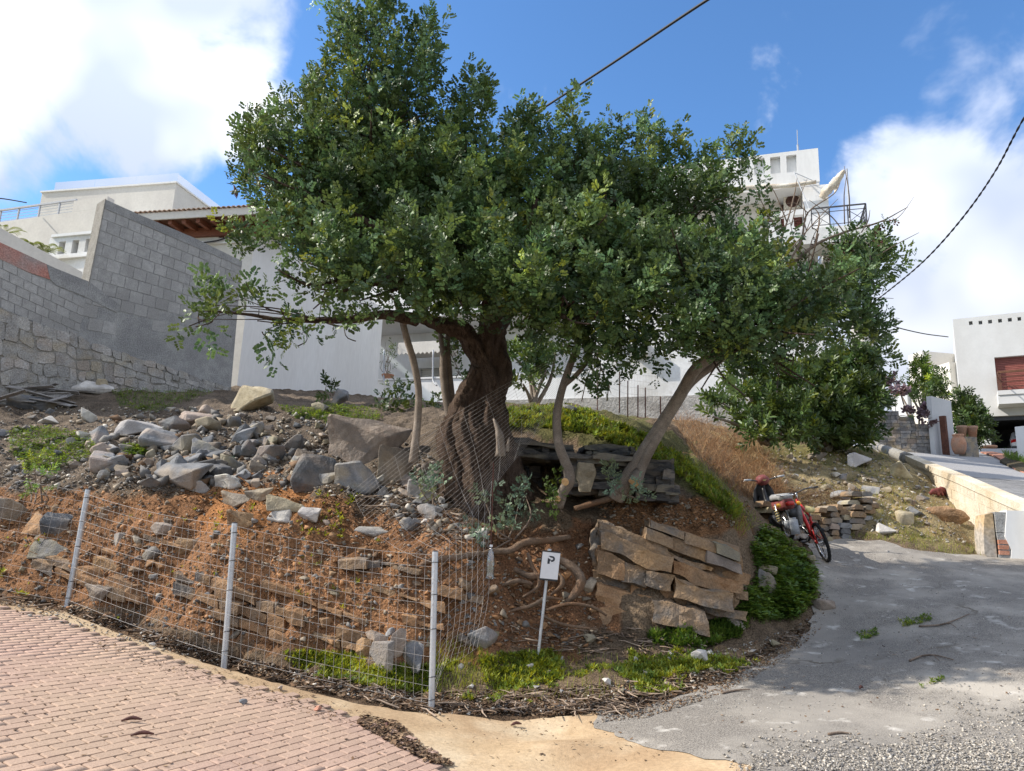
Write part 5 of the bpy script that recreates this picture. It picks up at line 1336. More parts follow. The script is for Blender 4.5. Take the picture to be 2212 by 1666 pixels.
rubble(Z_FOOT, 34, (.10, .22), ['rock_tan', 'rock_grey', 'rock_pale'], 'heaped at the carob trunk foot', 'trunk foot', 34)
rubble(Z_BANK, 50, (.10, .20), ['rock_orange', 'rock_tan', 'rock_orange', 'rock_outcrop', 'rock_grey'], 'stuck in the red bank behind the fence', 'red bank', 35)
rubble(Z_SIGN, 20, (.10, .22), ['rock_orange', 'rock_tan', 'rock_outcrop'], 'in the earth behind the parking sign', 'sign bank', 36)
rubble([(970, 1440), (1330, 1410), (1640, 1400), (1560, 1480), (1300, 1520), (980, 1520)], 22, (.06, .11), ['rock_tan', 'rock_pale', 'rock_grey'], 'on the green verge below the sign', 'verge', 37)
rubble(Z_DRY, 34, (.12, .32), ['rock_tan', 'rock_pale', 'rock_grey', 'rock_tan'], 'on the dry slope above the lane end', 'dry slope', 38)

# say where each loose stone lies: by the nearest boulder one can find, else by its place
_lab = {}
_near = [(a, b, c) for a, b, c in NOTABLE if len(c.split()) <= 6]
for o, u, v, head, place, group in RUB:
    a, b, c = min(_near, key=lambda q: (q[0] - u) ** 2 + (q[1] - v) ** 2)
    if (a - u) ** 2 + (b - v) ** 2 < 110 ** 2:
        dr = ('left of' if u < a else 'right of') if abs(u - a) > abs(v - b) else ('above' if v < b else 'below')
        t = '%s %s the %s' % (head, dr, c)
    else: t = head + ' ' + place
    _lab.setdefault(t, []).append((o, u, v, group))
for t, L in _lab.items():
    L.sort(key=lambda q: q[1])
    for k, (o, u, v, group) in enumerate(L):
        tt = t
        if len(L) == 2 and len(t.split()) <= 14: tt = t + (', left one' if k == 0 else ', right one')
        if len(L) == 3 and len(t.split()) <= 14: tt = t + (', left one', ', middle one', ', right one')[k]
        tag(o, tt, 'stone', group + ' stones' if len(L) <= 3 else 'alike: ' + ' '.join(t.split()[:8]))

# solid slabs traced from the outcrop, each with real thickness
def slab(poly, mat, parent, Y=None, back=.5, seed=0, tilt=.0, rough=.035, name='rock_slab'):
    poly = np.array(poly, float); c = poly.mean(0)
    if Y is None:
        h = hits(poly[:, 0] * .5 + c[0] * .5, poly[:, 1] * .5 + c[1] * .5); Y = np.nanmedian(h[:, 1]) - .06
    vs = poly[:, 1]; vm = (vs.min() + vs.max()) / 2
    front = np.array([P(u, v, Y + tilt * (vm - v) / 100.0) for u, v in poly])
    if np.cross(front[1] - front[0], front[2] - front[0])[1] > 0: front = front[::-1]
    bm = bmesh.new(); a = [bm.verts.new(p) for p in front]; b = [bm.verts.new(p * 1.0 + np.array([0, back, .03])) for p in front]
    bm.faces.new(a); bm.faces.new(b[::-1]); n = len(a)
    for i in range(n): bm.faces.new((a[(i + 1) % n], a[i], b[i], b[(i + 1) % n]))
    bmesh.ops.triangulate(bm, faces=bm.faces[:])
    for _ in range(4):
        es = [e for e in bm.edges if e.calc_length() > .13]
        if es: bmesh.ops.subdivide_edges(bm, edges=es, cuts=1)
        bmesh.ops.triangulate(bm, faces=bm.faces[:])
    bm.normal_update(); off = Vector((seed * 3.1, 1, seed)); mv = []
    for v in bm.verts:
        q = v.co
        n_ = mnoise.fractal(q * 3.1 + off, 1.0, 2.0, 4); cell = mnoise.voronoi(Vector((q.x * 1.6, q.y * 1.6, q.z * 3.2)) + off)[0][0]
        lay = math.sin(q.z * 46 + q.x * 12 + mnoise.noise(q * 2) * 5) * .2
        mv.append(v.normal * (n_ * 1.0 + (cell - .3) * 1.4 + lay) * rough)
    for v, m in zip(bm.verts, mv): v.co += m
    me = bpy.data.meshes.new(name); bm.to_mesh(me); bm.free(); me.materials.append(M[mat])
    o = bpy.data.objects.new(name, me); COL.objects.link(o)
    if parent is not None:
        o.parent = parent; w = wloc(parent); me.transform(Matrix.Translation(-Vector(w)))
    return o
z4 = lambda L: [((1900 + x * 1100 / 1666) / 1.8445, (1500 + y * 1100 / 1666) / 1.8445) for x, y in L]
oc = thing('rock_outcrop', 'layered brown rock outcrop right of the parking sign', 'rock outcrop', tuple(hit(1440, 1350)))
OUTLINE = np.array([(690, 960), (735, 868), (850, 915), (1000, 975), (1090, 905), (1200, 925), (1240, 985), (1400, 1000), (1595, 1050), (1612, 1250), (1545, 1400), (1480, 1460), (1290, 1465), (1100, 1548), (860, 1510), (735, 1510), (722, 1300), (705, 1100)], float)
slab(z4(OUTLINE), 'rock_outcrop', oc, 9.60, .9, 1, tilt=.16, rough=.06)
def strata(parent, x0, x1, y_of, thick, Y_of, seed, conv, mats, minw, maxw, back, rough, outline=None, drop=0.0):
    """one bed broken into pieces that follow its dip"""
    rg = np.random.default_rng(seed); x = x0 + rg.uniform(0, minw * .4)
    while x < x1 - minw * .4:
        w = min(rg.uniform(minw, maxw), x1 - x); a, b = x + .8, x + w - .8
        if rg.random() >= drop:
            n = max(2, int(w / (thick * 1.2))); top = [(q, y_of(q) + rg.normal(0, thick * .07)) for q in np.linspace(a, b, n + 1)]; th = thick * rg.uniform(.86, 1.04)
            bot = [(q + rg.normal(0, thick * .05), y_of(q) + th + rg.normal(0, thick * .05)) for q in np.linspace(b, a, n + 1)]
            pl = np.array(top + bot); c = pl.mean(0)
            if outline is None or inside(np.array([c[0]]), np.array([c[1]]), outline)[0]:
                slab(conv(pl), mats[rg.integers(len(mats))], parent, Y_of(c) + rg.uniform(-.06, .06), back, seed * 7 + int(x), rough=rough, tilt=.10)
        x += w
row, y = 0, 872.0
while y < 1560:
    th = [56, 92, 40, 118, 64, 150, 130, 120][row % 8]; sl = .40 - .025 * row
    for xs, xe in ((700, 1640),):
        strata(oc, xs, xe, lambda q, y=y, sl=sl: y + sl * (q - 720) - .00006 * max(0, q - 1250) ** 2 * 4, th, lambda c: 9.50 - .00058 * (c[1] - 1000) + .00016 * abs(c[0] - 1150) + .0005 * max(0, c[0] - 1380) + [.05, -.05, .08, -.08, .03, -.04, .0, .05][row % 8], 40 + row, z4, ['rock_outcrop', 'rock_outcrop', 'rock_outcrop', 'rock_orange'], 130, 520, .7, .055, OUTLINE)
    y += th; row += 1
y = 872.0 - 70
while y > 480:
    strata(oc, 700, 1640, lambda q, y=y: y + .38 * (q - 720), 70, lambda c: 9.52 - .0005 * (c[1] - 1000), 70 + int(y), z4, ['rock_outcrop', 'rock_outcrop', 'rock_tan'], 110, 260, .5, .03, OUTLINE); y -= 70
lb = thing('bank_ledge', 'ochre rock ledges dipping right in the bank behind the fence', 'rock outcrop', tuple(hit(560, 1380)))
idp = lambda p: [tuple(q) for q in p]
_bankY = lambda c: float(np.nan_to_num(hits([c[0]], [c[1]])[0, 1], nan=9.0)) - .10
for k, (x0, y0, x1, y1, th, dr) in enumerate([(355, 1208, 640, 1325, 22, .1), (362, 1232, 800, 1380, 22, .12), (370, 1258, 790, 1398, 24, .15), (400, 1292, 640, 1385, 22, .2), (560, 1254, 800, 1345, 12, .1), (50, 1184, 300, 1272, 18, .15), (60, 1206, 300, 1292, 18, .25), (200, 1204, 300, 1244, 14, .2),
      (720, 1212, 860, 1212, 14, .2), (800, 1262, 960, 1306, 16, .25), (930, 1262, 1045, 1290, 20, .2), (640, 1232, 760, 1276, 10, .4), (300, 1150, 430, 1190, 11, .4), (840, 1215, 930, 1240, 12, .3), (100, 1150, 260, 1200, 10, .5), (860, 1330, 960, 1350, 16, .3)]):
    strata(lb, x0, x1, lambda q, x0=x0, y0=y0, x1=x1, y1=y1: y0 + (y1 - y0) * (q - x0) / (x1 - x0), th, _bankY, 200 + k, idp, ['rock_orange', 'rock_orange', 'rock_outcrop'], 26, 74, .45, .03, None, dr)
# the dark thin-bedded rock round the hollow: stacks of broken beds
hr = thing('hollow_rock', 'dark thin bedded rock with a hollow beside the carob trunk', 'rock outcrop', tuple(hit(1290, 1090)))
def beds(x0, x1, y0, y1, n, Y, seed, parent, dip=0.0, back=.9, step=.03, mat='rock_dark'):
    rg = np.random.default_rng(seed); hs = np.cumsum(np.concatenate([[0], rg.uniform(.5, 1.6, n)])); ys = y0 + (y1 - y0) * hs / hs[-1]
    for k in range(n):
        a, b = x0 + rg.uniform(-25, 20), x1 + rg.uniform(-25, 25); m = rg.integers(2, 5); g = 1.5
        cuts = [a] + sorted(rg.uniform(a + 20, b - 20, m - 1).tolist()) + [b]
        for i in range(len(cuts) - 1):
            p, q = cuts[i] + 1.5, cuts[i + 1] - 1.5
            if q - p < 14: continue
            f = lambda x: dip * (x - x0) / (x1 - x0)
            t0 = ys[k] + g + rg.uniform(-5, 5); t1 = ys[k + 1] - g + rg.uniform(-4, 6); c = rg.uniform(-7, 7, 6)
            poly = [(p, t0 + f(p) + abs(c[0])), (p * .7 + q * .3, t0 + f(p) + c[1] * .5), (p * .3 + q * .7, t0 + f(q) + c[2] * .5), (q, t0 + f(q) + abs(c[3])), (q + c[4], t1 + f(q)), ((p + q) / 2, t1 + f((p + q) / 2) + c[1] * .4), (p + c[5], t1 + f(p))]
            slab(z4(poly), mat, parent, Y + rg.uniform(-.16, .12) + step * k, back, seed * 30 + k * 5 + i, rough=.032)
beds(545, 935, 465, 705, 7, 10.0, 3, hr, 18, .9, .02)
beds(985, 1215, 490, 745, 6, 10.3, 5, hr, 14, .9, .015)
beds(190, 590, 365, 470, 3, 10.55, 7, hr, 45, 1.6, -.05)
beds(640, 950, 405, 470, 2, 10.4, 9, hr, 8, 1.2, -.05)
beds(300, 420, 545, 690, 2, 11.2, 11, hr, 0, .5, 0)
slab(z4([(615, 520), (690, 540), (700, 600), (680, 690), (625, 690), (600, 600)]), 'rock_tan', hr, 9.9, .5, 77, rough=.05)

# stone chips and grit: beyond counting
def grit(name, polys, n, size, cols, label, seed, mat='pebble', flat=.6, world=None, patch=None):
    rg = np.random.default_rng(seed); L = np.concatenate([scatter_px(p, n, rg) for p in polys] if world is None else [scatter_xy(p, n, rg) for p in polys])
    if patch:
        f_ = fbm(L[:, 0] * patch[0], L[:, 1] * patch[0], seed, 3); L = L[f_ > patch[1] + rg.normal(0, .1, len(f_))]
    k = len(L); me = hull_rock(seed, (1, .8, .6), 8, 0); V = np.zeros(len(me.vertices) * 3); me.vertices.foreach_get('co', V); V = V.reshape(-1, 3)
    me.calc_loop_triangles(); F = np.zeros(len(me.loop_triangles) * 3, int); me.loop_triangles.foreach_get('vertices', F); F = F.reshape(-1, 3)
    s = size[0] * (size[1] / size[0]) ** (rg.random(k) ** 2); R = rand_rot(k, rg, .6)
    sc = np.stack([s, s * rg.uniform(.6, 1, k), s * rg.uniform(flat * .6, flat * 1.3, k)], 1)
    Mx = R * sc[:, None, :]
    L = L + np.array([0, 0, 1]) * (s * .15)[:, None]
    cc = np.array(cols)[rg.integers(len(cols), size=k)] * rg.uniform(.7, 1.3, (k, 1))
    VV_, FF_ = repeat(V, F, Mx, L)
    o = add(name, (VV_, FF_), M[mat], col=np.repeat(cc, len(V), 0), kind='stuff', origin=tuple(L.mean(0))); tag(o, label, 'gravel')
GREY, TAN, ORA, PAL, BRN = (.19, .182, .172), (.30, .25, .19), (.34, .18, .085), (.45, .42, .37), (.16, .10, .06)
grit('heap_rubble', [Z_HEAP], 420, (.06, .24), [GREY, (.13, .125, .12), BRN, TAN], 'mass of smaller grey rubble between the stones', 61, flat=.8)
grit('slope_rubble', [Z_BROWN, Z_FOOT, Z_SHADE, Z_DRY], 130, (.05, .16), [TAN, GREY, PAL, TAN], 'mass of small mixed rubble on the slopes', 62, flat=.7)
grit('bank_rubble', [Z_BANK, Z_BANK, Z_SIGN], 170, (.04, .13), [ORA, TAN, ORA, BRN, GREY], 'mass of small stones set in the red bank', 63, flat=.7)
grit('slope_chips', [[(-40, 880), (700, 880), (960, 1000), (960, 1100), (600, 1060), (-40, 1060)]], 3600, (.018, .085), [GREY, GREY, TAN, PAL], 'stone chips covering the shaded rubble slope', 51)
grit('bank_chips', [[(-40, 1060), (560, 1060), (1050, 1150), (1050, 1400), (480, 1390), (-40, 1270)]], 5200, (.015, .075), [ORA, ORA, TAN, BRN, GREY], 'crumbly stone chips in the red bank', 52)
grit('sign_bank_chips', [[(1040, 1140), (1300, 1150), (1320, 1400), (1040, 1400)], [(1290, 1080), (1620, 1080), (1620, 1140), (1300, 1140)]], 900, (.015, .07), [ORA, TAN, BRN], 'earth crumbs and chips behind the sign', 53)
grit('dry_slope_chips', [[(1620, 970), (1960, 980), (2110, 1180), (1900, 1160), (1700, 1080)]], 1800, (.02, .09), [TAN, PAL, GREY], 'stone chips on the dry slope', 54)
grit('verge_chips', [[(-40, 1280), (145, 1300), (480, 1410), (930, 1500), (1330, 1480), (1700, 1360), (1760, 1320), (1770, 1350), (1560, 1490), (1330, 1545), (930, 1545), (480, 1440), (-40, 1305)]], 3200, (.012, .05), [TAN, BRN, GREY, PAL], 'chips along the verge', 55)
grit('lane_gravel', [[(1580, 1666), (1560, 1630), (1700, 1560), (2212, 1480), (2300, 1666)], [(1600, 1666), (1600, 1640), (1800, 1590), (2212, 1540), (2300, 1666)], [(1700, 1666), (1680, 1645), (1900, 1620), (2212, 1590), (2300, 1666)]], 3300, (.006, .036), [(.42, .385, .335), (.34, .31, .27), (.46, .43, .38), (.26, .25, .24)], 'loose gravel on the worn near end of the lane', 56, patch=(1.4, -.12))
grit('lane_edge_soil', [[(1300, 1520), (1480, 1495), (1640, 1430), (1740, 1350), (1765, 1290), (1790, 1290), (1775, 1360), (1690, 1430), (1560, 1500), (1400, 1550), (1300, 1560)]], 3200, (.008, .03), [BRN, BRN, TAN, GREY], 'crumbs of soil spilling on the lane edge', 58)
grit('lane_grit', [[(1450, 1540), (1760, 1350), (1780, 1190), (2212, 1210), (2212, 1480), (1700, 1560)]], 2600, (.006, .022), [(.42, .40, .36), (.30, .29, .27)], 'grit on the lane', 57)
# ------------------------------------------------------------------ foliage
def leaflet(l=1.0, w=.62, fold=.12):
    """rounded leaflet, 6 points folded on its midrib, along +x"""
    V = [(0, 0, 0), (.30 * l, -.42 * w * l, fold * l * .6), (.74 * l, -.46 * w * l, fold * l), (l, 0, 0), (.74 * l, .46 * w * l, fold * l), (.30 * l, .42 * w * l, fold * l * .6)]
    return np.array(V), [(0, 1, 2, 3), (0, 3, 4, 5)]
def rotm(axis, a):
    return np.array(Matrix.Rotation(a, 3, Vector(axis)))
def frame(x, up=(0, 0, 1)):
    x = np.asarray(x, float); x = x / np.linalg.norm(x); y = np.cross(up, x)
    if np.linalg.norm(y) < 1e-3: y = np.cross((1, 0, 0), x)
    y /= np.linalg.norm(y); return np.stack([x, y, np.cross(x, y)], 1)
def pinnate_spray(seed, nleaf=7, pairs=4, twig=.32, rach=.15, ll=.062, w=.64, upright=.5):
    """a shoot along +x carrying pinnate leaves; returns leaflet matrices and places"""
    rg = np.random.default_rng(seed); Ms, Ls = [], []
    for k in range(nleaf):
        t = (k + .6) / nleaf; base = np.array([twig * t, .02 * math.sin(t * 5), .03 * t * t])
        az = k * 2.4 + rg.uniform(-.4, .4); el = upright + rg.uniform(-.2, .3) - .35 * (1 - t)
        d = np.array([math.sin(el) * .9 + (.5 if t > .8 else .15), math.cos(az) * math.cos(el), math.sin(az) * math.cos(el)])
        Fm = frame(d, rg.normal(0, 1, 3))
        for j in range(pairs):
            s = rach * (.30 + .70 * (j + .5) / pairs); droop = -.10 * (s / rach) ** 2 * rach
            for sd in (-1, 1):
                a = sd * (1.05 - .13 * j) + rg.normal(0, .12)
                loc = np.array([math.cos(a), math.sin(a), .18 + rg.normal(0, .18)])
                R = frame(loc, (rg.normal(0, .25), rg.normal(0, .25), 1))
                k_ = ll * rg.uniform(.8, 1.15)
                Ms.append(Fm @ R * k_); Ls.append(base + Fm @ np.array([s, sd * .006, droop]))
    return np.array(Ms), np.array(Ls)
def simple_spray(seed, n=26, twig=.3, ll=.085, w=.36):
    rg = np.random.default_rng(seed); Ms, Ls = [], []
    for k in range(n):
        t = (k + .5) / n; az = k * 2.4; el = .35 + .5 * t
        d = np.array([math.sin(el), math.cos(az) * math.cos(el), math.sin(az) * math.cos(el)])
        Ms.append(frame(d, rg.normal(0, 1, 3)) * ll * rg.uniform(.75, 1.2)); Ls.append(np.array([twig * t, 0, 0]))
    return np.array(Ms), np.array(Ls)
LV, LF = leaflet(1, .64, .10); LV2, LF2 = leaflet(1, .34, .08); LV3, LF3 = leaflet(1, .8, .1)
SPR = [pinnate_spray(s, 8, 4, .34, .15, .056, .66) for s in range(8)]
SPR_S = [simple_spray(40 + s) for s in range(5)]
def foliage(name, places, dirs, mat, parent, sprays=SPR, leaf=(LV, LF), scale=1.0, tone=(1.0, .25), seed=0, warm=None, kind='stuff'):
    """sprays set at places pointing along dirs -> one crown mesh"""
    rg = np.random.default_rng(seed); AM, AL, AC = [], [], []
    for i in range(len(places)):
        d = dirs[i]; Fm = frame(d, rg.normal(0, 1, 3)); sM, sL = sprays[rg.integers(len(sprays))]
        sc = scale * rg.uniform(.8, 1.2)
        AM.append(np.einsum('ij,njk->nik', Fm, sM) * sc); AL.append(places[i] + (sL * sc) @ Fm.T)
        b = tone[0] * math.exp(rg.normal(0, tone[1])); wv = rg.random()
        c = np.array([b * (1 + .25 * (wv - .5)), b, b * (1 - .35 * (wv - .5))])
        if warm is not None and rg.random() < warm: c = c * np.array([1.9, 1.5, .9])
        AC.append(np.tile(c, (len(sM), 1)) * rg.uniform(.8, 1.2, (len(sM), 1)))
    AM, AL, AC = np.concatenate(AM), np.concatenate(AL), np.concatenate(AC)
    V, F = repeat(leaf[0], np.array(leaf[1]), AM, AL)
    return add(name, (V, F), M[mat], parent, col=np.repeat(AC, len(leaf[0]), 0), kind=kind)
TRIM = .25
def blob_points(blobs, dens, seed, shell=2.4, up=.8):
    """blobs: u,v,ru,rv,Y,(ry) in survey pixels -> shoot places and directions"""
    rg = np.random.default_rng(seed); Ps, Ds = [], []
    for b in blobs:
        u, v, ru, rv, Y = b[:5]; c = P(u, v, Y); k = ((c - CC) @ CF) / FPX; R = np.maximum(np.array([ru * k, (b[5] if len(b) > 5 else (ru + rv) / 2 * k), rv * k]) - TRIM, .06)
        n = max(3, int(dens * (R[0] * R[1] + R[1] * R[2] + R[0] * R[2]) / 3 * 4))
        d = rg.normal(0, 1, (n, 3)); d /= np.linalg.norm(d, axis=1)[:, None]; r = rg.random(n) ** (1 / shell)
        p = c + d * R * r[:, None]
        q = d * .8 + rg.normal(0, .35, (n, 3)); q[:, 2] += up
        Ps.append(p); Ds.append(q / np.linalg.norm(q, axis=1)[:, None])
    return np.concatenate(Ps), np.concatenate(Ds)
def edge_shoots(blobs, n, seed):
    """longer shoots standing out of the leaf masses"""
    rg = np.random.default_rng(seed); Ps, Ds = [], []
    for _ in range(n):
        b = blobs[rg.integers(len(blobs))]; c = P(b[0], b[1], b[4]); k = ((c - CC) @ CF) / FPX; R = np.array([b[2], (b[2] + b[3]) / 2, b[3]]) * k * .78
        d = rg.normal(0, 1, 3); d[2] = abs(d[2]) * .8 + .1 * d[2]; d /= np.linalg.norm(d); g = d * .5 + np.array([0, 0, .75]) + rg.normal(0, .15, 3); g /= np.linalg.norm(g)
        for j in range(4): Ps.append(c + d * R + g * .11 * j); q = g + rg.normal(0, .28, 3); Ds.append(q / np.linalg.norm(q))
    return np.array(Ps), np.array(Ds)
def limbs(root, blobs, r0, seed, mid=.25, twigs=5, skip=0):
    """boughs from a fork to the leaf masses, with side twigs"""
    rg = np.random.default_rng(seed); parts = []
    for b in blobs:
        c = P(b[0], b[1], b[4]); k = ((c - CC) @ CF) / FPX
        m = root + (c - root) * .5 + rg.normal(0, 1, 3) * np.linalg.norm(c - root) * .08 + np.array([0, 0, mid * .3])
        L = np.linalg.norm(c - root); rr = r0 * min(1, (b[2] / 120) ** .5)
        parts.append(tube(smooth_path([root, m, c], 12), [rr, rr * .7, rr * .3], 7, 2, .1, .3, .05, seed=seed))
        for _ in range(twigs):
            e = c + rg.normal(0, .55, 3) * b[2] * k; s = m + (c - m) * rg.uniform(.1, 1)
            parts.append(tube(smooth_path([s, (s + e) / 2 + rg.normal(0, .06, 3), e], 6), [rr * .3, .008], 5))
    return join(parts)
def px_path(L, n): return smooth_path([P(*q) for q in L], n)

# ------------------------------------------------------------------ the old carob
tb = hit(1040, 1100)
carob = thing('carob_tree', 'huge old carob tree with gnarled brown trunk behind the fence', 'tree', tuple(tb))
YT = 10.2
trunk_parts = [tube(px_path([(1048, 1140, YT), (1040, 1085, YT), (1030, 1000, YT), (1008, 930, YT + .05), (1022, 860, YT + .1), (1050, 790, YT + .1), (1062, 700, YT + .1), (1075, 600, YT), (1080, 480, YT)], 120), np.interp(np.linspace(0, 1, 120), [0, .1, .22, .34, .44, .58, .72, .86, 1], [.52, .43, .40, .37, .235, .20, .19, .14, .07]), 60, 8, .11, .06, .015, seed=2),
    tube(px_path([(1100, 1110, YT + .1), (1085, 1040, YT + .05), (1060, 960, YT), (1062, 900, YT), (1060, 830, YT), (1030, 760, YT), (1000, 715, YT - .05), (950, 700, YT - .15), (890, 680, YT - .3)], 90), [.26, .25, .23, .19, .16, .14, .125, .105, .07], 36, 6, .14, .08, .02, seed=3),
    tube(px_path([(985, 1080, YT - .1), (985, 1010, YT - .1), (975, 950, YT - .05), (990, 905, YT), (1012, 860, YT), (1035, 800, YT)], 70), [.20, .20, .19, .16, .15, .13], 34, 6, .18, .1, .03, seed=4),
    tube(px_path([(1070, 860, YT), (1085, 800, YT + .1), (1075, 720, YT + .2), (1110, 660, YT + .3), (1200, 600, YT + .4)], 30), [.16, .15, .12, .10, .06], 20, 4, .12, .15, .04, seed=6),
    tube(px_path([(1130, 1090, YT - .05), (1100, 1010, YT - .05), (1090, 960, YT), (1075, 900, YT), (1070, 850, YT)], 50), [.17, .16, .14, .12, .1], 26, 5, .16, .15, .03, seed=7)]
tV, tF = join(trunk_parts)
# crags in the bark
for i in range(len(tV)):
    q = Vector(tV[i]); q.z *= .45
    tV[i] += np.array(mnoise.noise_vector(q * 6)) * .04 + np.array(mnoise.noise_vector(q * 15)) * .022 + np.array(mnoise.noise_vector(q * 34)) * .010
add('trunk', (tV, tF), M['bark'], carob, smooth=True)
# dead snags and strips on the trunk
add('broken_limb', join([tube(px_path([(1082, 985, YT - .45), (1078, 940, YT - .5), (1066, 905, YT - .42)], 10), [.07, .05, .012], 8, 3, .2, .3, .08), tube(px_path([(1095, 975, YT - .42), (1100, 945, YT - .45)], 6), [.035, .008], 6)]), M['bark_smooth'], carob, smooth=True)
roots = [([(1010, 1208, 9.0), (1060, 1192, 9.05), (1100, 1190, 9.1), (1135, 1172, 9.2), (1180, 1168, 9.35), (1230, 1160, 9.6)], [.035, .06, .07, .075, .07, .05]),
         ([(895, 1228, 8.85), (930, 1212, 8.85), (980, 1205, 8.9), (1040, 1195, 9.0)], [.03, .06, .065, .05]),
         ([(1190, 1200, 9.15), (1235, 1225, 9.1), (1255, 1255, 9.05), (1240, 1285, 9.0), (1222, 1300, 9.0)], [.06, .09, .10, .08, .04]),
         ([(1060, 1275, 9.0), (1090, 1262, 8.95), (1120, 1255, 8.95), (1150, 1262, 9.0)], [.025, .04, .045, .03]),
         ([(1110, 1230, 9.1), (1150, 1245, 9.05), (1200, 1240, 9.1)], [.05, .07, .04]),
         ([(1140, 1195, 9.2), (1150, 1225, 9.1), (1165, 1262, 9.0), (1130, 1290, 8.9)], [.03, .04, .04, .02]),
         ([(1060, 1330, 8.8), (1110, 1318, 8.8), (1150, 1308, 8.8), (1180, 1292, 8.85), (1215, 1296, 8.9)], [.02, .035, .04, .04, .02]),
         ([(1180, 1318, 8.8), (1230, 1305, 8.8), (1280, 1312, 8.85), (1310, 1330, 8.9)], [.03, .035, .03, .02]),
         ([(1170, 1330, 8.75), (1220, 1350, 8.7), (1290, 1360, 8.8)], [.025, .03, .02]),
         ([(1240, 1100, 9.9), (1300, 1082, 10.0), (1360, 1062, 10.1), (1380, 1030, 10.2)], [.06, .07, .06, .05]),
         ([(1200, 1230, 9.2), (1215, 1260, 9.05), (1190, 1285, 8.95)], [.04, .05, .02]),
         ([(905, 1260, 8.7), (870, 1290, 8.6), (900, 1330, 8.6)], [.02, .02, .012])]
for L, r in roots: add('root', tube(px_path(L, 26), np.array(r) * .6, 10, 3, .12, .3, .06, seed=len(r)), M['bark_root'], carob, smooth=True)
B_MAIN = [(800, 470, 180, 160, 9.6), (775, 335, 130, 115, 9.9), (830, 245, 92, 95, 10.0), (800, 155, 44, 66, 10.0), (765, 85, 30, 56, 10.0), (815, 45, 26, 50, 10.1), (905, 130, 34, 64, 10.1), (885, 210, 44, 60, 10.1), (715, 235, 36, 56, 9.8), (655, 275, 36, 56, 9.8),
          (640, 350, 90, 95, 9.5), (580, 380, 58, 66, 9.3), (555, 325, 28, 34, 9.3), (620, 480, 95, 85, 9.0), (560, 545, 46, 34, 8.8), (690, 580, 105, 75, 8.5), (770, 610, 110, 80, 8.2), (900, 570, 120, 95, 8.4), (930, 430, 130, 120, 9.6), (985, 330, 70, 95, 10.2), (1022, 205, 18, 60, 10.2), (1008, 265, 40, 60, 10.2),
          (1020, 530, 130, 130, 9.2), (1060, 420, 100, 100, 10.2), (850, 655, 90, 50, 8.0), (960, 650, 70, 45, 8.2), (1010, 640, 60, 50, 8.6), (880, 400, 150, 130, 11.4), (1000, 500, 150, 130, 11.8), (760, 520, 150, 110, 11.0), (700, 430, 110, 110, 10.6)]
B_ARM = [(410, 672, 30, 26, 8.6), (465, 660, 42, 32, 8.6), (540, 665, 56, 42, 8.6), (500, 635, 34, 22, 8.6), (610, 690, 62, 38, 8.5), (690, 690, 70, 40, 8.4), (650, 722, 28, 18, 8.5), (580, 710, 34, 18, 8.6), (430, 690, 28, 16, 8.65), (770, 685, 66, 40, 8.3), (820, 690, 40, 26, 8.2)]
B_MID = [(1130, 285, 44, 66, 10.6), (1110, 340, 56, 60, 10.5), (1185, 325, 44, 60, 10.7), (1237, 255, 20, 60, 10.8), (1160, 430, 115, 105, 10.0), (1240, 400, 85, 80, 10.5), (1330, 335, 40, 66, 10.7), (1400, 310, 34, 60, 10.8), (1330, 430, 115, 95, 10.2), (1230, 560, 150, 125, 9.0), (1120, 620, 100, 90, 8.4), (1330, 590, 130, 110, 8.8), (1220, 685, 90, 62, 8.2), (1310, 690, 90, 70, 8.3), (1430, 460, 85, 85, 10.2), (1130, 690, 70, 46, 8.3), (1180, 725, 60, 34, 8.3), (1250, 500, 150, 120, 11.8), (1370, 560, 130, 110, 11.4), (1290, 745, 60, 44, 8.4), (1105, 720, 60, 44, 9.0), (1160, 745, 54, 40, 8.7), (1230, 770, 50, 40, 8.6), (1330, 790, 44, 44, 8.6), (990, 690, 44, 34, 8.8), (930, 690, 60, 34, 8.4)]
fork = P(1068, 640, YT)
add('branches', limbs(fork, B_MAIN[:3] + B_MAIN[8:12] + B_MAIN[13:14] + B_MAIN[15:20] + B_MAIN[22:24] + B_MID[4:6] + B_MID[8:11] + B_MID[11:15], .11, 5), M['bark'], carob, smooth=True)
add('branches', limbs(P(800, 420, 9.9), [B_MAIN[k] for k in (1, 2, 3, 4, 5, 6, 7, 8, 9)] , .05, 6, twigs=3), M['bark'], carob, smooth=True)
add('low_bough', join([tube(px_path([(900, 690, 9.6), (830, 680, 9.3), (760, 690, 9.1), (690, 692, 9.0), (600, 690, 8.9), (540, 680, 8.85), (450, 672, 8.75)], 30), [.09, .06, .05, .04, .03, .022, .01], 9, 2, .1, .2, .05), limbs(P(690, 692, 9.0), B_ARM, .02, 12, .0, 2)]), M['bark'], carob, smooth=True)
pl, dl = blob_points(B_MAIN + B_MID, 96, 21); foliage('crown', pl, dl, 'leaf', carob, tone=(1.0, .36), seed=3, warm=.05)
pl, dl = edge_shoots(B_MAIN + [b for b in B_MID if b[1] > 380], 200, 121); foliage('crown_shoots', pl, dl, 'leaf', carob, tone=(1.2, .3), seed=13, warm=.08, scale=.85)
pl, dl = blob_points(B_ARM, 105, 22, up=.35); foliage('crown_arm', pl, dl, 'leaf', carob, tone=(1.25, .2), seed=4, warm=.08)
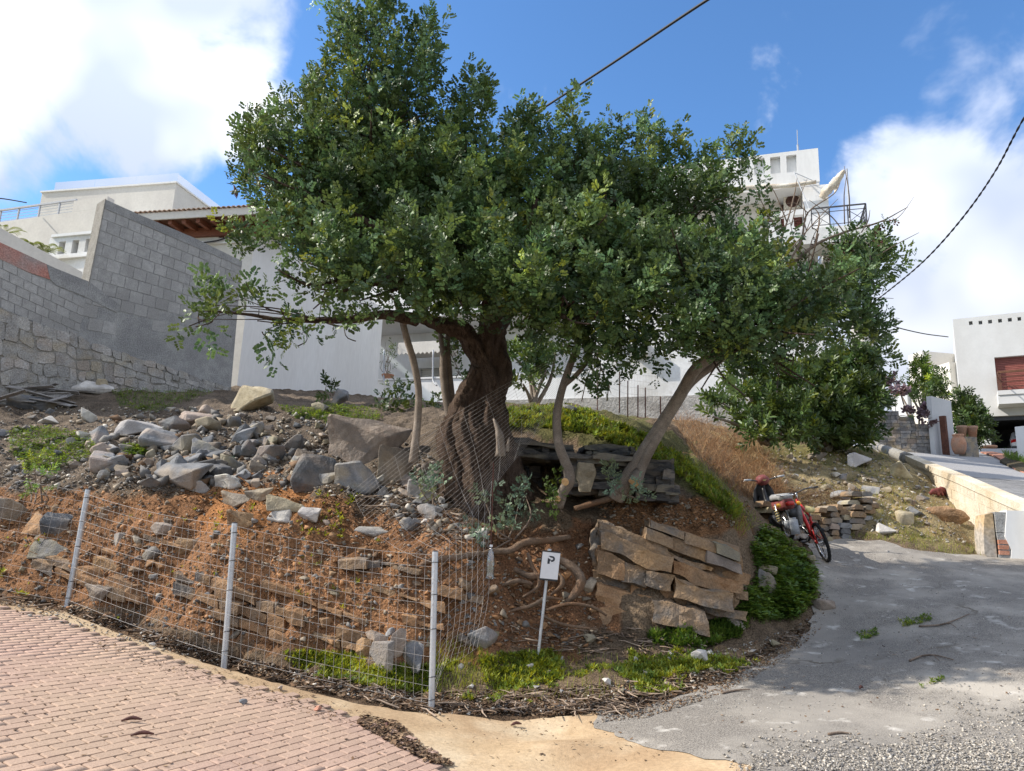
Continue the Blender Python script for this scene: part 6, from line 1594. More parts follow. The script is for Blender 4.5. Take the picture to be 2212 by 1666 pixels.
# upright leading shoots against the sky
rg = np.random.default_rng(77); TIPS = [(720, 60), (755, 30), (800, 5), (845, 12), (905, 75), (940, 100), (1020, 160), (700, 130), (615, 205), (670, 210), (560, 275), (530, 320), (1130, 235), (1175, 270), (1237, 205), (1330, 265), (1400, 255), (1415, 290), (1300, 300), (1050, 240), (985, 270), (880, 70), (1205, 290)]
sp, sd = [], []
TIPS += [(740, 95), (780, 60), (830, 80), (870, 110), (925, 150), (960, 250), (590, 240), (540, 300), (640, 215), (1000, 210), (1100, 270), (1150, 255), (1260, 290), (1290, 330), (1360, 285), (1430, 320), (1080, 330), (690, 165)]
for u, v in TIPS:
    for k in range(7):
        Y = 10.1 + rg.uniform(-.15, .15) + (.5 if u > 1060 else 0); sp.append(P(u + rg.normal(0, 3 + k * 1.6), v + 12 + k * 13, Y)); d = rg.normal(0, .25 + .05 * k, 3); d[2] += 1.0; sd.append(d)
foliage('leading_shoots', np.array(sp), np.array(sd), 'leaf', carob, tone=(1.3, .2), seed=8, warm=.12, scale=.95)
dead = [tube(px_path([(560, 395, 9.4), (540, 350, 9.35), (537, 290, 9.35), (535, 222, 9.35)], 14), [.02, .014, .010, .005], 5), tube(px_path([(640, 440, 9.4), (590, 420, 9.3), (540, 400, 9.3), (530, 385, 9.3)], 10), [.014, .01, .008, .004], 5), tube(px_path([(680, 480, 9.3), (600, 490, 9.2), (555, 480, 9.2), (540, 440, 9.2)], 10), [.014, .01, .008, .004], 5), tube(px_path([(620, 470, 9.2), (560, 440, 9.2), (520, 405, 9.2)], 10), [.012, .008, .004], 5)]
add('dead_twig', join(dead), M['twig'], carob)
for k, (u, v) in enumerate([(1233, 345), (1226, 335), (1240, 352), (537, 355), (505, 400)]):
    for j in range(4): 
        q = P(u + j * 2, v + j * 3, 10.2 if u > 600 else 9.2); add('pod', tube(smooth_path([q, q + [.02, 0, -.06], q + [.01, .01, -.13]], 6), [.008, .014, .005], 5), M['pod'], carob)

# ------------------------------------------------------------------ leaning carob on the right
t2 = hit(1345, 1075)
lean = thing('leaning_carob', 'leaning carob with twin smooth trunks right of the rock hollow', 'tree', tuple(t2))
a = add('trunk', tube(px_path([(1330, 1080, 10.0), (1345, 1050, 9.95), (1375, 1000, 9.9), (1420, 930, 9.85), (1465, 860, 9.8), (1500, 800, 9.8), (1540, 770, 9.8), (1600, 740, 9.8)], 44), [.10, .10, .09, .085, .083, .078, .07, .045], 16, 3, .04, .1, .012, seed=9), M['bark_smooth'], lean, smooth=True)
add('trunk', tube(px_path([(1372, 1055, 9.85), (1385, 1010, 9.85), (1410, 960, 9.82), (1450, 890, 9.85), (1490, 830, 9.9), (1540, 790, 10.0), (1580, 760, 10.0)], 36), [.075, .07, .068, .065, .06, .055, .04], 14, 3, .04, .1, .012, seed=10), M['bark_smooth'], lean, smooth=True)
cst = P(1369, 1042, 9.70); add('cut_stub', join([tube(np.array([P(1378, 1020, 9.85), P(1371, 1035, 9.76), cst]), [.07, .075, .075], 14)]), M['bark_smooth'], lean, smooth=True)
dd = cst - P(1378, 1020, 9.85); dd /= np.linalg.norm(dd); add('cut_face', tube(np.array([cst, cst + dd * .006]), [.07, .07], 16), M['cutwood'], lean)
B_R = [(1560, 410, 46, 50, 10.6), (1588, 345, 18, 40, 10.7), (1480, 355, 30, 56, 10.6), (1500, 440, 85, 80, 10.2), (1590, 480, 40, 40, 10.4), (1460, 600, 130, 110, 9.0), (1560, 545, 105, 85, 9.6), (1600, 640, 125, 95, 8.7), (1700, 690, 125, 90, 8.8), (1780, 650, 95, 75, 9.6), (1850, 615, 60, 44, 10.1), (1890, 585, 26, 26, 10.2), (1835, 700, 75, 56, 9.8), (1890, 735, 28, 22, 10.0), (1620, 745, 115, 60, 8.5), (1500, 715, 110, 70, 8.3), (1710, 780, 85, 44, 8.8), (1560, 800, 60, 40, 8.5), (1820, 765, 55, 32, 9.6), (1410, 690, 80, 60, 8.4), (1440, 770, 46, 40, 8.4), (1390, 790, 44, 50, 8.8), (1350, 760, 40, 30, 8.6), (1580, 600, 130, 110, 11.2)]
add('branches', limbs(P(1545, 770, 9.8), [B_R[k] for k in (3, 4, 5, 6, 7, 8, 9, 10, 12, 14, 15, 16)], .06, 15), M['bark'], lean, smooth=True)
pl, dl = blob_points(B_R, 92, 23); foliage('crown', pl, dl, 'leaf', lean, tone=(.95, .36), seed=5, warm=.05)
pl, dl = edge_shoots([b for b in B_R if not (b[0] > 1470 and b[1] < 560)], 80, 123); foliage('crown_shoots', pl, dl, 'leaf', lean, tone=(1.1, .3), seed=15, warm=.08, scale=.85)
sp, sd = [], []
for u, v in [(1480, 300), (1590, 290), (1615, 300), (1465, 320), (1520, 345), (1545, 370), (1620, 330), (1440, 350), (1880, 545), (1910, 570), (1560, 350), (1640, 430), (1930, 740), (1900, 720)]:
    for k in range(5):
        Y = 10.6; sp.append(P(u + rg.normal(0, 8), v + 10 + k * 15, Y + rg.uniform(-.15, .15))); d = rg.normal(0, .45, 3); d[2] += 1; sd.append(d)
foliage('leading_shoots', np.array(sp), np.array(sd), 'leaf', lean, tone=(1.25, .2), seed=9, warm=.1, scale=.95)
# bare dead limb reaching right over the crown
dl_ = [([(1590, 680, 9.6), (1640, 630, 9.7), (1690, 590, 9.8), (1760, 530, 9.9), (1830, 500, 10.0), (1900, 480, 10.1), (1960, 448, 10.2)], [.035, .03, .026, .02, .015, .011, .005]),
       ([(1640, 630, 9.7), (1670, 560, 9.7), (1700, 480, 9.7), (1716, 420, 9.7), (1722, 385, 9.7)], [.018, .015, .011, .007, .003]), ([(1690, 590, 9.8), (1730, 520, 9.8), (1745, 460, 9.8), (1800, 420, 9.8), (1815, 395, 9.8)], [.016, .013, .01, .007, .003]),
       ([(1700, 480, 9.7), (1680, 430, 9.65), (1665, 400, 9.6)], [.009, .006, .003]), ([(1760, 530, 9.9), (1770, 470, 9.9), (1755, 445, 9.9)], [.011, .008, .003]), ([(1830, 500, 10), (1850, 530, 10), (1890, 540, 10)], [.008, .006, .003]),
       ([(1640, 620, 9.65), (1690, 560, 9.6), (1760, 480, 9.6), (1810, 430, 9.55)], [.013, .011, .007, .003]), ([(1720, 570, 9.7), (1800, 620, 9.8), (1860, 640, 9.9), (1930, 645, 10)], [.011, .009, .006, .003]), ([(1900, 480, 10.1), (1940, 470, 10.1), (1975, 425, 10.1)], [.007, .005, .002]), ([(1650, 600, 9.7), (1640, 540, 9.6), (1660, 500, 9.6), (1650, 470, 9.6)], [.011, .009, .006, .003]),
       ([(1745, 460, 9.8), (1720, 440, 9.8), (1700, 440, 9.8)], [.006, .004, .002]), ([(1600, 650, 9.5), (1540, 690, 9.4), (1460, 700, 9.3)], [.015, .01, .005])]
for _ in range(26):
    u0, v0 = rg.uniform(1640, 1900), rg.uniform(470, 640); a_ = rg.uniform(-2.4, -.3); L_ = rg.uniform(40, 120)
    dl_.append(([(u0, v0, 9.8), (u0 + L_ * .5 * math.cos(a_) + rg.normal(0, 6), v0 + L_ * .5 * math.sin(a_) + rg.normal(0, 6), 9.8), (u0 + L_ * math.cos(a_), v0 + L_ * math.sin(a_), 9.75)], [.008, .006, .003]))
add('dead_limb', join([tube(px_path(L, 5 * len(L)), np.array(r) * 1.15, 6, jit=.06) for L, r in dl_]), M['twig'], lean, smooth=True)
wl_p, wl_d = [], []
for u, v in [(1870, 500), (1905, 492), (1800, 530), (1780, 555), (1815, 540), (1745, 500), (1930, 465), (1895, 520), (1735, 470), (1760, 620), (1820, 560)]:
    for j in range(3): wl_p.append(P(u + rg.normal(0, 8), v + rg.normal(0, 8), 9.9)); wl_d.append((rg.normal(0, .4), rg.normal(0, .4), -1))
foliage('withered_leaves', np.array(wl_p), np.array(wl_d), 'pod', lean, sprays=[pinnate_spray(90, 1, 3, .05, .1, .045), pinnate_spray(91, 1, 2, .05, .1, .045)], tone=(1, .2), seed=12)

# ------------------------------------------------------------------ slim stems
def slim(name, label, stems, cut=None, crown=None, seed=0, tone=1.1):
    r = thing(name, label, 'tree', tuple(P(*stems[0][0][0]) - np.array([0, 0, .05])))
    for k, (L, rr) in enumerate(stems): add('trunk', tube(px_path(L, 34), rr, 12, 2, .05, .2, .015, seed=seed + k), M['bark_smooth'], r, smooth=True)
    for q in cut or []:
        c, e, rad = P(*q[0]), P(*q[1]), q[2]; d = (e - c) / np.linalg.norm(e - c)
        add('cut_stub', tube(np.array([c, e]), [rad * 1.1, rad], 14), M['bark_smooth'], r, smooth=True); add('cut_face', tube(np.array([e, e + d * .005]), [rad * .94, rad * .94], 16), M['cutwood'], r)
    if crown:
        pl, dl = blob_points(crown, 90, seed + 50); foliage('crown', pl, dl, 'leaf', r, tone=(tone, .25), seed=seed, warm=.05)
        add('branches', limbs(P(*stems[0][0][-1]), crown, .025, seed, .0, 2), M['bark_smooth'], r, smooth=True)
    return r
slim('slim_carob', 'slim pale stem rising left of the big trunk', [([(893, 1000, 9.75), (897, 960, 9.7), (903, 900, 9.7), (904, 840, 9.7), (893, 780, 9.65), (878, 730, 9.6), (868, 690, 9.6), (855, 650, 9.6)], [.065, .055, .05, .048, .046, .044, .042, .034])], [((872, 700, 9.6), (880, 688, 9.5), .04)], [(830, 630, 80, 50, 9.4), (880, 610, 60, 50, 9.7)], 31)
slim('forked_slim_carob', 'pair of pale stems just left of the big trunk', [([(975, 940, 10.5), (972, 900, 10.5), (963, 850, 10.5), (958, 800, 10.5), (958, 760, 10.5), (950, 720, 10.5)], [.07, .065, .06, .06, .055, .03]), ([(985, 930, 10.55), (978, 870, 10.55), (970, 800, 10.55), (966, 740, 10.55), (975, 700, 10.55)], [.05, .045, .045, .04, .03])], None, [(985, 770, 30, 26, 10.7), (960, 740, 30, 22, 10.6), (1000, 820, 30, 40, 10.9)], 33, 1.5)
slim('bent_slim_carob', 'crooked pale stem with sawn stubs in front of the rock hollow', [([(1205, 1095, 9.6), (1215, 1065, 9.55), (1230, 1035, 9.5), (1222, 1000, 9.5), (1207, 960, 9.5), (1203, 900, 9.5), (1212, 850, 9.5), (1228, 800, 9.5), (1250, 740, 9.5), (1260, 700, 9.5)], [.075, .07, .078, .064, .057, .054, .052, .05, .042, .026]), ([(1222, 830, 9.5), (1245, 810, 9.5), (1268, 780, 9.5), (1285, 740, 9.5)], [.035, .032, .03, .02])], [((1230, 1035, 9.5), (1221, 1041, 9.38), .052), ((1212, 1072, 9.55), (1205, 1078, 9.44), .042)], [(1290, 800, 55, 50, 9.3), (1320, 850, 34, 36, 9.3), (1250, 760, 50, 40, 9.5), (1340, 770, 36, 40, 9.4), (1270, 850, 24, 20, 9.3)], 35, 1.1)

# ------------------------------------------------------------------ other trees and bushes
def bush(name, label, cat, blobs, base, mat, sprays, leaf, dens, seed, tone=1.0, stems=None, scale=1.0, stem_mat='bark_smooth', warm=.03, shell=2.2, up=.55):
    r = thing(name, label, cat, tuple(base)); rg = np.random.default_rng(seed)
    pl, dl = blob_points(blobs, dens, seed, shell, up)
    foliage('crown' if cat == 'tree' else 'foliage', pl, dl, mat, r, sprays=sprays, leaf=leaf, tone=(tone, .25), seed=seed, scale=scale, warm=warm)
    parts = []
    for b in blobs:
        c = P(b[0], b[1], b[4]); s = np.array(base) + rg.normal(0, .08, 3) * np.array([1, 1, 0]); parts.append(tube(smooth_path([s, (s + c) / 2 + rg.normal(0, .08, 3), c], 10), [.045, .03, .01] if stems is None else stems, 7))
    add('trunk' if cat == 'tree' else 'stem', join(parts), M[stem_mat], r, smooth=True)
    return r
BIGL = [simple_spray(60 + s, 18, .3, .15, .36) for s in range(4)]
bush('bay_tree', 'dense dark bay tree closing the view at the right of the crown', 'tree', [(1845, 800, 60, 55, 20), (1835, 870, 75, 70, 19.5), (1775, 830, 70, 70, 20), (1790, 905, 90, 60, 19.2), (1865, 925, 44, 44, 19.5), (1720, 870, 60, 70, 20), (1880, 860, 32, 75, 20), (1760, 945, 70, 26, 18.8), (1850, 955, 56, 20, 18.8)], P(1810, 965, 20), 'leaf_bay', BIGL, (LV2, LF2), 110, 61, .8, [.12, .09, .03], 1.25)
bush('bay_bush', 'lighter leafed bay bush left of the dense bay tree', 'bush', [(1620, 860, 60, 40, 18), (1680, 820, 70, 50, 18.5), (1700, 890, 70, 50, 17.6), (1620, 910, 60, 40, 17.4), (1560, 870, 46, 34, 17.8), (1540, 900, 34, 22, 17.2), (1680, 940, 60, 26, 17.2), (1600, 800, 60, 40, 18.5), (1640, 945, 50, 24, 17.0), (1740, 930, 50, 36, 17.6)], P(1660, 960, 18), 'leaf_bay', BIGL, (LV2, LF2), 85, 62, 1.0, [.06, .05, .02], 1.1, warm=.12)
bush('citrus_tree', 'small round evergreen tree seen under the crown behind the big trunk', 'tree', [(1140, 780, 70, 45, 17), (1100, 760, 40, 36, 17), (1180, 800, 50, 40, 16.8), (1130, 830, 60, 30, 16.6), (1200, 760, 40, 36, 17)], P(1150, 885, 17), 'leaf_bay', BIGL, (LV2, LF2), 70, 63, 1.0, [.06, .045, .02], 1.0, warm=.1)
bush('wall_shrub', 'dark twiggy shrub against the blank white wall', 'bush', [(710, 850, 16, 26, 17), (705, 832, 12, 18, 17)], P(708, 875, 17), 'leaf_bay', BIGL, (LV2, LF2), 40, 64, .8, [.02, .015, .008], .8)
bush('terrace_shrub', 'straggling dark shrub below the white terrace wall', 'bush', [(850, 880, 40, 22, 15.5), (890, 872, 36, 26, 15.8), (865, 855, 24, 16, 15.8), (830, 895, 24, 16, 15.2), (935, 885, 24, 16, 15.4)], P(870, 905, 15.4), 'leaf_bay', SPR, (LV3, LF3), 20, 65, .7, [.02, .015, .008], 1.1)
bush('shoot_thicket', 'grey green carob shoots sprouting at the trunk foot by the bottle', 'bush', [(1085, 1110, 44, 40, 9.4), (1120, 1090, 40, 34, 9.5), (1050, 1090, 36, 26, 9.3), (1100, 1140, 50, 30, 9.2), (1045, 1150, 26, 20, 9.1), (1135, 1070, 24, 20, 9.6)], P(1090, 1165, 9.4), 'leaf_grey', SPR, (LV, LF), 80, 66, .95, [.012, .01, .005], .62, 'twig')
bush('stub_shoots', 'fresh leafy sprig below the sawn twin trunks', 'bush', [(1345, 1050, 26, 16, 9.6), (1375, 1065, 22, 12, 9.6), (1320, 1040, 16, 14, 9.65)], P(1350, 1075, 9.75), 'leaf_grey', SPR, (LV, LF), 80, 67, 1.1, [.01, .008, .004], .6, 'twig')
bush('stem_sprig', 'small leafy sprig at the crooked stem foot', 'bush', [(1188, 1085, 12, 22, 9.4), (1195, 1060, 12, 12, 9.45)], P(1190, 1105, 9.5), 'weed', SPR, (LV, LF), 90, 68, .6, [.008, .006, .004], .5, 'twig')
bush('root_sprig', 'leafy shoots between boulders left of the trunk', 'bush', [(910, 1050, 26, 22, 9.9), (935, 1070, 22, 26, 9.8), (945, 1035, 16, 14, 10.0)], P(925, 1095, 9.9), 'leaf_grey', SPR, (LV, LF), 60, 69, 1.1, [.01, .008, .004], .6, 'twig')
bush('bright_bush', 'bright yellow green bush at the left end of the fence', 'bush', [(75, 1005, 34, 18, 10.2), (95, 1025, 36, 24, 10.1), (60, 1030, 26, 20, 10.2), (85, 1050, 26, 20, 10.1)], P(85, 1085, 10.2), 'weed', SPR_S, (LV2, LF2), 90, 70, 1.25, [.012, .01, .005], .55, 'twig')
bush('silver_weed', 'small silvery weed beside the grey slope stone', 'weed', [(503, 1010, 22, 22, 11.2)], P(510, 1035, 11.2), 'leaf_grey', SPR_S, (LV2, LF2), 60, 71, 1.3, [.006, .005, .003], .5, 'twig')
bush('clipped_bush', 'clipped round dark bush in front of the garage house', 'bush', [(2090, 890, 36, 34, 33), (2100, 920, 44, 40, 32.5), (2085, 860, 26, 18, 33), (2110, 945, 36, 26, 32.4)], P(2092, 975, 33), 'leaf_bay', BIGL, (LV2, LF2), 75, 72, .75, [.08, .06, .03], 1.3)
bush('purple_creeper', 'mauve leaved creeper spilling over the stone clad wall', 'creeper', [(1985, 885, 28, 20, 30.8), (2003, 912, 13, 30, 30.4), (1945, 850, 24, 20, 32), (1928, 825, 16, 26, 33)], P(1990, 930, 31.5), 'purple', BIGL, (LV3, LF3), 60, 73, .9, [.05, .04, .02], 1.0)
bush('lime_tree', 'yellow green young tree behind the mauve creeper', 'tree', [(1990, 800, 22, 34, 36), (2005, 830, 34, 26, 36), (1975, 840, 20, 20, 36), (1945, 820, 22, 12, 37), (2000, 775, 12, 20, 36)], P(1995, 900, 36), 'weed', BIGL, (LV2, LF2), 60, 74, .85, [.06, .05, .02], 1.2)
bush('hedge_bush', 'dark leafy bush at the left of the garage house corner', 'bush', [(2020, 840, 36, 20, 34), (1990, 855, 36, 16, 34), (2040, 855, 24, 20, 33.5), (2030, 815, 26, 12, 34)], P(2020, 890, 34), 'leaf_bay', BIGL, (LV2, LF2), 60, 75, .9, [.05, .04, .02], 1.2)
bush('creeper_feet', 'green tufts on top of the stone clad wall', 'bush', [(1935, 865, 20, 16, 31.4), (1965, 900, 16, 10, 30.9), (1920, 880, 14, 10, 31.3)], P(1940, 900, 31.4), 'weed', BIGL, (LV2, LF2), 22, 76, .7, [.02, .015, .01], .8)
# plant in the terrace pot, palm fronds
add('stem', join([tube(smooth_path([pp + [0, 0, .15], pp + [rg.normal(0, .1), rg.normal(0, .08), .6], pp + [rg.normal(0, .25), rg.normal(0, .1), 1.1 + rg.random() * .5]], 8), [.014, .01, .005], 5) for _ in range(7)]), M['twig'], pt)
fp = np.array([pp + [rg.normal(0, .16), rg.normal(0, .1), rg.uniform(.3, 1.5)] for _ in range(24)])
foliage('foliage', fp, rg.normal(0, 1, (24, 3)) + [0, 0, .6], 'leaf_bay', pt, sprays=[simple_spray(88, 7, .2, .10)], leaf=(LV2, LF2), seed=5)
def frond(a, L, droop, seed):
    Ms, Ls = [], []; d = np.array([math.cos(a), math.sin(a) * .6, 0])
    for k in range(16):
        t = (k + 2) / 18; q = d * L * t * .8 + np.array([0, 0, L * (t * .95 - droop * t * t)])
        for s in (-1, 1):
            side = np.array([-d[1], d[0], 0]) * s; v = side + d * .7 + np.array([0, 0, .15]); Ms.append(frame(v) * (.22 * (1 - .5 * abs(t - .45)))); Ls.append(q)
    return np.array(Ms), np.array(Ls)
pm = P(45, 545, 21.5); pr = thing('palm', 'young palm fronds showing above the sloped cream parapet', 'palm', tuple(pm - np.array([0, 0, 1.5])))
LVp, LFp = leaflet(1, .12, .03)
AM, AL = [], []
for (u, v, n_) in ((20, 535, 5), (60, 545, 6), (95, 550, 5), (75, 552, 5), (5, 510, 3)):
    c = P(u, v, 21.0)
    for k in range(n_):
        m_, l_ = frond(k * 1.25 + u, .75, .75, k); AM.append(m_); AL.append(l_ + c)
V, F = repeat(LVp, np.array(LFp), np.concatenate(AM), np.concatenate(AL)); add('fronds', (V, F), M['palm_leaf'], pr, kind='stuff')
add('trunk', rod(pm - [0, 0, 1.5], pm - [0, 0, .1], .14, 10), M['bark'], pr)
# ------------------------------------------------------------------ wire fence
POSTS = [((145, 1307), (190, 1058)), ((485, 1424), (507, 1131)), ((932, 1532), (940, 1192))]
POSTY = [9.12, 7.92, 7.48]
post_pts = []
names = ['leaning galvanised fence post at the left', 'middle galvanised fence post in front of the orange ledge', 'corner galvanised fence post beside the upright slabs']
for k, ((bu, bv), (tu, tv)) in enumerate(POSTS):
    b = P(bu, bv, POSTY[k]); t = P(tu, tv, POSTY[k] + .02)
    r = thing('fence_post', names[k], 'fence post', tuple(b), 'fence posts')
    d = (t - b) / np.linalg.norm(t - b)
    add('pipe', tube(np.array([b - d * .25, b, t]), [.03, .03, .03], 16), M['steel'], r, smooth=False)
    add('cap', tube(np.array([t + d * .001, t + d * .012]), [.026, .024], 14), M['dark_metal'], r)
    L = np.linalg.norm(t - b)
    for q in (.06, .2, .5, .72, .93): add('tie_wire', torus(b + d * L * q, .033, .004, d, 16, 5), M['dark_metal'], r)
    post_pts.append((b, t))
b0, t0 = post_pts[0]; left_b = b0 + np.array([-2.0, .15, .26]); left_t = t0 + np.array([-2.0, .15, .30])
def wires(path_list, r, n=4):
    """thin wires along many paths -> arrays"""
    return join([tube(p, r, n, caps=False) for p in path_list])
def mesh_panel(name, label, A0, A1, B0, B1, rows, cols, sag=.03, seed=0, r=.0013):
    rg = np.random.default_rng(seed); root = thing(name, label, 'fence', tuple((np.array(A0) + B0) / 2), 'wire mesh panels')
    f = lambda s, t: (np.array(A0) * (1 - s) + np.array(B0) * s) * (1 - t) + (np.array(A1) * (1 - s) + np.array(B1) * s) * t + np.array([0, -.035, 0]) + np.array([.0, .02 * math.sin(s * 5 + t * 2 + seed), -sag * 4 * s * (1 - s) * (.4 + t)])
    hz = []
    for j in range(rows + 1):
        t = (j / rows) ** .92; w = [f(s, t) for s in np.linspace(0, 1, 26)]
        o = add('strand', tube(np.array(w), r * (1.4 if j in (0, rows) else 1.15), 4, caps=False), M['wire'], root)
    vt = []
    for i in range(cols + 1):
        s = i / cols + rg.normal(0, .0015); vt.append(np.array([f(s, t) + np.array([.006 * math.sin(t * 9 + i), 0, 0]) for t in np.linspace(0, 1, 8)]))
    add('stay_wires', wires(vt, r), M['wire'], root, kind='stuff')
    return root
dz = lambda p, a: np.array(p) + np.array([0, 0, a])
mesh_panel('mesh_panel', 'wire mesh panel left of the leaning post', dz(left_b, .05), left_t, dz(post_pts[0][0], .05), dz(post_pts[0][1], -.03), 10, 16, .02, 1)
mesh_panel('mesh_panel', 'wire mesh panel between the leaning and middle posts', dz(post_pts[0][0], .06), dz(post_pts[0][1], -.05), dz(post_pts[1][0], .04), dz(post_pts[1][1], -.02), 11, 26, .035, 2)
mesh_panel('mesh_panel', 'wire mesh panel between the middle and corner posts', dz(post_pts[1][0], .05), dz(post_pts[1][1], -.02), dz(post_pts[2][0], .05), dz(post_pts[2][1], -.03), 11, 24, .035, 3)
# slack mesh dragged from the corner post up over the trunk
def loose(name, label, grid, nu, nv, r=.0012, seed=0, stray=0):
    G = np.array([[P(*q) for q in row] for row in grid]); root = thing(name, label, 'fence', tuple(G[-1].mean(0)))
    rows = [smooth_path(g, 40) for g in G]
    cols = np.array([smooth_path(np.array([rw[i] for rw in rows]), 30) for i in range(40)])      # 40 x 30
    def at(s, t):
        x, y = s * 39, t * 29; i, j = min(int(x), 38), min(int(y), 28); a, b = x - i, y - j
        return (cols[i, j] * (1 - a) + cols[i + 1, j] * a) * (1 - b) + (cols[i, j + 1] * (1 - a) + cols[i + 1, j + 1] * a) * b
    rg = np.random.default_rng(seed)
    for k in range(nu + 1): add('strand', tube(np.array([at(k / nu, t) for t in np.linspace(0, 1, 30)]) + rg.normal(0, .002, (30, 3)), r * 1.15, 4, caps=False), M['wire'], root)
    add('stay_wires', wires([np.array([at(s, k / nv) for s in np.linspace(0, 1, 30)]) for k in range(nv + 1)], r), M['wire'], root, kind='stuff')
    return root
# rows run from the free edge (upper left) to the lower edge; each row goes from the post side to the tree
loose('draped_mesh', 'slack wire mesh draped from the corner post up across the carob trunk',
      [[(760, 1062, 8.9), (900, 950, 9.15), (1050, 855, 9.45), (1225, 757, 9.35)],
       [(790, 1120, 8.75), (920, 1020, 9.0), (1070, 915, 9.45), (1228, 790, 9.4)],
       [(850, 1180, 8.5), (960, 1100, 8.8), (1080, 985, 9.4), (1228, 820, 9.45)],
       [(935, 1215, 7.6), (1000, 1150, 8.2), (1075, 1040, 9.0), (1190, 900, 9.5)]], 9, 26, seed=5)
loose('hanging_mesh', 'bunched end of wire mesh hanging beside the corner post',
      [[(938, 1200, 7.5), (985, 1150, 8.1), (1020, 1105, 8.4), (1062, 1040, 9.0)],
       [(936, 1300, 7.5), (985, 1260, 8.0), (1020, 1240, 8.2), (1055, 1180, 8.7)],
       [(934, 1420, 7.5), (980, 1360, 8.0), (1015, 1340, 8.1), (1055, 1290, 8.5)],
       [(932, 1520, 7.5), (960, 1440, 8.0), (1000, 1420, 8.1), (1030, 1400, 8.3)]], 9, 16, seed=6)
o = add('rebar_stake', rod(P(1058, 1260, 8.6), P(1066, 1000, 8.9), .009, 6), M['rust']); tag(o, 'thin rusty rod standing in the hanging mesh', 'rod')
# small mesh enclosure on the mound behind
rgf = np.random.default_rng(4)
FE = [P(1240, 885, 14.0), P(1300, 880, 15.5), P(1350, 900, 15.5), P(1420, 905, 16)]
ef = thing('back_mesh_fence', 'thin mesh fence on dark stakes behind the green mound', 'fence', tuple(FE[1]))
for k in range(3):
    a, b = FE[k], FE[k + 1]; ps = []
    for s in np.linspace(0, 1, 22): ps.append(np.array([a * (1 - s) + b * s, a * (1 - s) + b * s + np.array([0, 0, .95])]))
    for z in np.linspace(0.05, .95, 7): ps.append(np.array([a + [0, 0, z], b + [0, 0, z]]))
    add('stay_wires', wires(ps, .0022), M['wire'], ef, kind='stuff')
for u, v, h in ((1290, 880, 1.4), (1378, 890, .7), (1394, 900, .75), (1427, 900, .55), (1338, 880, .9), (1356, 890, .8)):
    q = P(u, v + 12, 15.5); add('stake', rod(q, q + [0, 0, h], .014, 6), M['rust'], ef)

# ------------------------------------------------------------------ parking sign
sg = P(1163, 1410, 8.55)
sn = thing('parking_sign', 'white board with black P on a leaning grey pole', 'sign', tuple(sg))
st = P(1188, 1186, 8.5)
add('pole', tube(np.array([sg - (st - sg) * .08, sg, st]), [.017, .017, .017], 12), M['steel'], sn)
SF = [P(1172, 1190, 8.46), P(1211, 1194, 8.50), P(1204, 1253, 8.50), P(1165, 1250, 8.46)]
SF = np.array(SF); nrm = np.cross(SF[1] - SF[0], SF[3] - SF[0]); nrm /= np.linalg.norm(nrm)
if nrm[1] > 0: nrm = -nrm
c = SF.mean(0)
add('back_plate', prism((c + (SF - c) * np.array([1.0, 1, 1.03]))[::-1], -nrm * .012), M['black'], sn)
ux, uy = (SF[1] - SF[0]), (SF[0] - SF[3])
pt2 = lambda s, t, o=0.0: SF[3] + ux * s + uy * t + nrm * o
add('board', prism(np.array([pt2(.015, .02, .001), pt2(.985, .02, .001), pt2(.985, .975, .001), pt2(.015, .975, .001)]), nrm * .006), M['sign_white'], sn)
for t, a, b in ((1.0, .02, .98), (-.025, .02, .98)): add('edge_strip', prism(np.array([pt2(a, t - .02, .0), pt2(b, t - .02, .0), pt2(b, t + .025, .0), pt2(a, t + .025, .0)]), nrm * .01), M['black'], sn)
def letter(poly): return prism(np.array([pt2(.52 + (s - .53) * 1.45, .70 + (t - .70) * 1.45, .0072) for s, t in poly]), nrm * .0012)
ring = [(.50 + .22 * math.cos(a), .70 + .145 * math.sin(a)) for a in np.linspace(0, 2 * math.pi, 40)]
ring2 = [(.50 + .205 * math.cos(a), .70 + .135 * math.sin(a)) for a in np.linspace(0, 2 * math.pi, 40)]
V = np.array([pt2(s, t, .0082) for s, t in ring] + [pt2(s, t, .0082) for s, t in ring2]); F = [(i, i + 1, 40 + i + 1, 40 + i) for i in range(39)]
add('faded_ring', (V, F), M['ink_faded'], sn)
# the P: stem, bowl and the notch its white arrow cuts
stem = [(.40, .60), (.485, .60), (.485, .672), (.54, .70), (.40, .745)]
bowl_o = [(.46 + .0, .80)] + [(.555 + .115 * math.cos(a), .728 + .072 * math.sin(a)) for a in np.linspace(math.pi / 2, -math.pi / 2, 12)] + [(.53, .656), (.53, .70)] + [(.553 + .045 * math.cos(a), .730 + .028 * math.sin(a)) for a in np.linspace(-math.pi / 2, math.pi / 2, 8)] + [(.50, .758)]
add('letter_p_stem', letter(stem), M['ink'], sn)
add('letter_p_bowl', letter([(.42, .80)] + bowl_o[1:]), M['ink'], sn)

# clear plastic bottle caught in the mesh
bp = P(1058, 1252, 8.55)
bt = thing('plastic_bottle', 'clear plastic bottle hanging behind the wire beside the roots', 'bottle', tuple(bp))
add('body', lathe([(.03, 0), (.045, .01), (.048, .05), (.043, .08), (.048, .11), (.043, .14), (.048, .17), (.046, .24), (.03, .30), (.016, .33), (.016, .355)], 18, bp), M['bottle'], bt, smooth=True)
add('cap', lathe([(.018, .356), (.018, .38), (.002, .381)], 12, bp), M['sign_white'], bt)

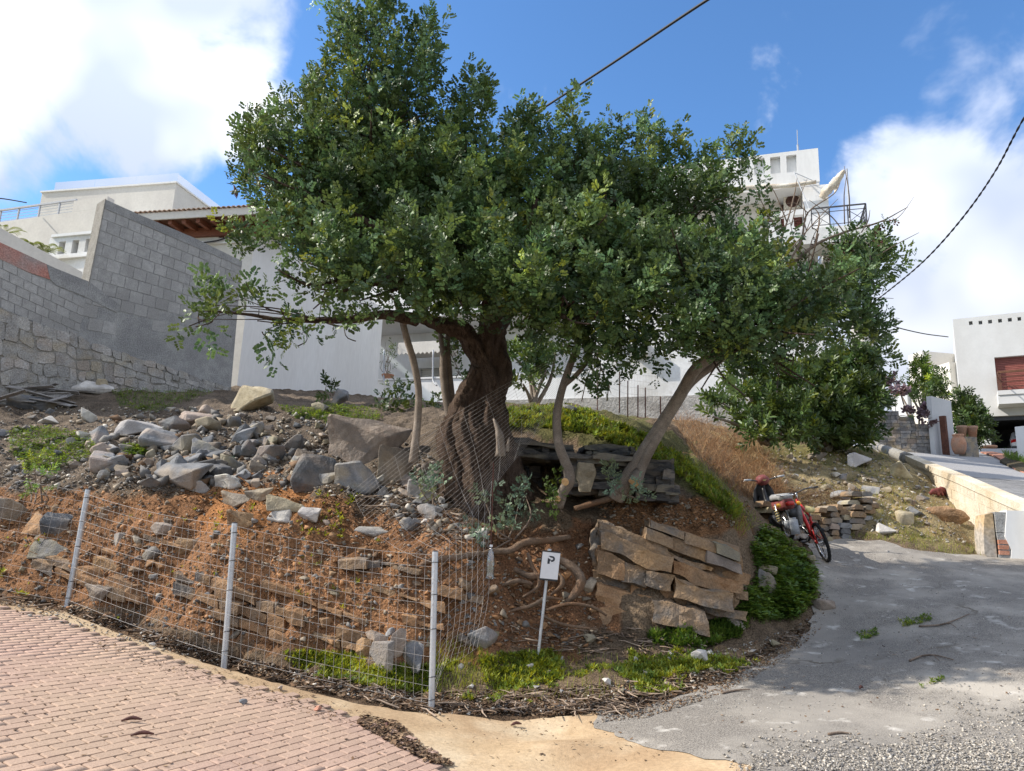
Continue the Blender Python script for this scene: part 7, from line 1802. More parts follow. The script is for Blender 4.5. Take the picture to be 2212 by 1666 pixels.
# ------------------------------------------------------------------ red mountain bike leaning on the moped (local: x forward, z up)
def place(root, rear, front, lean, yaw_add=0.0):
    d = np.asarray(front) - np.asarray(rear); x = d / np.linalg.norm(d); y = np.cross((0, 0, 1), x); y /= np.linalg.norm(y); z = np.cross(x, y)
    R = np.stack([x, y, z], 1) @ np.array(Matrix.Rotation(lean, 3, 'X'))
    m = Matrix.Identity(4)
    for i in range(3):
        for j in range(3): m[i][j] = R[i, j]
        m[i][3] = rear[i]
    root.matrix_world = m
def spoked_wheel(root, c, R, tr, rim_mat, nsp=24, steer=0.0, tread=True, hubw=.05):
    ax = np.array([math.sin(-steer), math.cos(steer), 0])
    w = add('wheel', torus(c, R - tr, tr, ax, 40, 10), M['rubber'], root, local=True, smooth=True)
    s = np.array([ax[1], -ax[0], 0.0])
    if tread:
        kn = []
        for k in range(44):
            a = 2 * math.pi * k / 44; rad = math.cos(a) * s + math.sin(a) * np.array([0, 0, 1.0]); tan = -math.sin(a) * s + math.cos(a) * np.array([0, 0, 1.0])
            for sd in (-.6, .6): q = c + rad * (R - .002) + ax * sd * tr * (1 if k % 2 else .55); kn.append(bar(q - tan * .008, q + tan * .008, .012, .012, tuple(rad)))
        add('tread', join(kn), M['rubber'], w, local=True)
    add('rim', torus(c, R - tr * 2.1, tr * .45, ax, 40, 8), M[rim_mat], w, local=True, smooth=True)
    sp = []
    for k in range(nsp):
        a = 2 * math.pi * k / nsp; rad = math.cos(a) * s + math.sin(a) * np.array([0, 0, 1.0]); sp.append(tube(np.array([c + ax * hubw * (1 if k % 2 else -1) * .6 + rad * .02, c + rad * (R - tr * 2.2)]), .0016, 4, caps=False))
    add('spokes', join(sp), M['chrome'], w, local=True)
    add('hub', tube(np.array([c - ax * hubw, c + ax * hubw]), [.022, .022], 10), M['chrome'], w, local=True)
    return w
bk = thing('bicycle', 'red mountain bike leaning against the old moped', 'bicycle')
r_c = P(1784, 1212, 12.55); f_c = P(1741, 1189, 13.45); r_c[2] = H(r_c[0], r_c[1], HBASE) + .016; f_c[2] = H(f_c[0], f_c[1], HBASE) + .016
Rw = .33; WB = 1.05
place(bk, r_c, f_c, -math.radians(17))
A = lambda n, vf, m, p=bk, sm=True: add(n, vf, M[m], p, local=True, smooth=sm)
rear, front = np.array([0, 0, Rw]), np.array([WB, 0, Rw])
w1 = spoked_wheel(bk, rear, Rw, .027, 'chrome'); w2 = spoked_wheel(bk, front, Rw, .027, 'chrome', steer=.25)
head_t, head_b = np.array([.80, 0, .86]), np.array([.84, 0, .72]); bb = np.array([.42, 0, .31]); seat_c = np.array([.27, 0, .70])
fr = A('frame', join([tube(smooth_path([head_b, (head_b + bb) / 2 + [0, 0, .03], bb], 12), [.03, .034, .034], 10), tube(np.array([head_t - [0, 0, .03], seat_c + [.02, 0, 0]]), [.022, .02], 10), rod(bb, seat_c, .02, 10), rod(head_b, head_t, .028, 10), rod(bb - [0, .04, 0], bb + [0, .04, 0], .028, 10)]), 'red')
sw = []
for s in (-1, 1): sw += [rod(rear + [0, s * .062, 0], bb + [.0, s * .045, .02], .014, 8), rod(rear + [0, s * .062, 0], np.array([.20, s * .05, .60]), .013, 8)]
sw.append(rod((.20, -.05, .60), (.20, .05, .60), .014)); sw.append(rod((.20, 0, .60), (.36, 0, .62), .016))
A('swing_arm', join(sw), 'red', fr)
A('fork', join([rod(front + [0, s * .058, 0], head_b + np.array([-.02, s * .055, -.06]), .017, 10) for s in (-1, 1)] + [rod(head_b + [-.015, -.06, -.06], head_b + [-.015, .06, -.06], .02)]), 'red_dull', bk)
sd = A('saddle', loft([[(x, y * w, z + h) for y, h in ((-1, -.02), (-.8, .015), (0, .022), (.8, .015), (1, -.02), (0, -.03))] for x, w, z in ((.12, .05, .84), (.16, .08, .86), (.24, .075, .85), (.32, .035, .85), (.40, .018, .84))]), 'yellow', bk)
A('seat_post', rod(seat_c, (.25, 0, .83), .014), 'chrome', sd)
hb_ = A('handlebar', tube(smooth_path([(.74, -.31, 1.02), (.78, -.16, 1.02), (.80, 0, .98), (.78, .16, 1.02), (.74, .31, 1.02)], 20), .012, 8), 'dark_metal', bk)
A('stem', join([rod(head_t, head_t + [-.02, 0, .10], .016), rod(head_t + [-.02, 0, .10], (.80, 0, .98), .018)]), 'chrome', hb_)
for s in (-1, 1):
    A('grip', tube(np.array([(.715, s * .38, 1.02), (.745, s * .27, 1.02)]), [.017, .017], 10), 'black', hb_)
    A('brake_lever', tube(smooth_path([(.77, s * .24, 1.02), (.83, s * .27, 1.01), (.82, s * .36, .99)], 8), [.012, .009, .006], 6), 'chrome', hb_)
cr = A('chainset', join([torus(bb + [0, -.055, 0], .085, .006, (0, 1, 0), 26, 5), torus(bb + [0, -.05, 0], .06, .006, (0, 1, 0), 22, 5)] + [rod(bb + [0, -.05, 0], bb + [.08 * math.cos(a), -.055, .08 * math.sin(a)], .006, 5) for a in np.arange(5) * 1.257]), 'dark_metal', bk)
for s in (-1, 1):
    A('crank', rod(bb + [0, s * .07, 0], bb + [s * .12, s * .08, -s * .11], .01), 'chrome', cr); A('pedal', box(bb[0] + s * .12 - .04, bb[0] + s * .12 + .04, s * .09 - .0 - .045 + s * .04, s * .09 + .045 + s * .04, bb[2] - s * .11 - .012, bb[2] - s * .11 + .012), 'black', cr, False)
A('chain', join([rod(bb + [0, -.055, .085], rear + [0, -.04, .04], .004, 5), rod(bb + [0, -.055, -.085], rear + [0, -.04, -.06], .004, 5)]), 'dark_metal', bk)
A('sprocket', torus(rear + [0, -.04, 0], .04, .01, (0, 1, 0), 18, 5), 'dark_metal', w1)
A('dry_twigs', join([tube(smooth_path([rear + RNG.normal(0, .06, 3), rear + RNG.normal(0, .1, 3) + [0, .05, 0], rear + RNG.normal(0, .12, 3)], 5), [.003, .002], 4) for _ in range(16)]), 'dry', bk)

# ------------------------------------------------------------------ old moped (local: x forward, z up)
mp = thing('moped', 'old black step through moped with worn grey seat and red tail', 'moped')
r_c = P(1706, 1180, 12.9); f_c = P(1664, 1163, 13.9)
r_c[2] = H(r_c[0], r_c[1], HBASE) + .016; f_c[2] = r_c[2] + .12
place(mp, r_c, f_c, -math.radians(9))
A = lambda n, vf, m, p=mp, sm=True: add(n, vf, M[m], p, local=True, smooth=sm)
Rm = .29; WBm = 1.17
rear, front = np.array([0, 0, Rm]), np.array([WBm, 0, Rm])
mw = spoked_wheel(mp, rear, Rm, .036, 'chrome', 20, tread=False, hubw=.06); mf = spoked_wheel(mp, front, Rm, .034, 'chrome', 20, .35, False, .06)
A('hub_drum', tube(np.array([(0, -.05, Rm), (0, .05, Rm)]), [.07, .07], 16), 'grey_paint', mw); A('hub_drum', tube(np.array([(WBm, -.05, Rm), (WBm, .05, Rm)]), [.06, .06], 16), 'grey_paint', mf)
A('frame', join([tube(smooth_path([(1.0, 0, .88), (.92, 0, .66), (.72, 0, .46), (.45, 0, .45), (.2, 0, .56), (-.1, 0, .66)], 24), [.035, .04, .05, .05, .045, .03], 12)]), 'black')
leg = []
for x, z, w in ((1.03, .95, .10), (1.06, .85, .17), (1.04, .70, .21), (.98, .52, .22), (.90, .36, .21), (.82, .27, .17)): leg.append([(x + .05 * (1 - abs(y)) + dx, y * w, z) for y, dx in ((-1, -.03), (-.6, .01), (0, .03), (.6, .01), (1, -.03), (.95, -.05), (.55, -.01), (0, .01), (-.55, -.01), (-.95, -.05))])
A('leg_shield', loft(leg), 'black')
A('engine', join([loft([[(x + .0, r * math.cos(a), .30 + r * math.sin(a)) for a in np.linspace(0, 2 * math.pi, 12, endpoint=False)] for x, r in ((.40, .08), (.46, .13), (.62, .13), (.68, .10))]), tube(np.array([(.66, 0, .31), (.86, 0, .34)]), [.07, .075], 12)]), 'dark_metal')
for k in range(5): A('cooling_fin', tube(np.array([(.70 + .032 * k, 0, .315 + .005 * k), (.712 + .032 * k, 0, .317 + .005 * k)]), [.095, .095], 14), 'grey_paint')
A('swing_arm', join([bar((0, s * .09, Rm), (.45, s * .09, .36), .03, .05) for s in (-1, 1)]), 'black')
for s in (-1, 1):
    sh = A('shock', rod((.0, s * .12, Rm + .02), (.08, s * .12, .64), .018), 'chrome')
    A('spring', tube(np.array([(.0 + .012 * t + .03 * math.cos(t * 5.2) , s * .12 + .03 * math.sin(t * 5.2), Rm + .06 + .033 * t) for t in np.linspace(0, 8, 90)]), .007, 5), 'yellow', sh)
A('seat', loft([[(x, y * w, z + h) for y, h in ((-1, -.03), (-.95, .03), (-.5, .06), (.5, .06), (.95, .03), (1, -.03), (0, -.05))] for x, w, z in ((-.22, .09, .74), (-.12, .13, .76), (.10, .13, .75), (.28, .12, .72), (.44, .09, .72), (.52, .05, .70))]), 'seat')
tl_ = A('tail_cover', loft([[(x, y * w, z + h) for y, h in ((-1, -.05), (-1, .05), (-.6, .09), (.6, .09), (1, .05), (1, -.05), (.5, -.09), (-.5, -.09))] for x, w, z in ((-.30, .07, .65), (-.22, .11, .65), (0, .12, .62), (.25, .11, .60), (.45, .07, .58))]), 'red_dull')
A('tail_lamp', loft([[(x, y * w, .665 + h * w) for y, h in ((-1, -.4), (-1, .4), (-.5, .6), (.5, .6), (1, .4), (1, -.4))] for x, w in ((-.30, .07), (-.345, .065), (-.36, .04))]), 'red_lens', tl_)
for s in (-1, 1): A('turn_lamp', lathe([(.015, 0), (.035, .02), (.035, .06), (.01, .07)], 12, (-.26, s * .17 - .03, .65), 'y'), 'amber', tl_)
A('rear_fender', loft([[(-math.sin(a) * .345, y, Rm + math.cos(a) * .345) for y in (-.06, .06)] + [(-math.sin(a) * .335, y, Rm + math.cos(a) * .335) for y in (.055, -.055)] for a in np.linspace(-.5, 1.9, 16)]), 'grey_paint')
A('mud_flap', prism(np.array([(-.34, -.07, .40), (-.34, .07, .40), (-.37, .075, .16), (-.37, -.075, .16)]), (-.008, 0, 0)), 'grey_paint')
A('number_plate', prism(np.array([(-.36, -.07, .58), (-.36, .07, .58), (-.385, .07, .44), (-.385, -.07, .44)]), (-.004, 0, 0)), 'black')
A('front_fender', loft([[(WBm + math.sin(a) * .345, y, Rm + math.cos(a) * .345) for y in (-.065, .065)] + [(WBm + math.sin(a) * .33, y, Rm + math.cos(a) * .33) for y in (.06, -.06)] for a in np.linspace(-1.7, .9, 16)]), 'black')
A('front_fork', join([bar((WBm, s * .085, Rm), (1.03, s * .08, .72), .04, .05) for s in (-1, 1)] + [rod((1.03, 0, .70), (.96, 0, .98), .026)]), 'black')
hbm = A('handlebar', tube(smooth_path([(.84, -.33, 1.06), (.90, -.2, 1.04), (.95, 0, 1.0), (.90, .2, 1.04), (.84, .33, 1.06)], 18), .013, 8), 'dark_metal')
for s in (-1, 1): A('grip', tube(np.array([(.82, s * .37, 1.065), (.86, s * .25, 1.055)]), [.018, .018], 10), 'grey_paint', hbm)
A('headlamp_nacelle', loft([[(x, r * math.cos(a) * 1.15, 1.02 + r * math.sin(a)) for a in np.linspace(0, 2 * math.pi, 14, endpoint=False)] for x, r in ((.84, .05), (.88, .09), (.98, .105), (1.04, .095))]), 'red_dull', hbm)
A('dial', tube(np.array([(.872, 0, 1.05), (.855, 0, 1.06)]), [.052, .048], 18), 'yellow', hbm)
A('headlamp', tube(np.array([(1.04, 0, 1.02), (1.06, 0, 1.02)]), [.085, .07], 18), 'chrome', hbm)
for s in (-1, 1): A('lever', tube(smooth_path([(.88, s * .22, 1.05), (.95, s * .26, 1.05), (.93, s * .36, 1.04)], 8), [.009, .005], 6), 'chrome', hbm)
A('exhaust', tube(smooth_path([(.78, -.07, .28), (.70, -.11, .16), (.40, -.13, .17), (.15, -.14, .22), (-.18, -.15, .26)], 26), [.018, .018, .022, .04, .042], 12), 'dark_metal')
A('exhaust_tip', tube(np.array([(-.18, -.15, .26), (-.2, -.15, .262)]), [.025, .022], 12), 'chrome')
A('carrier', join([rod((-.30, s * .09, .80), (.0, s * .10, .80), .008) for s in (-1, 1)] + [rod((-.30, -.09, .80), (-.30, .09, .80), .008)]), 'chrome')
A('side_bag', loft([[(x, -.17 + y, .46 + z * .16) for y, z in ((-.03, -1), (.03, -1), (.04, 0), (.03, 1), (-.03, 1), (-.045, 0))] for x in (-.22, -.05, .1)]), 'seat')
A('stand', join([rod((.42, .1, .2), (.36, .2, .01), .011), rod((.42, -.1, .2), (.44, -.12, .08), .011)]), 'dark_metal')
# ------------------------------------------------------------------ overhead cables
def cable(label, L, r, n=40, twist=False):
    p = px_path(L, n)
    if twist:
        q = smooth_path(p, 260); T = np.gradient(q, axis=0); T /= np.linalg.norm(T, axis=1)[:, None]; s = np.cross(T, (0, 0, 1.0)); s /= np.linalg.norm(s, axis=1)[:, None]; t = np.cross(s, T)
        a = np.arange(260) * .55
        VF = join([tube(q + r * .55 * (np.cos(a + ph)[:, None] * s + np.sin(a + ph)[:, None] * t), r * .55, 6) for ph in (0, math.pi)])
    else: VF = tube(p, r, 8)
    o = add('overhead_cable', VF, M['cable'], smooth=True); tag(o, label, 'cable', 'overhead cables')
cable('straight black cable crossing the blue sky above the tree', [(1700, -105, 9.5), (1525, 2, 11.0), (1280, 165, 14.0), (1035, 322, 18.0), (960, 368, 20)], .026)
cable('twisted black cable sagging down the right side of the sky', [(2330, 60, 8.6), (2212, 255, 9.6), (2150, 370, 10.3), (2080, 470, 11.2), (2000, 560, 12.4), (1920, 628, 14.0), (1850, 680, 16)], .015, 60, True)
cable('thin cable strung to the garage house corner', [(1862, 676, 35), (1920, 702, 36), (1990, 720, 38), (2048, 728, 41)], .03)
cable('short black cable at the far left above the terrace', [(-40, 425, 22), (10, 430, 23), (57, 438, 24.5)], .02)
# ------------------------------------------------------------------ low growth and litter: beyond counting
def blade_tpl(w=.06, bend=.5):
    V = []; F = []
    for k in range(4):
        t = k / 3; x = bend * t * t; z = t * (1 - .25 * bend * t); ww = w * (1 - t) ** .7 * .5 + .001
        V += [(x, -ww, z), (x, ww, z)]
        if k: F.append((2 * k - 2, 2 * k - 1, 2 * k + 1, 2 * k))
    return np.array(V), np.array(F)
def clover_tpl():
    """trefoil on a stalk"""
    V = [(-.02, 0, 0), (.02, 0, 0), (.0, 0, .8), (.0, 0, .8)]; F = [(0, 1, 2, 3)]
    for k in range(3):
        a = k * 2.094; c, s = math.cos(a), math.sin(a); n = len(V)
        for x, y, z in ((0, 0, .8), (.34, -.30, .9), (.62, -.12, .93), (.62, .12, .93), (.34, .30, .9)): V.append((c * x - s * y, s * x + c * y, z))
        F += [(n, n + 1, n + 2, n + 3), (n, n + 3, n + 4, n + 4)]
    return np.array(V), np.array([f for f in F])
def weed_tpl(n=6):
    V, F = [], []
    for k in range(n):
        a = k * 2.4; el = .25 + .9 * (k / n); c, s = math.cos(a), math.sin(a); b = len(V)
        for x, y in ((0, 0), (.45, -.17), (.95, 0), (.45, .17)):
            px, pz = x * math.cos(el), x * math.sin(el) + .25 * k / n; V.append((c * px - s * y, s * px + c * y, pz))
        F.append((b, b + 1, b + 2, b + 3))
    return np.array(V), np.array(F)
def flat_tpl():
    V = np.array([(-.5, 0, .02), (-.15, -.22, .06), (.3, -.2, .02), (.55, 0, .08), (.3, .2, .02), (-.15, .22, .05)]); return V, np.array([(0, 1, 2, 3), (0, 3, 4, 5)])
def stick_tpl():
    V, F = tube(np.array([(-.5, 0, 0), (-.1, .03, .02), (.2, -.02, .03), (.5, .04, 0)]), [.03, .035, .03, .015], 4, caps=False); return V, np.array(F)
def carpet(name, label, cat, polys, n, size, tpl, mat, cols, seed, tilt=.35, patch=None, squash=(1, 1), lift=0.0, world=False, lean=None, parent=None):
    rg = np.random.default_rng(seed); L = []
    for i, p in enumerate(polys): L.append((scatter_xy if world else scatter_px)(p, n[i] if isinstance(n, (list, tuple)) else n, rg))
    L = np.concatenate(L)
    if patch:
        f = fbm(L[:, 0] * patch[0], L[:, 1] * patch[0], seed, 3); L = L[f > patch[1] + rg.normal(0, .06, len(f))]
    k = len(L); s = size[0] * (size[1] / size[0]) ** (rg.random(k) ** 1.3); R = rand_rot(k, rg, tilt)
    sc = np.stack([s, s, s * rg.uniform(*squash, k)], 1) if squash != (1, 1) else np.stack([s, s, s], 1)
    c = np.array(cols)[rg.integers(len(cols), size=k)] * rg.uniform(.75, 1.3, (k, 1))
    V, F = repeat(tpl[0], tpl[1], R * sc[:, None, :], L + np.array([0, 0, lift]))
    o = add(name, (V, F), M[mat], col=np.repeat(c, len(tpl[0]), 0), kind='stuff', origin=tuple(L.mean(0))); tag(o, label, cat)
    return o
G1, G2, G3, G4 = (1.05, 1, .9), (1.5, 1.15, .8), (.7, .8, .7), (1.8, 1.3, .8)
LC0 = [(.30, .25, .19), (.22, .2, .18), (.14, .1, .07)]
MOUND = [(1070, 905), (1110, 882), (1190, 876), (1270, 888), (1330, 915), (1400, 945), (1470, 985), (1540, 1040), (1610, 1105), (1585, 1120), (1500, 1055), (1440, 1010), (1380, 985), (1280, 940), (1180, 925), (1080, 925)]
CLOV = [(1650, 1140), (1700, 1175), (1750, 1205), (1768, 1250), (1765, 1300), (1725, 1340), (1640, 1350), (1600, 1330), (1615, 1290), (1640, 1250), (1625, 1190)]
FRONT = [(600, 1410), (760, 1410), (800, 1440), (935, 1440), (1000, 1420), (1060, 1420), (1180, 1405), (1300, 1415), (1420, 1400), (1560, 1410), (1640, 1430), (1500, 1490), (1330, 1515), (1050, 1520), (930, 1505), (760, 1480), (640, 1455)]
RIM = [(1400, 1375), (1480, 1360), (1560, 1340), (1620, 1340), (1600, 1375), (1520, 1400), (1420, 1395)]
UPG = [[(240, 850), (300, 828), (430, 832), (460, 850), (400, 870), (330, 895), (260, 880)], [(20, 930), (110, 925), (190, 945), (215, 980), (150, 1010), (60, 1020), (20, 980)], [(700, 870), (800, 885), (830, 905), (760, 925), (700, 915), (690, 890)], [(600, 880), (700, 890), (720, 910), (640, 905)], [(260, 965), (310, 965), (320, 985), (270, 990)]]
carpet('mound_grass', 'bright green weeds covering the mound behind the rock hollow', 'weeds', [MOUND], 3600, (.025, .12), weed_tpl(), 'weed', [G1, G1, G2, (1.5, 1.1, .8)], 71, tilt=.6)
carpet('mound_straw', 'dry stems among the mound weeds', 'grass', [MOUND], 500, (.08, .26), blade_tpl(.02, .5), 'dry', [(1.2, 1.1, 1), (1, .9, .8)], 171, tilt=.6)
carpet('mound_stones', 'stones among the mound weeds', 'gravel', [MOUND], 160, (.03, .10), flat_tpl(), 'litter', LC0, 172, tilt=.6)
carpet('clover_bed', 'dense clover bank below the moped', 'clover', [CLOV], 4600, (.04, .14), clover_tpl(), 'weed', [G3, G3, G1], 72)
carpet('verge_weeds', 'patchy light green weeds on the verge below the sign', 'weeds', [FRONT, FRONT], 4200, (.025, .075), weed_tpl(), 'weed', [G2, G4, G1], 73, patch=(1.9, .02))
carpet('verge_grass', 'thin grass tufts round the corner post', 'grass', [[(930, 1400), (1000, 1390), (1060, 1410), (1050, 1480), (940, 1500)], FRONT], [700, 1200], (.05, .14), blade_tpl(.05, .35), 'weed', [G2, G4], 74, patch=(1.3, -.05))
carpet('rim_weeds', 'green weeds at the foot of the rock outcrop', 'weeds', [RIM, RIM], 700, (.04, .11), weed_tpl(), 'weed', [G1, G3], 75)
carpet('slope_grass', 'short grass patches on the shaded upper slope', 'grass', UPG, [1500, 1300, 900, 500, 250], (.06, .14), blade_tpl(.07, .5), 'weed', [G3, G1, G3], 76)
carpet('slope_clover', 'low clover among the slope stones', 'clover', UPG, [400, 900, 500, 200, 200], (.04, .09), clover_tpl(), 'weed', [G3, G1], 77)
carpet('bank_sprouts', 'tiny sprouts on the red bank', 'weeds', [[(430, 1070), (760, 1060), (960, 1120), (1000, 1180), (700, 1170), (450, 1150)], [(0, 1060), (1000, 1150), (1000, 1350), (0, 1250)], [(0, 1230), (60, 1240), (120, 1300), (300, 1350), (150, 1310), (0, 1295)]], [260, 160, 420], (.03, .08), weed_tpl(), 'weed', [G2, G4], 78, patch=(1.8, .02))
carpet('mound_edge_grass', 'longer grass hanging on the right flank of the mound', 'grass', [[(1480, 985), (1560, 1045), (1640, 1130), (1600, 1160), (1530, 1080), (1470, 1010)]], 800, (.10, .26), blade_tpl(.03, .7), 'weed', [G1, G2, (1.9, 1.3, .9)], 79, tilt=.6)
DRYB = [(1450, 905), (1540, 915), (1640, 960), (1680, 1020), (1700, 1070), (1640, 1090), (1580, 1060), (1500, 985)]
carpet('dry_brush', 'tangle of straw coloured dry brush behind the mound', 'brush', [DRYB], 5200, (.18, .6), blade_tpl(.014, .9), 'dry', [(1, 1, 1), (1.25, 1.05, .9), (.7, .65, .65)], 80, tilt=.8)
carpet('grey_brush', 'grey dead twigs spilling over the dry stone wall', 'brush', [[(1640, 1040), (1700, 1060), (1800, 1065), (1860, 1075), (1840, 1090), (1740, 1100), (1640, 1110)]], 1700, (.15, .45), blade_tpl(.014, .9), 'dry', [(.5, .45, .45), (.35, .3, .3), (.7, .6, .55)], 81, tilt=1.1)
DRY = [(1660, 975), (1920, 975), (2010, 1070), (2110, 1180), (1990, 1180), (1870, 1120), (1800, 1060), (1680, 1010)]
carpet('dry_slope_grass', 'thin yellow green grass on the dry slope', 'grass', [DRY], 5200, (.05, .16), blade_tpl(.04, .5), 'weed', [(2.0, 1.35, .9), (1.7, 1.3, .8), (2.6, 1.5, 1.4)], 82, patch=(.9, -.06), tilt=.6)
carpet('dry_slope_straw', 'dead straw on the dry slope', 'grass', [DRY], 2200, (.06, .22), blade_tpl(.03, .7), 'dry', [(1.2, 1.1, 1), (1, .95, .8)], 83, patch=(1.2, -.1), tilt=.9)
carpet('lane_end_grass', 'grass fringe where the lane ends', 'grass', [[(1960, 1150), (2110, 1180), (2125, 1200), (2050, 1198), (1960, 1183), (1900, 1165)], [(1780, 1152), (1900, 1156), (1920, 1168), (1790, 1162)]], [900, 350], (.04, .12), blade_tpl(.05, .5), 'weed', [(1.7, 1.25, .8), G2], 84)
carpet('lane_seam_weeds', 'weeds growing in the lane seam', 'weeds', [[(1850, 1368), (1895, 1358), (1900, 1372), (1860, 1385)], [(1940, 1340), (2010, 1328), (2015, 1342), (1950, 1356)], [(1985, 1478), (2040, 1462), (2040, 1470), (1990, 1486)]], [90, 120, 30], (.015, .05), weed_tpl(), 'weed', [G1, G3, G2], 85, lift=.0)
carpet('bed_grass', 'grass in the bed beside the drive', 'grass', [[(2165, 985), (2230, 985), (2230, 1020), (2185, 1005)]], 30, (.1, .3), blade_tpl(.05, .5), 'weed', [G1, G2], 86)
_bp = np.array([P(2170 + 60 * a, 985 + 24 * a + 10 * b, 27 - 3 * a) for a, b in RNG.random((500, 2))]) + [0, 0, .12]
_bt = blade_tpl(.06, .5); _bs = RNG.uniform(.12, .32, 500)
V, F = repeat(_bt[0], _bt[1], rand_rot(500, RNG, .4) * _bs[:, None, None], _bp); o = add('bed_weeds', (V, F), M['weed'], col=np.ones((len(V), 3)), kind='stuff'); tag(o, 'green weeds in the bed beside the drive', 'weeds')
VERGE = [(-40, 1282), (145, 1302), (480, 1412), (760, 1470), (930, 1500), (1330, 1480), (1560, 1450), (1740, 1345), (1765, 1345), (1600, 1462), (1450, 1515), (1330, 1545), (930, 1545), (700, 1500), (480, 1440), (145, 1325), (-40, 1300)]
LC = [(.10, .06, .035), (.15, .09, .05), (.07, .045, .03), (.20, .13, .08), (.26, .18, .11)]
carpet('leaf_litter', 'dead leaves and pod scraps along the verge', 'litter', [VERGE, [(780, 1545), (860, 1560), (900, 1600), (985, 1655), (930, 1650), (850, 1610), (770, 1565)], [(1060, 1500), (1400, 1490), (1450, 1520), (1200, 1548), (1050, 1545)]], [5200, 1100, 1600], (.02, .07), flat_tpl(), 'litter', LC, 90, tilt=.5, lift=.008)
carpet('street_litter', 'scraps of leaf scattered on the brick street', 'litter', [[(0, 1340), (480, 1450), (800, 1560), (980, 1660), (0, 1660)], [(920, 1550), (1330, 1550), (1500, 1650), (1000, 1660)], [(200, 1375), (480, 1445), (800, 1540), (760, 1570), (480, 1490), (200, 1400)]], [230, 130, 520], (.012, .045), flat_tpl(), 'litter', LC, 91, tilt=.5, lift=.004)
carpet('verge_sticks', 'broken twigs lying on the verge', 'litter', [VERGE, [(1050, 1495), (1500, 1480), (1400, 1535), (1050, 1545)], [(900, 1010), (1050, 1160), (980, 1190), (760, 1090)], [(1100, 1350), (1560, 1370), (1500, 1420), (1100, 1410)]], [420, 260, 420, 300], (.06, .30), stick_tpl(), 'litter', [(.12, .085, .06), (.20, .15, .11), (.28, .22, .17)], 92, tilt=.25, lift=.02)
carpet('slope_litter', 'dead leaves on the slope under the crown', 'litter', [[(700, 1040), (980, 1000), (1060, 1130), (960, 1180), (700, 1120)], [(1040, 1150), (1560, 1070), (1600, 1140), (1300, 1160), (1050, 1200)], [(200, 1040), (560, 1040), (700, 1090), (400, 1090)]], [1800, 1200, 800], (.02, .06), flat_tpl(), 'litter', LC, 93, tilt=.6, lift=.01)
carpet('lane_litter', 'scraps on the lane', 'litter', [[(1450, 1540), (1760, 1350), (1780, 1230), (2212, 1230), (2212, 1600), (1700, 1600)]], 240, (.012, .05), flat_tpl(), 'litter', LC, 94, tilt=.4, lift=.004)
# a few fallen branches on the lane, carob pods on the street
for k, (label, L) in enumerate([('forked dead branch lying far right on the lane', [(1985, 1355), (2030, 1352), (2060, 1343), (2095, 1328)]), ('bent dead twig nearer on the lane', [(1965, 1430), (1990, 1420), (2020, 1418), (2060, 1428)]), ('thin twig at the lane edge by the verge', [(1560, 1500), (1590, 1494), (1620, 1492)]), ('short twig low on the lane', [(1790, 1590), (1815, 1586), (1840, 1588)])]):
    q = np.array([hit(u, v) for u, v in L]) + [0, 0, .012]
    VF = [tube(smooth_path(q, 12), [.012, .010, .005], 6)]
    if k < 2: VF.append(tube(smooth_path([q[1], q[1] + [.05, -.12, .03], q[1] + [.02, -.3, .0]], 6), [.008, .004], 5))
    o = add('dead_branch', join(VF), M['twig'], smooth=True); tag(o, label, 'branch', 'twigs on the lane')
for k, (label, u, v) in enumerate([('curled dark carob pod alone on the bricks', 308, 1592), ('dark pod near the litter heap on the bricks', 285, 1560), ('dark pod lying on the ochre concrete', 1115, 1569), ('dark pod lying on the grey lane', 1860, 1490), ('pod on the ochre concrete by the corner post', 835, 1572)]):
    q = hit(u, v) + [0, 0, .014]; a = .4 * k
    o = add('carob_pod', tube(smooth_path([q + [-.07 * math.cos(a), -.03, 0], q + [0, .0, .015], q + [.07 * math.cos(a), .01, .005]], 10), [.006, .014, .013, .005], 7, jit=.08), M['pod'], smooth=True); tag(o, label, 'pod', 'fallen pods')
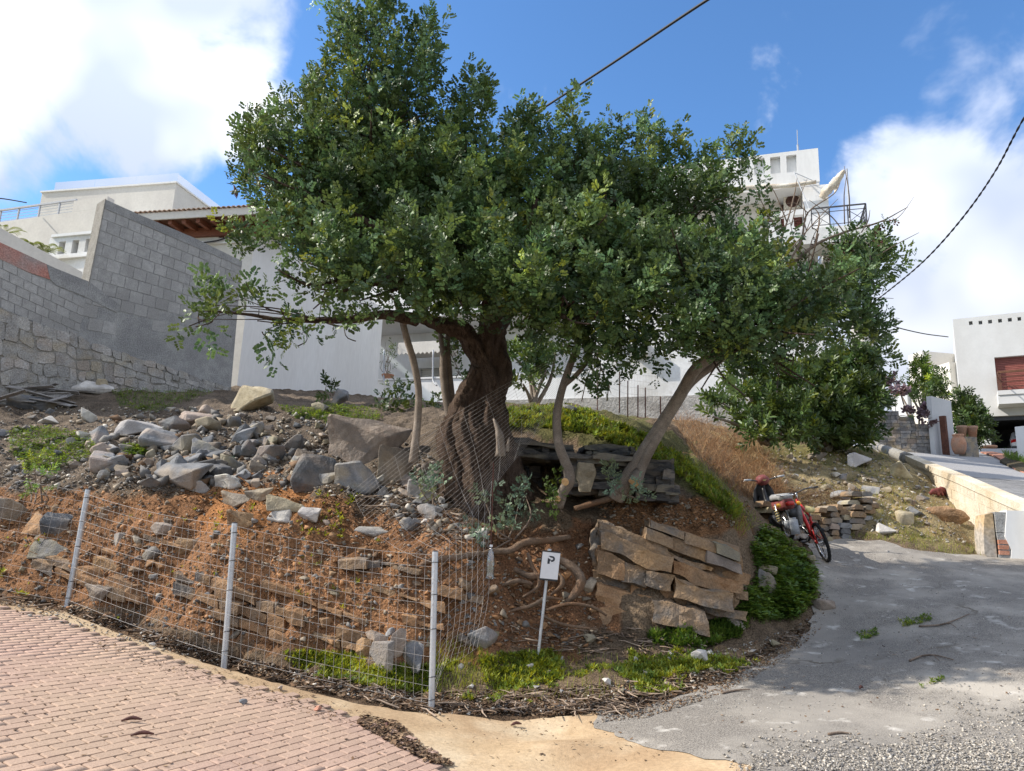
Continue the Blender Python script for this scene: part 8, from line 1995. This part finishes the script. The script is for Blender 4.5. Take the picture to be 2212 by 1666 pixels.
for label, u, v, w, m in [('brown brick fragment on the concrete strip', 686, 1535, .07, 'red_paver'), ('small stone on the brick street edge', 605, 1490, .06, 'rock_tan'), ('round pebble on the concrete strip', 330, 1395, .06, 'rock_pale'), ('dark flat stone near the brick edge', 525, 1520, .07, 'rock_grey'), ('golden stone on the lane beside the verge', 1678, 1396, .14, 'rock_tan')]:
    q = hit(u, v); o = rock_obj('loose_stone', ROCKS[int(u) % 14], m, tuple(q + [0, 0, w * .25]), (0, 0, u), (w, w * .7, w * .6)); tag(o, label, 'stone')
# heap of old boards and a slab of fallen render under the stone footing
bd = thing('board_heap', 'heap of grey rotten boards below the stone footing', 'debris', tuple(hit(70, 890)))
rg = np.random.default_rng(3)
for k in range(16):
    u, v = rg.uniform(10, 150), rg.uniform(850, 890); q = hit(u, v) + [0, 0, rg.uniform(.1, .4)]; d = np.array([rg.uniform(.5, 1.1), rg.uniform(-.2, .3), rg.uniform(-.25, .3)])
    add('board', bar(q - d * .5, q + d * .5, .11, .02, (0, rg.normal(0, .4), 1)), M['lath'], bd)
S(125, 838, 190, 46, 'rock_pale', 'big slab of fallen grey render over the boards', seed=90, depth=.5, lift=.25)
S(60, 868, 90, 36, 'rock_grey', 'grey slab end at the left of the board heap', seed=91, depth=.5)
# lumps of broken plaster mid slope
S(290, 925, 90, 40, 'rock_pale', 'crumbling plaster lump above the grass patch', seed=92)
S(400, 905, 110, 46, 'rock_tan', 'broken crust of old plaster on the upper slope', seed=93)
S(235, 1000, 64, 30, 'rock_tan', 'flaky plaster stone left of the rubble heap', seed=94)
# paper scraps
o = add('paper_scrap', prism(np.array([hit(2000, 1058) + [a, b, .05 + c] for a, b, c in ((0, 0, 0), (.28, .05, .02), (.3, .25, .1), (.02, .2, .08))]), (0, 0, .004)), M['sign_white']); tag(o, 'white sheet of rubbish below the block wall', 'rubbish')
o = add('rubbish_rag', join([tube(smooth_path([hit(2010 + i * 8, 1072) + [0, 0, .06], hit(2020 + i * 8, 1070) + [0, 0, .1 + .02 * i], hit(2030 + i * 8, 1076) + [0, 0, .05]], 8), [.04, .06, .03], 7, 3, .3, .4, .1, seed=i) for i in range(3)]), M['red_dull'], smooth=True); tag(o, 'crumpled dark red rag below the block wall', 'rubbish')
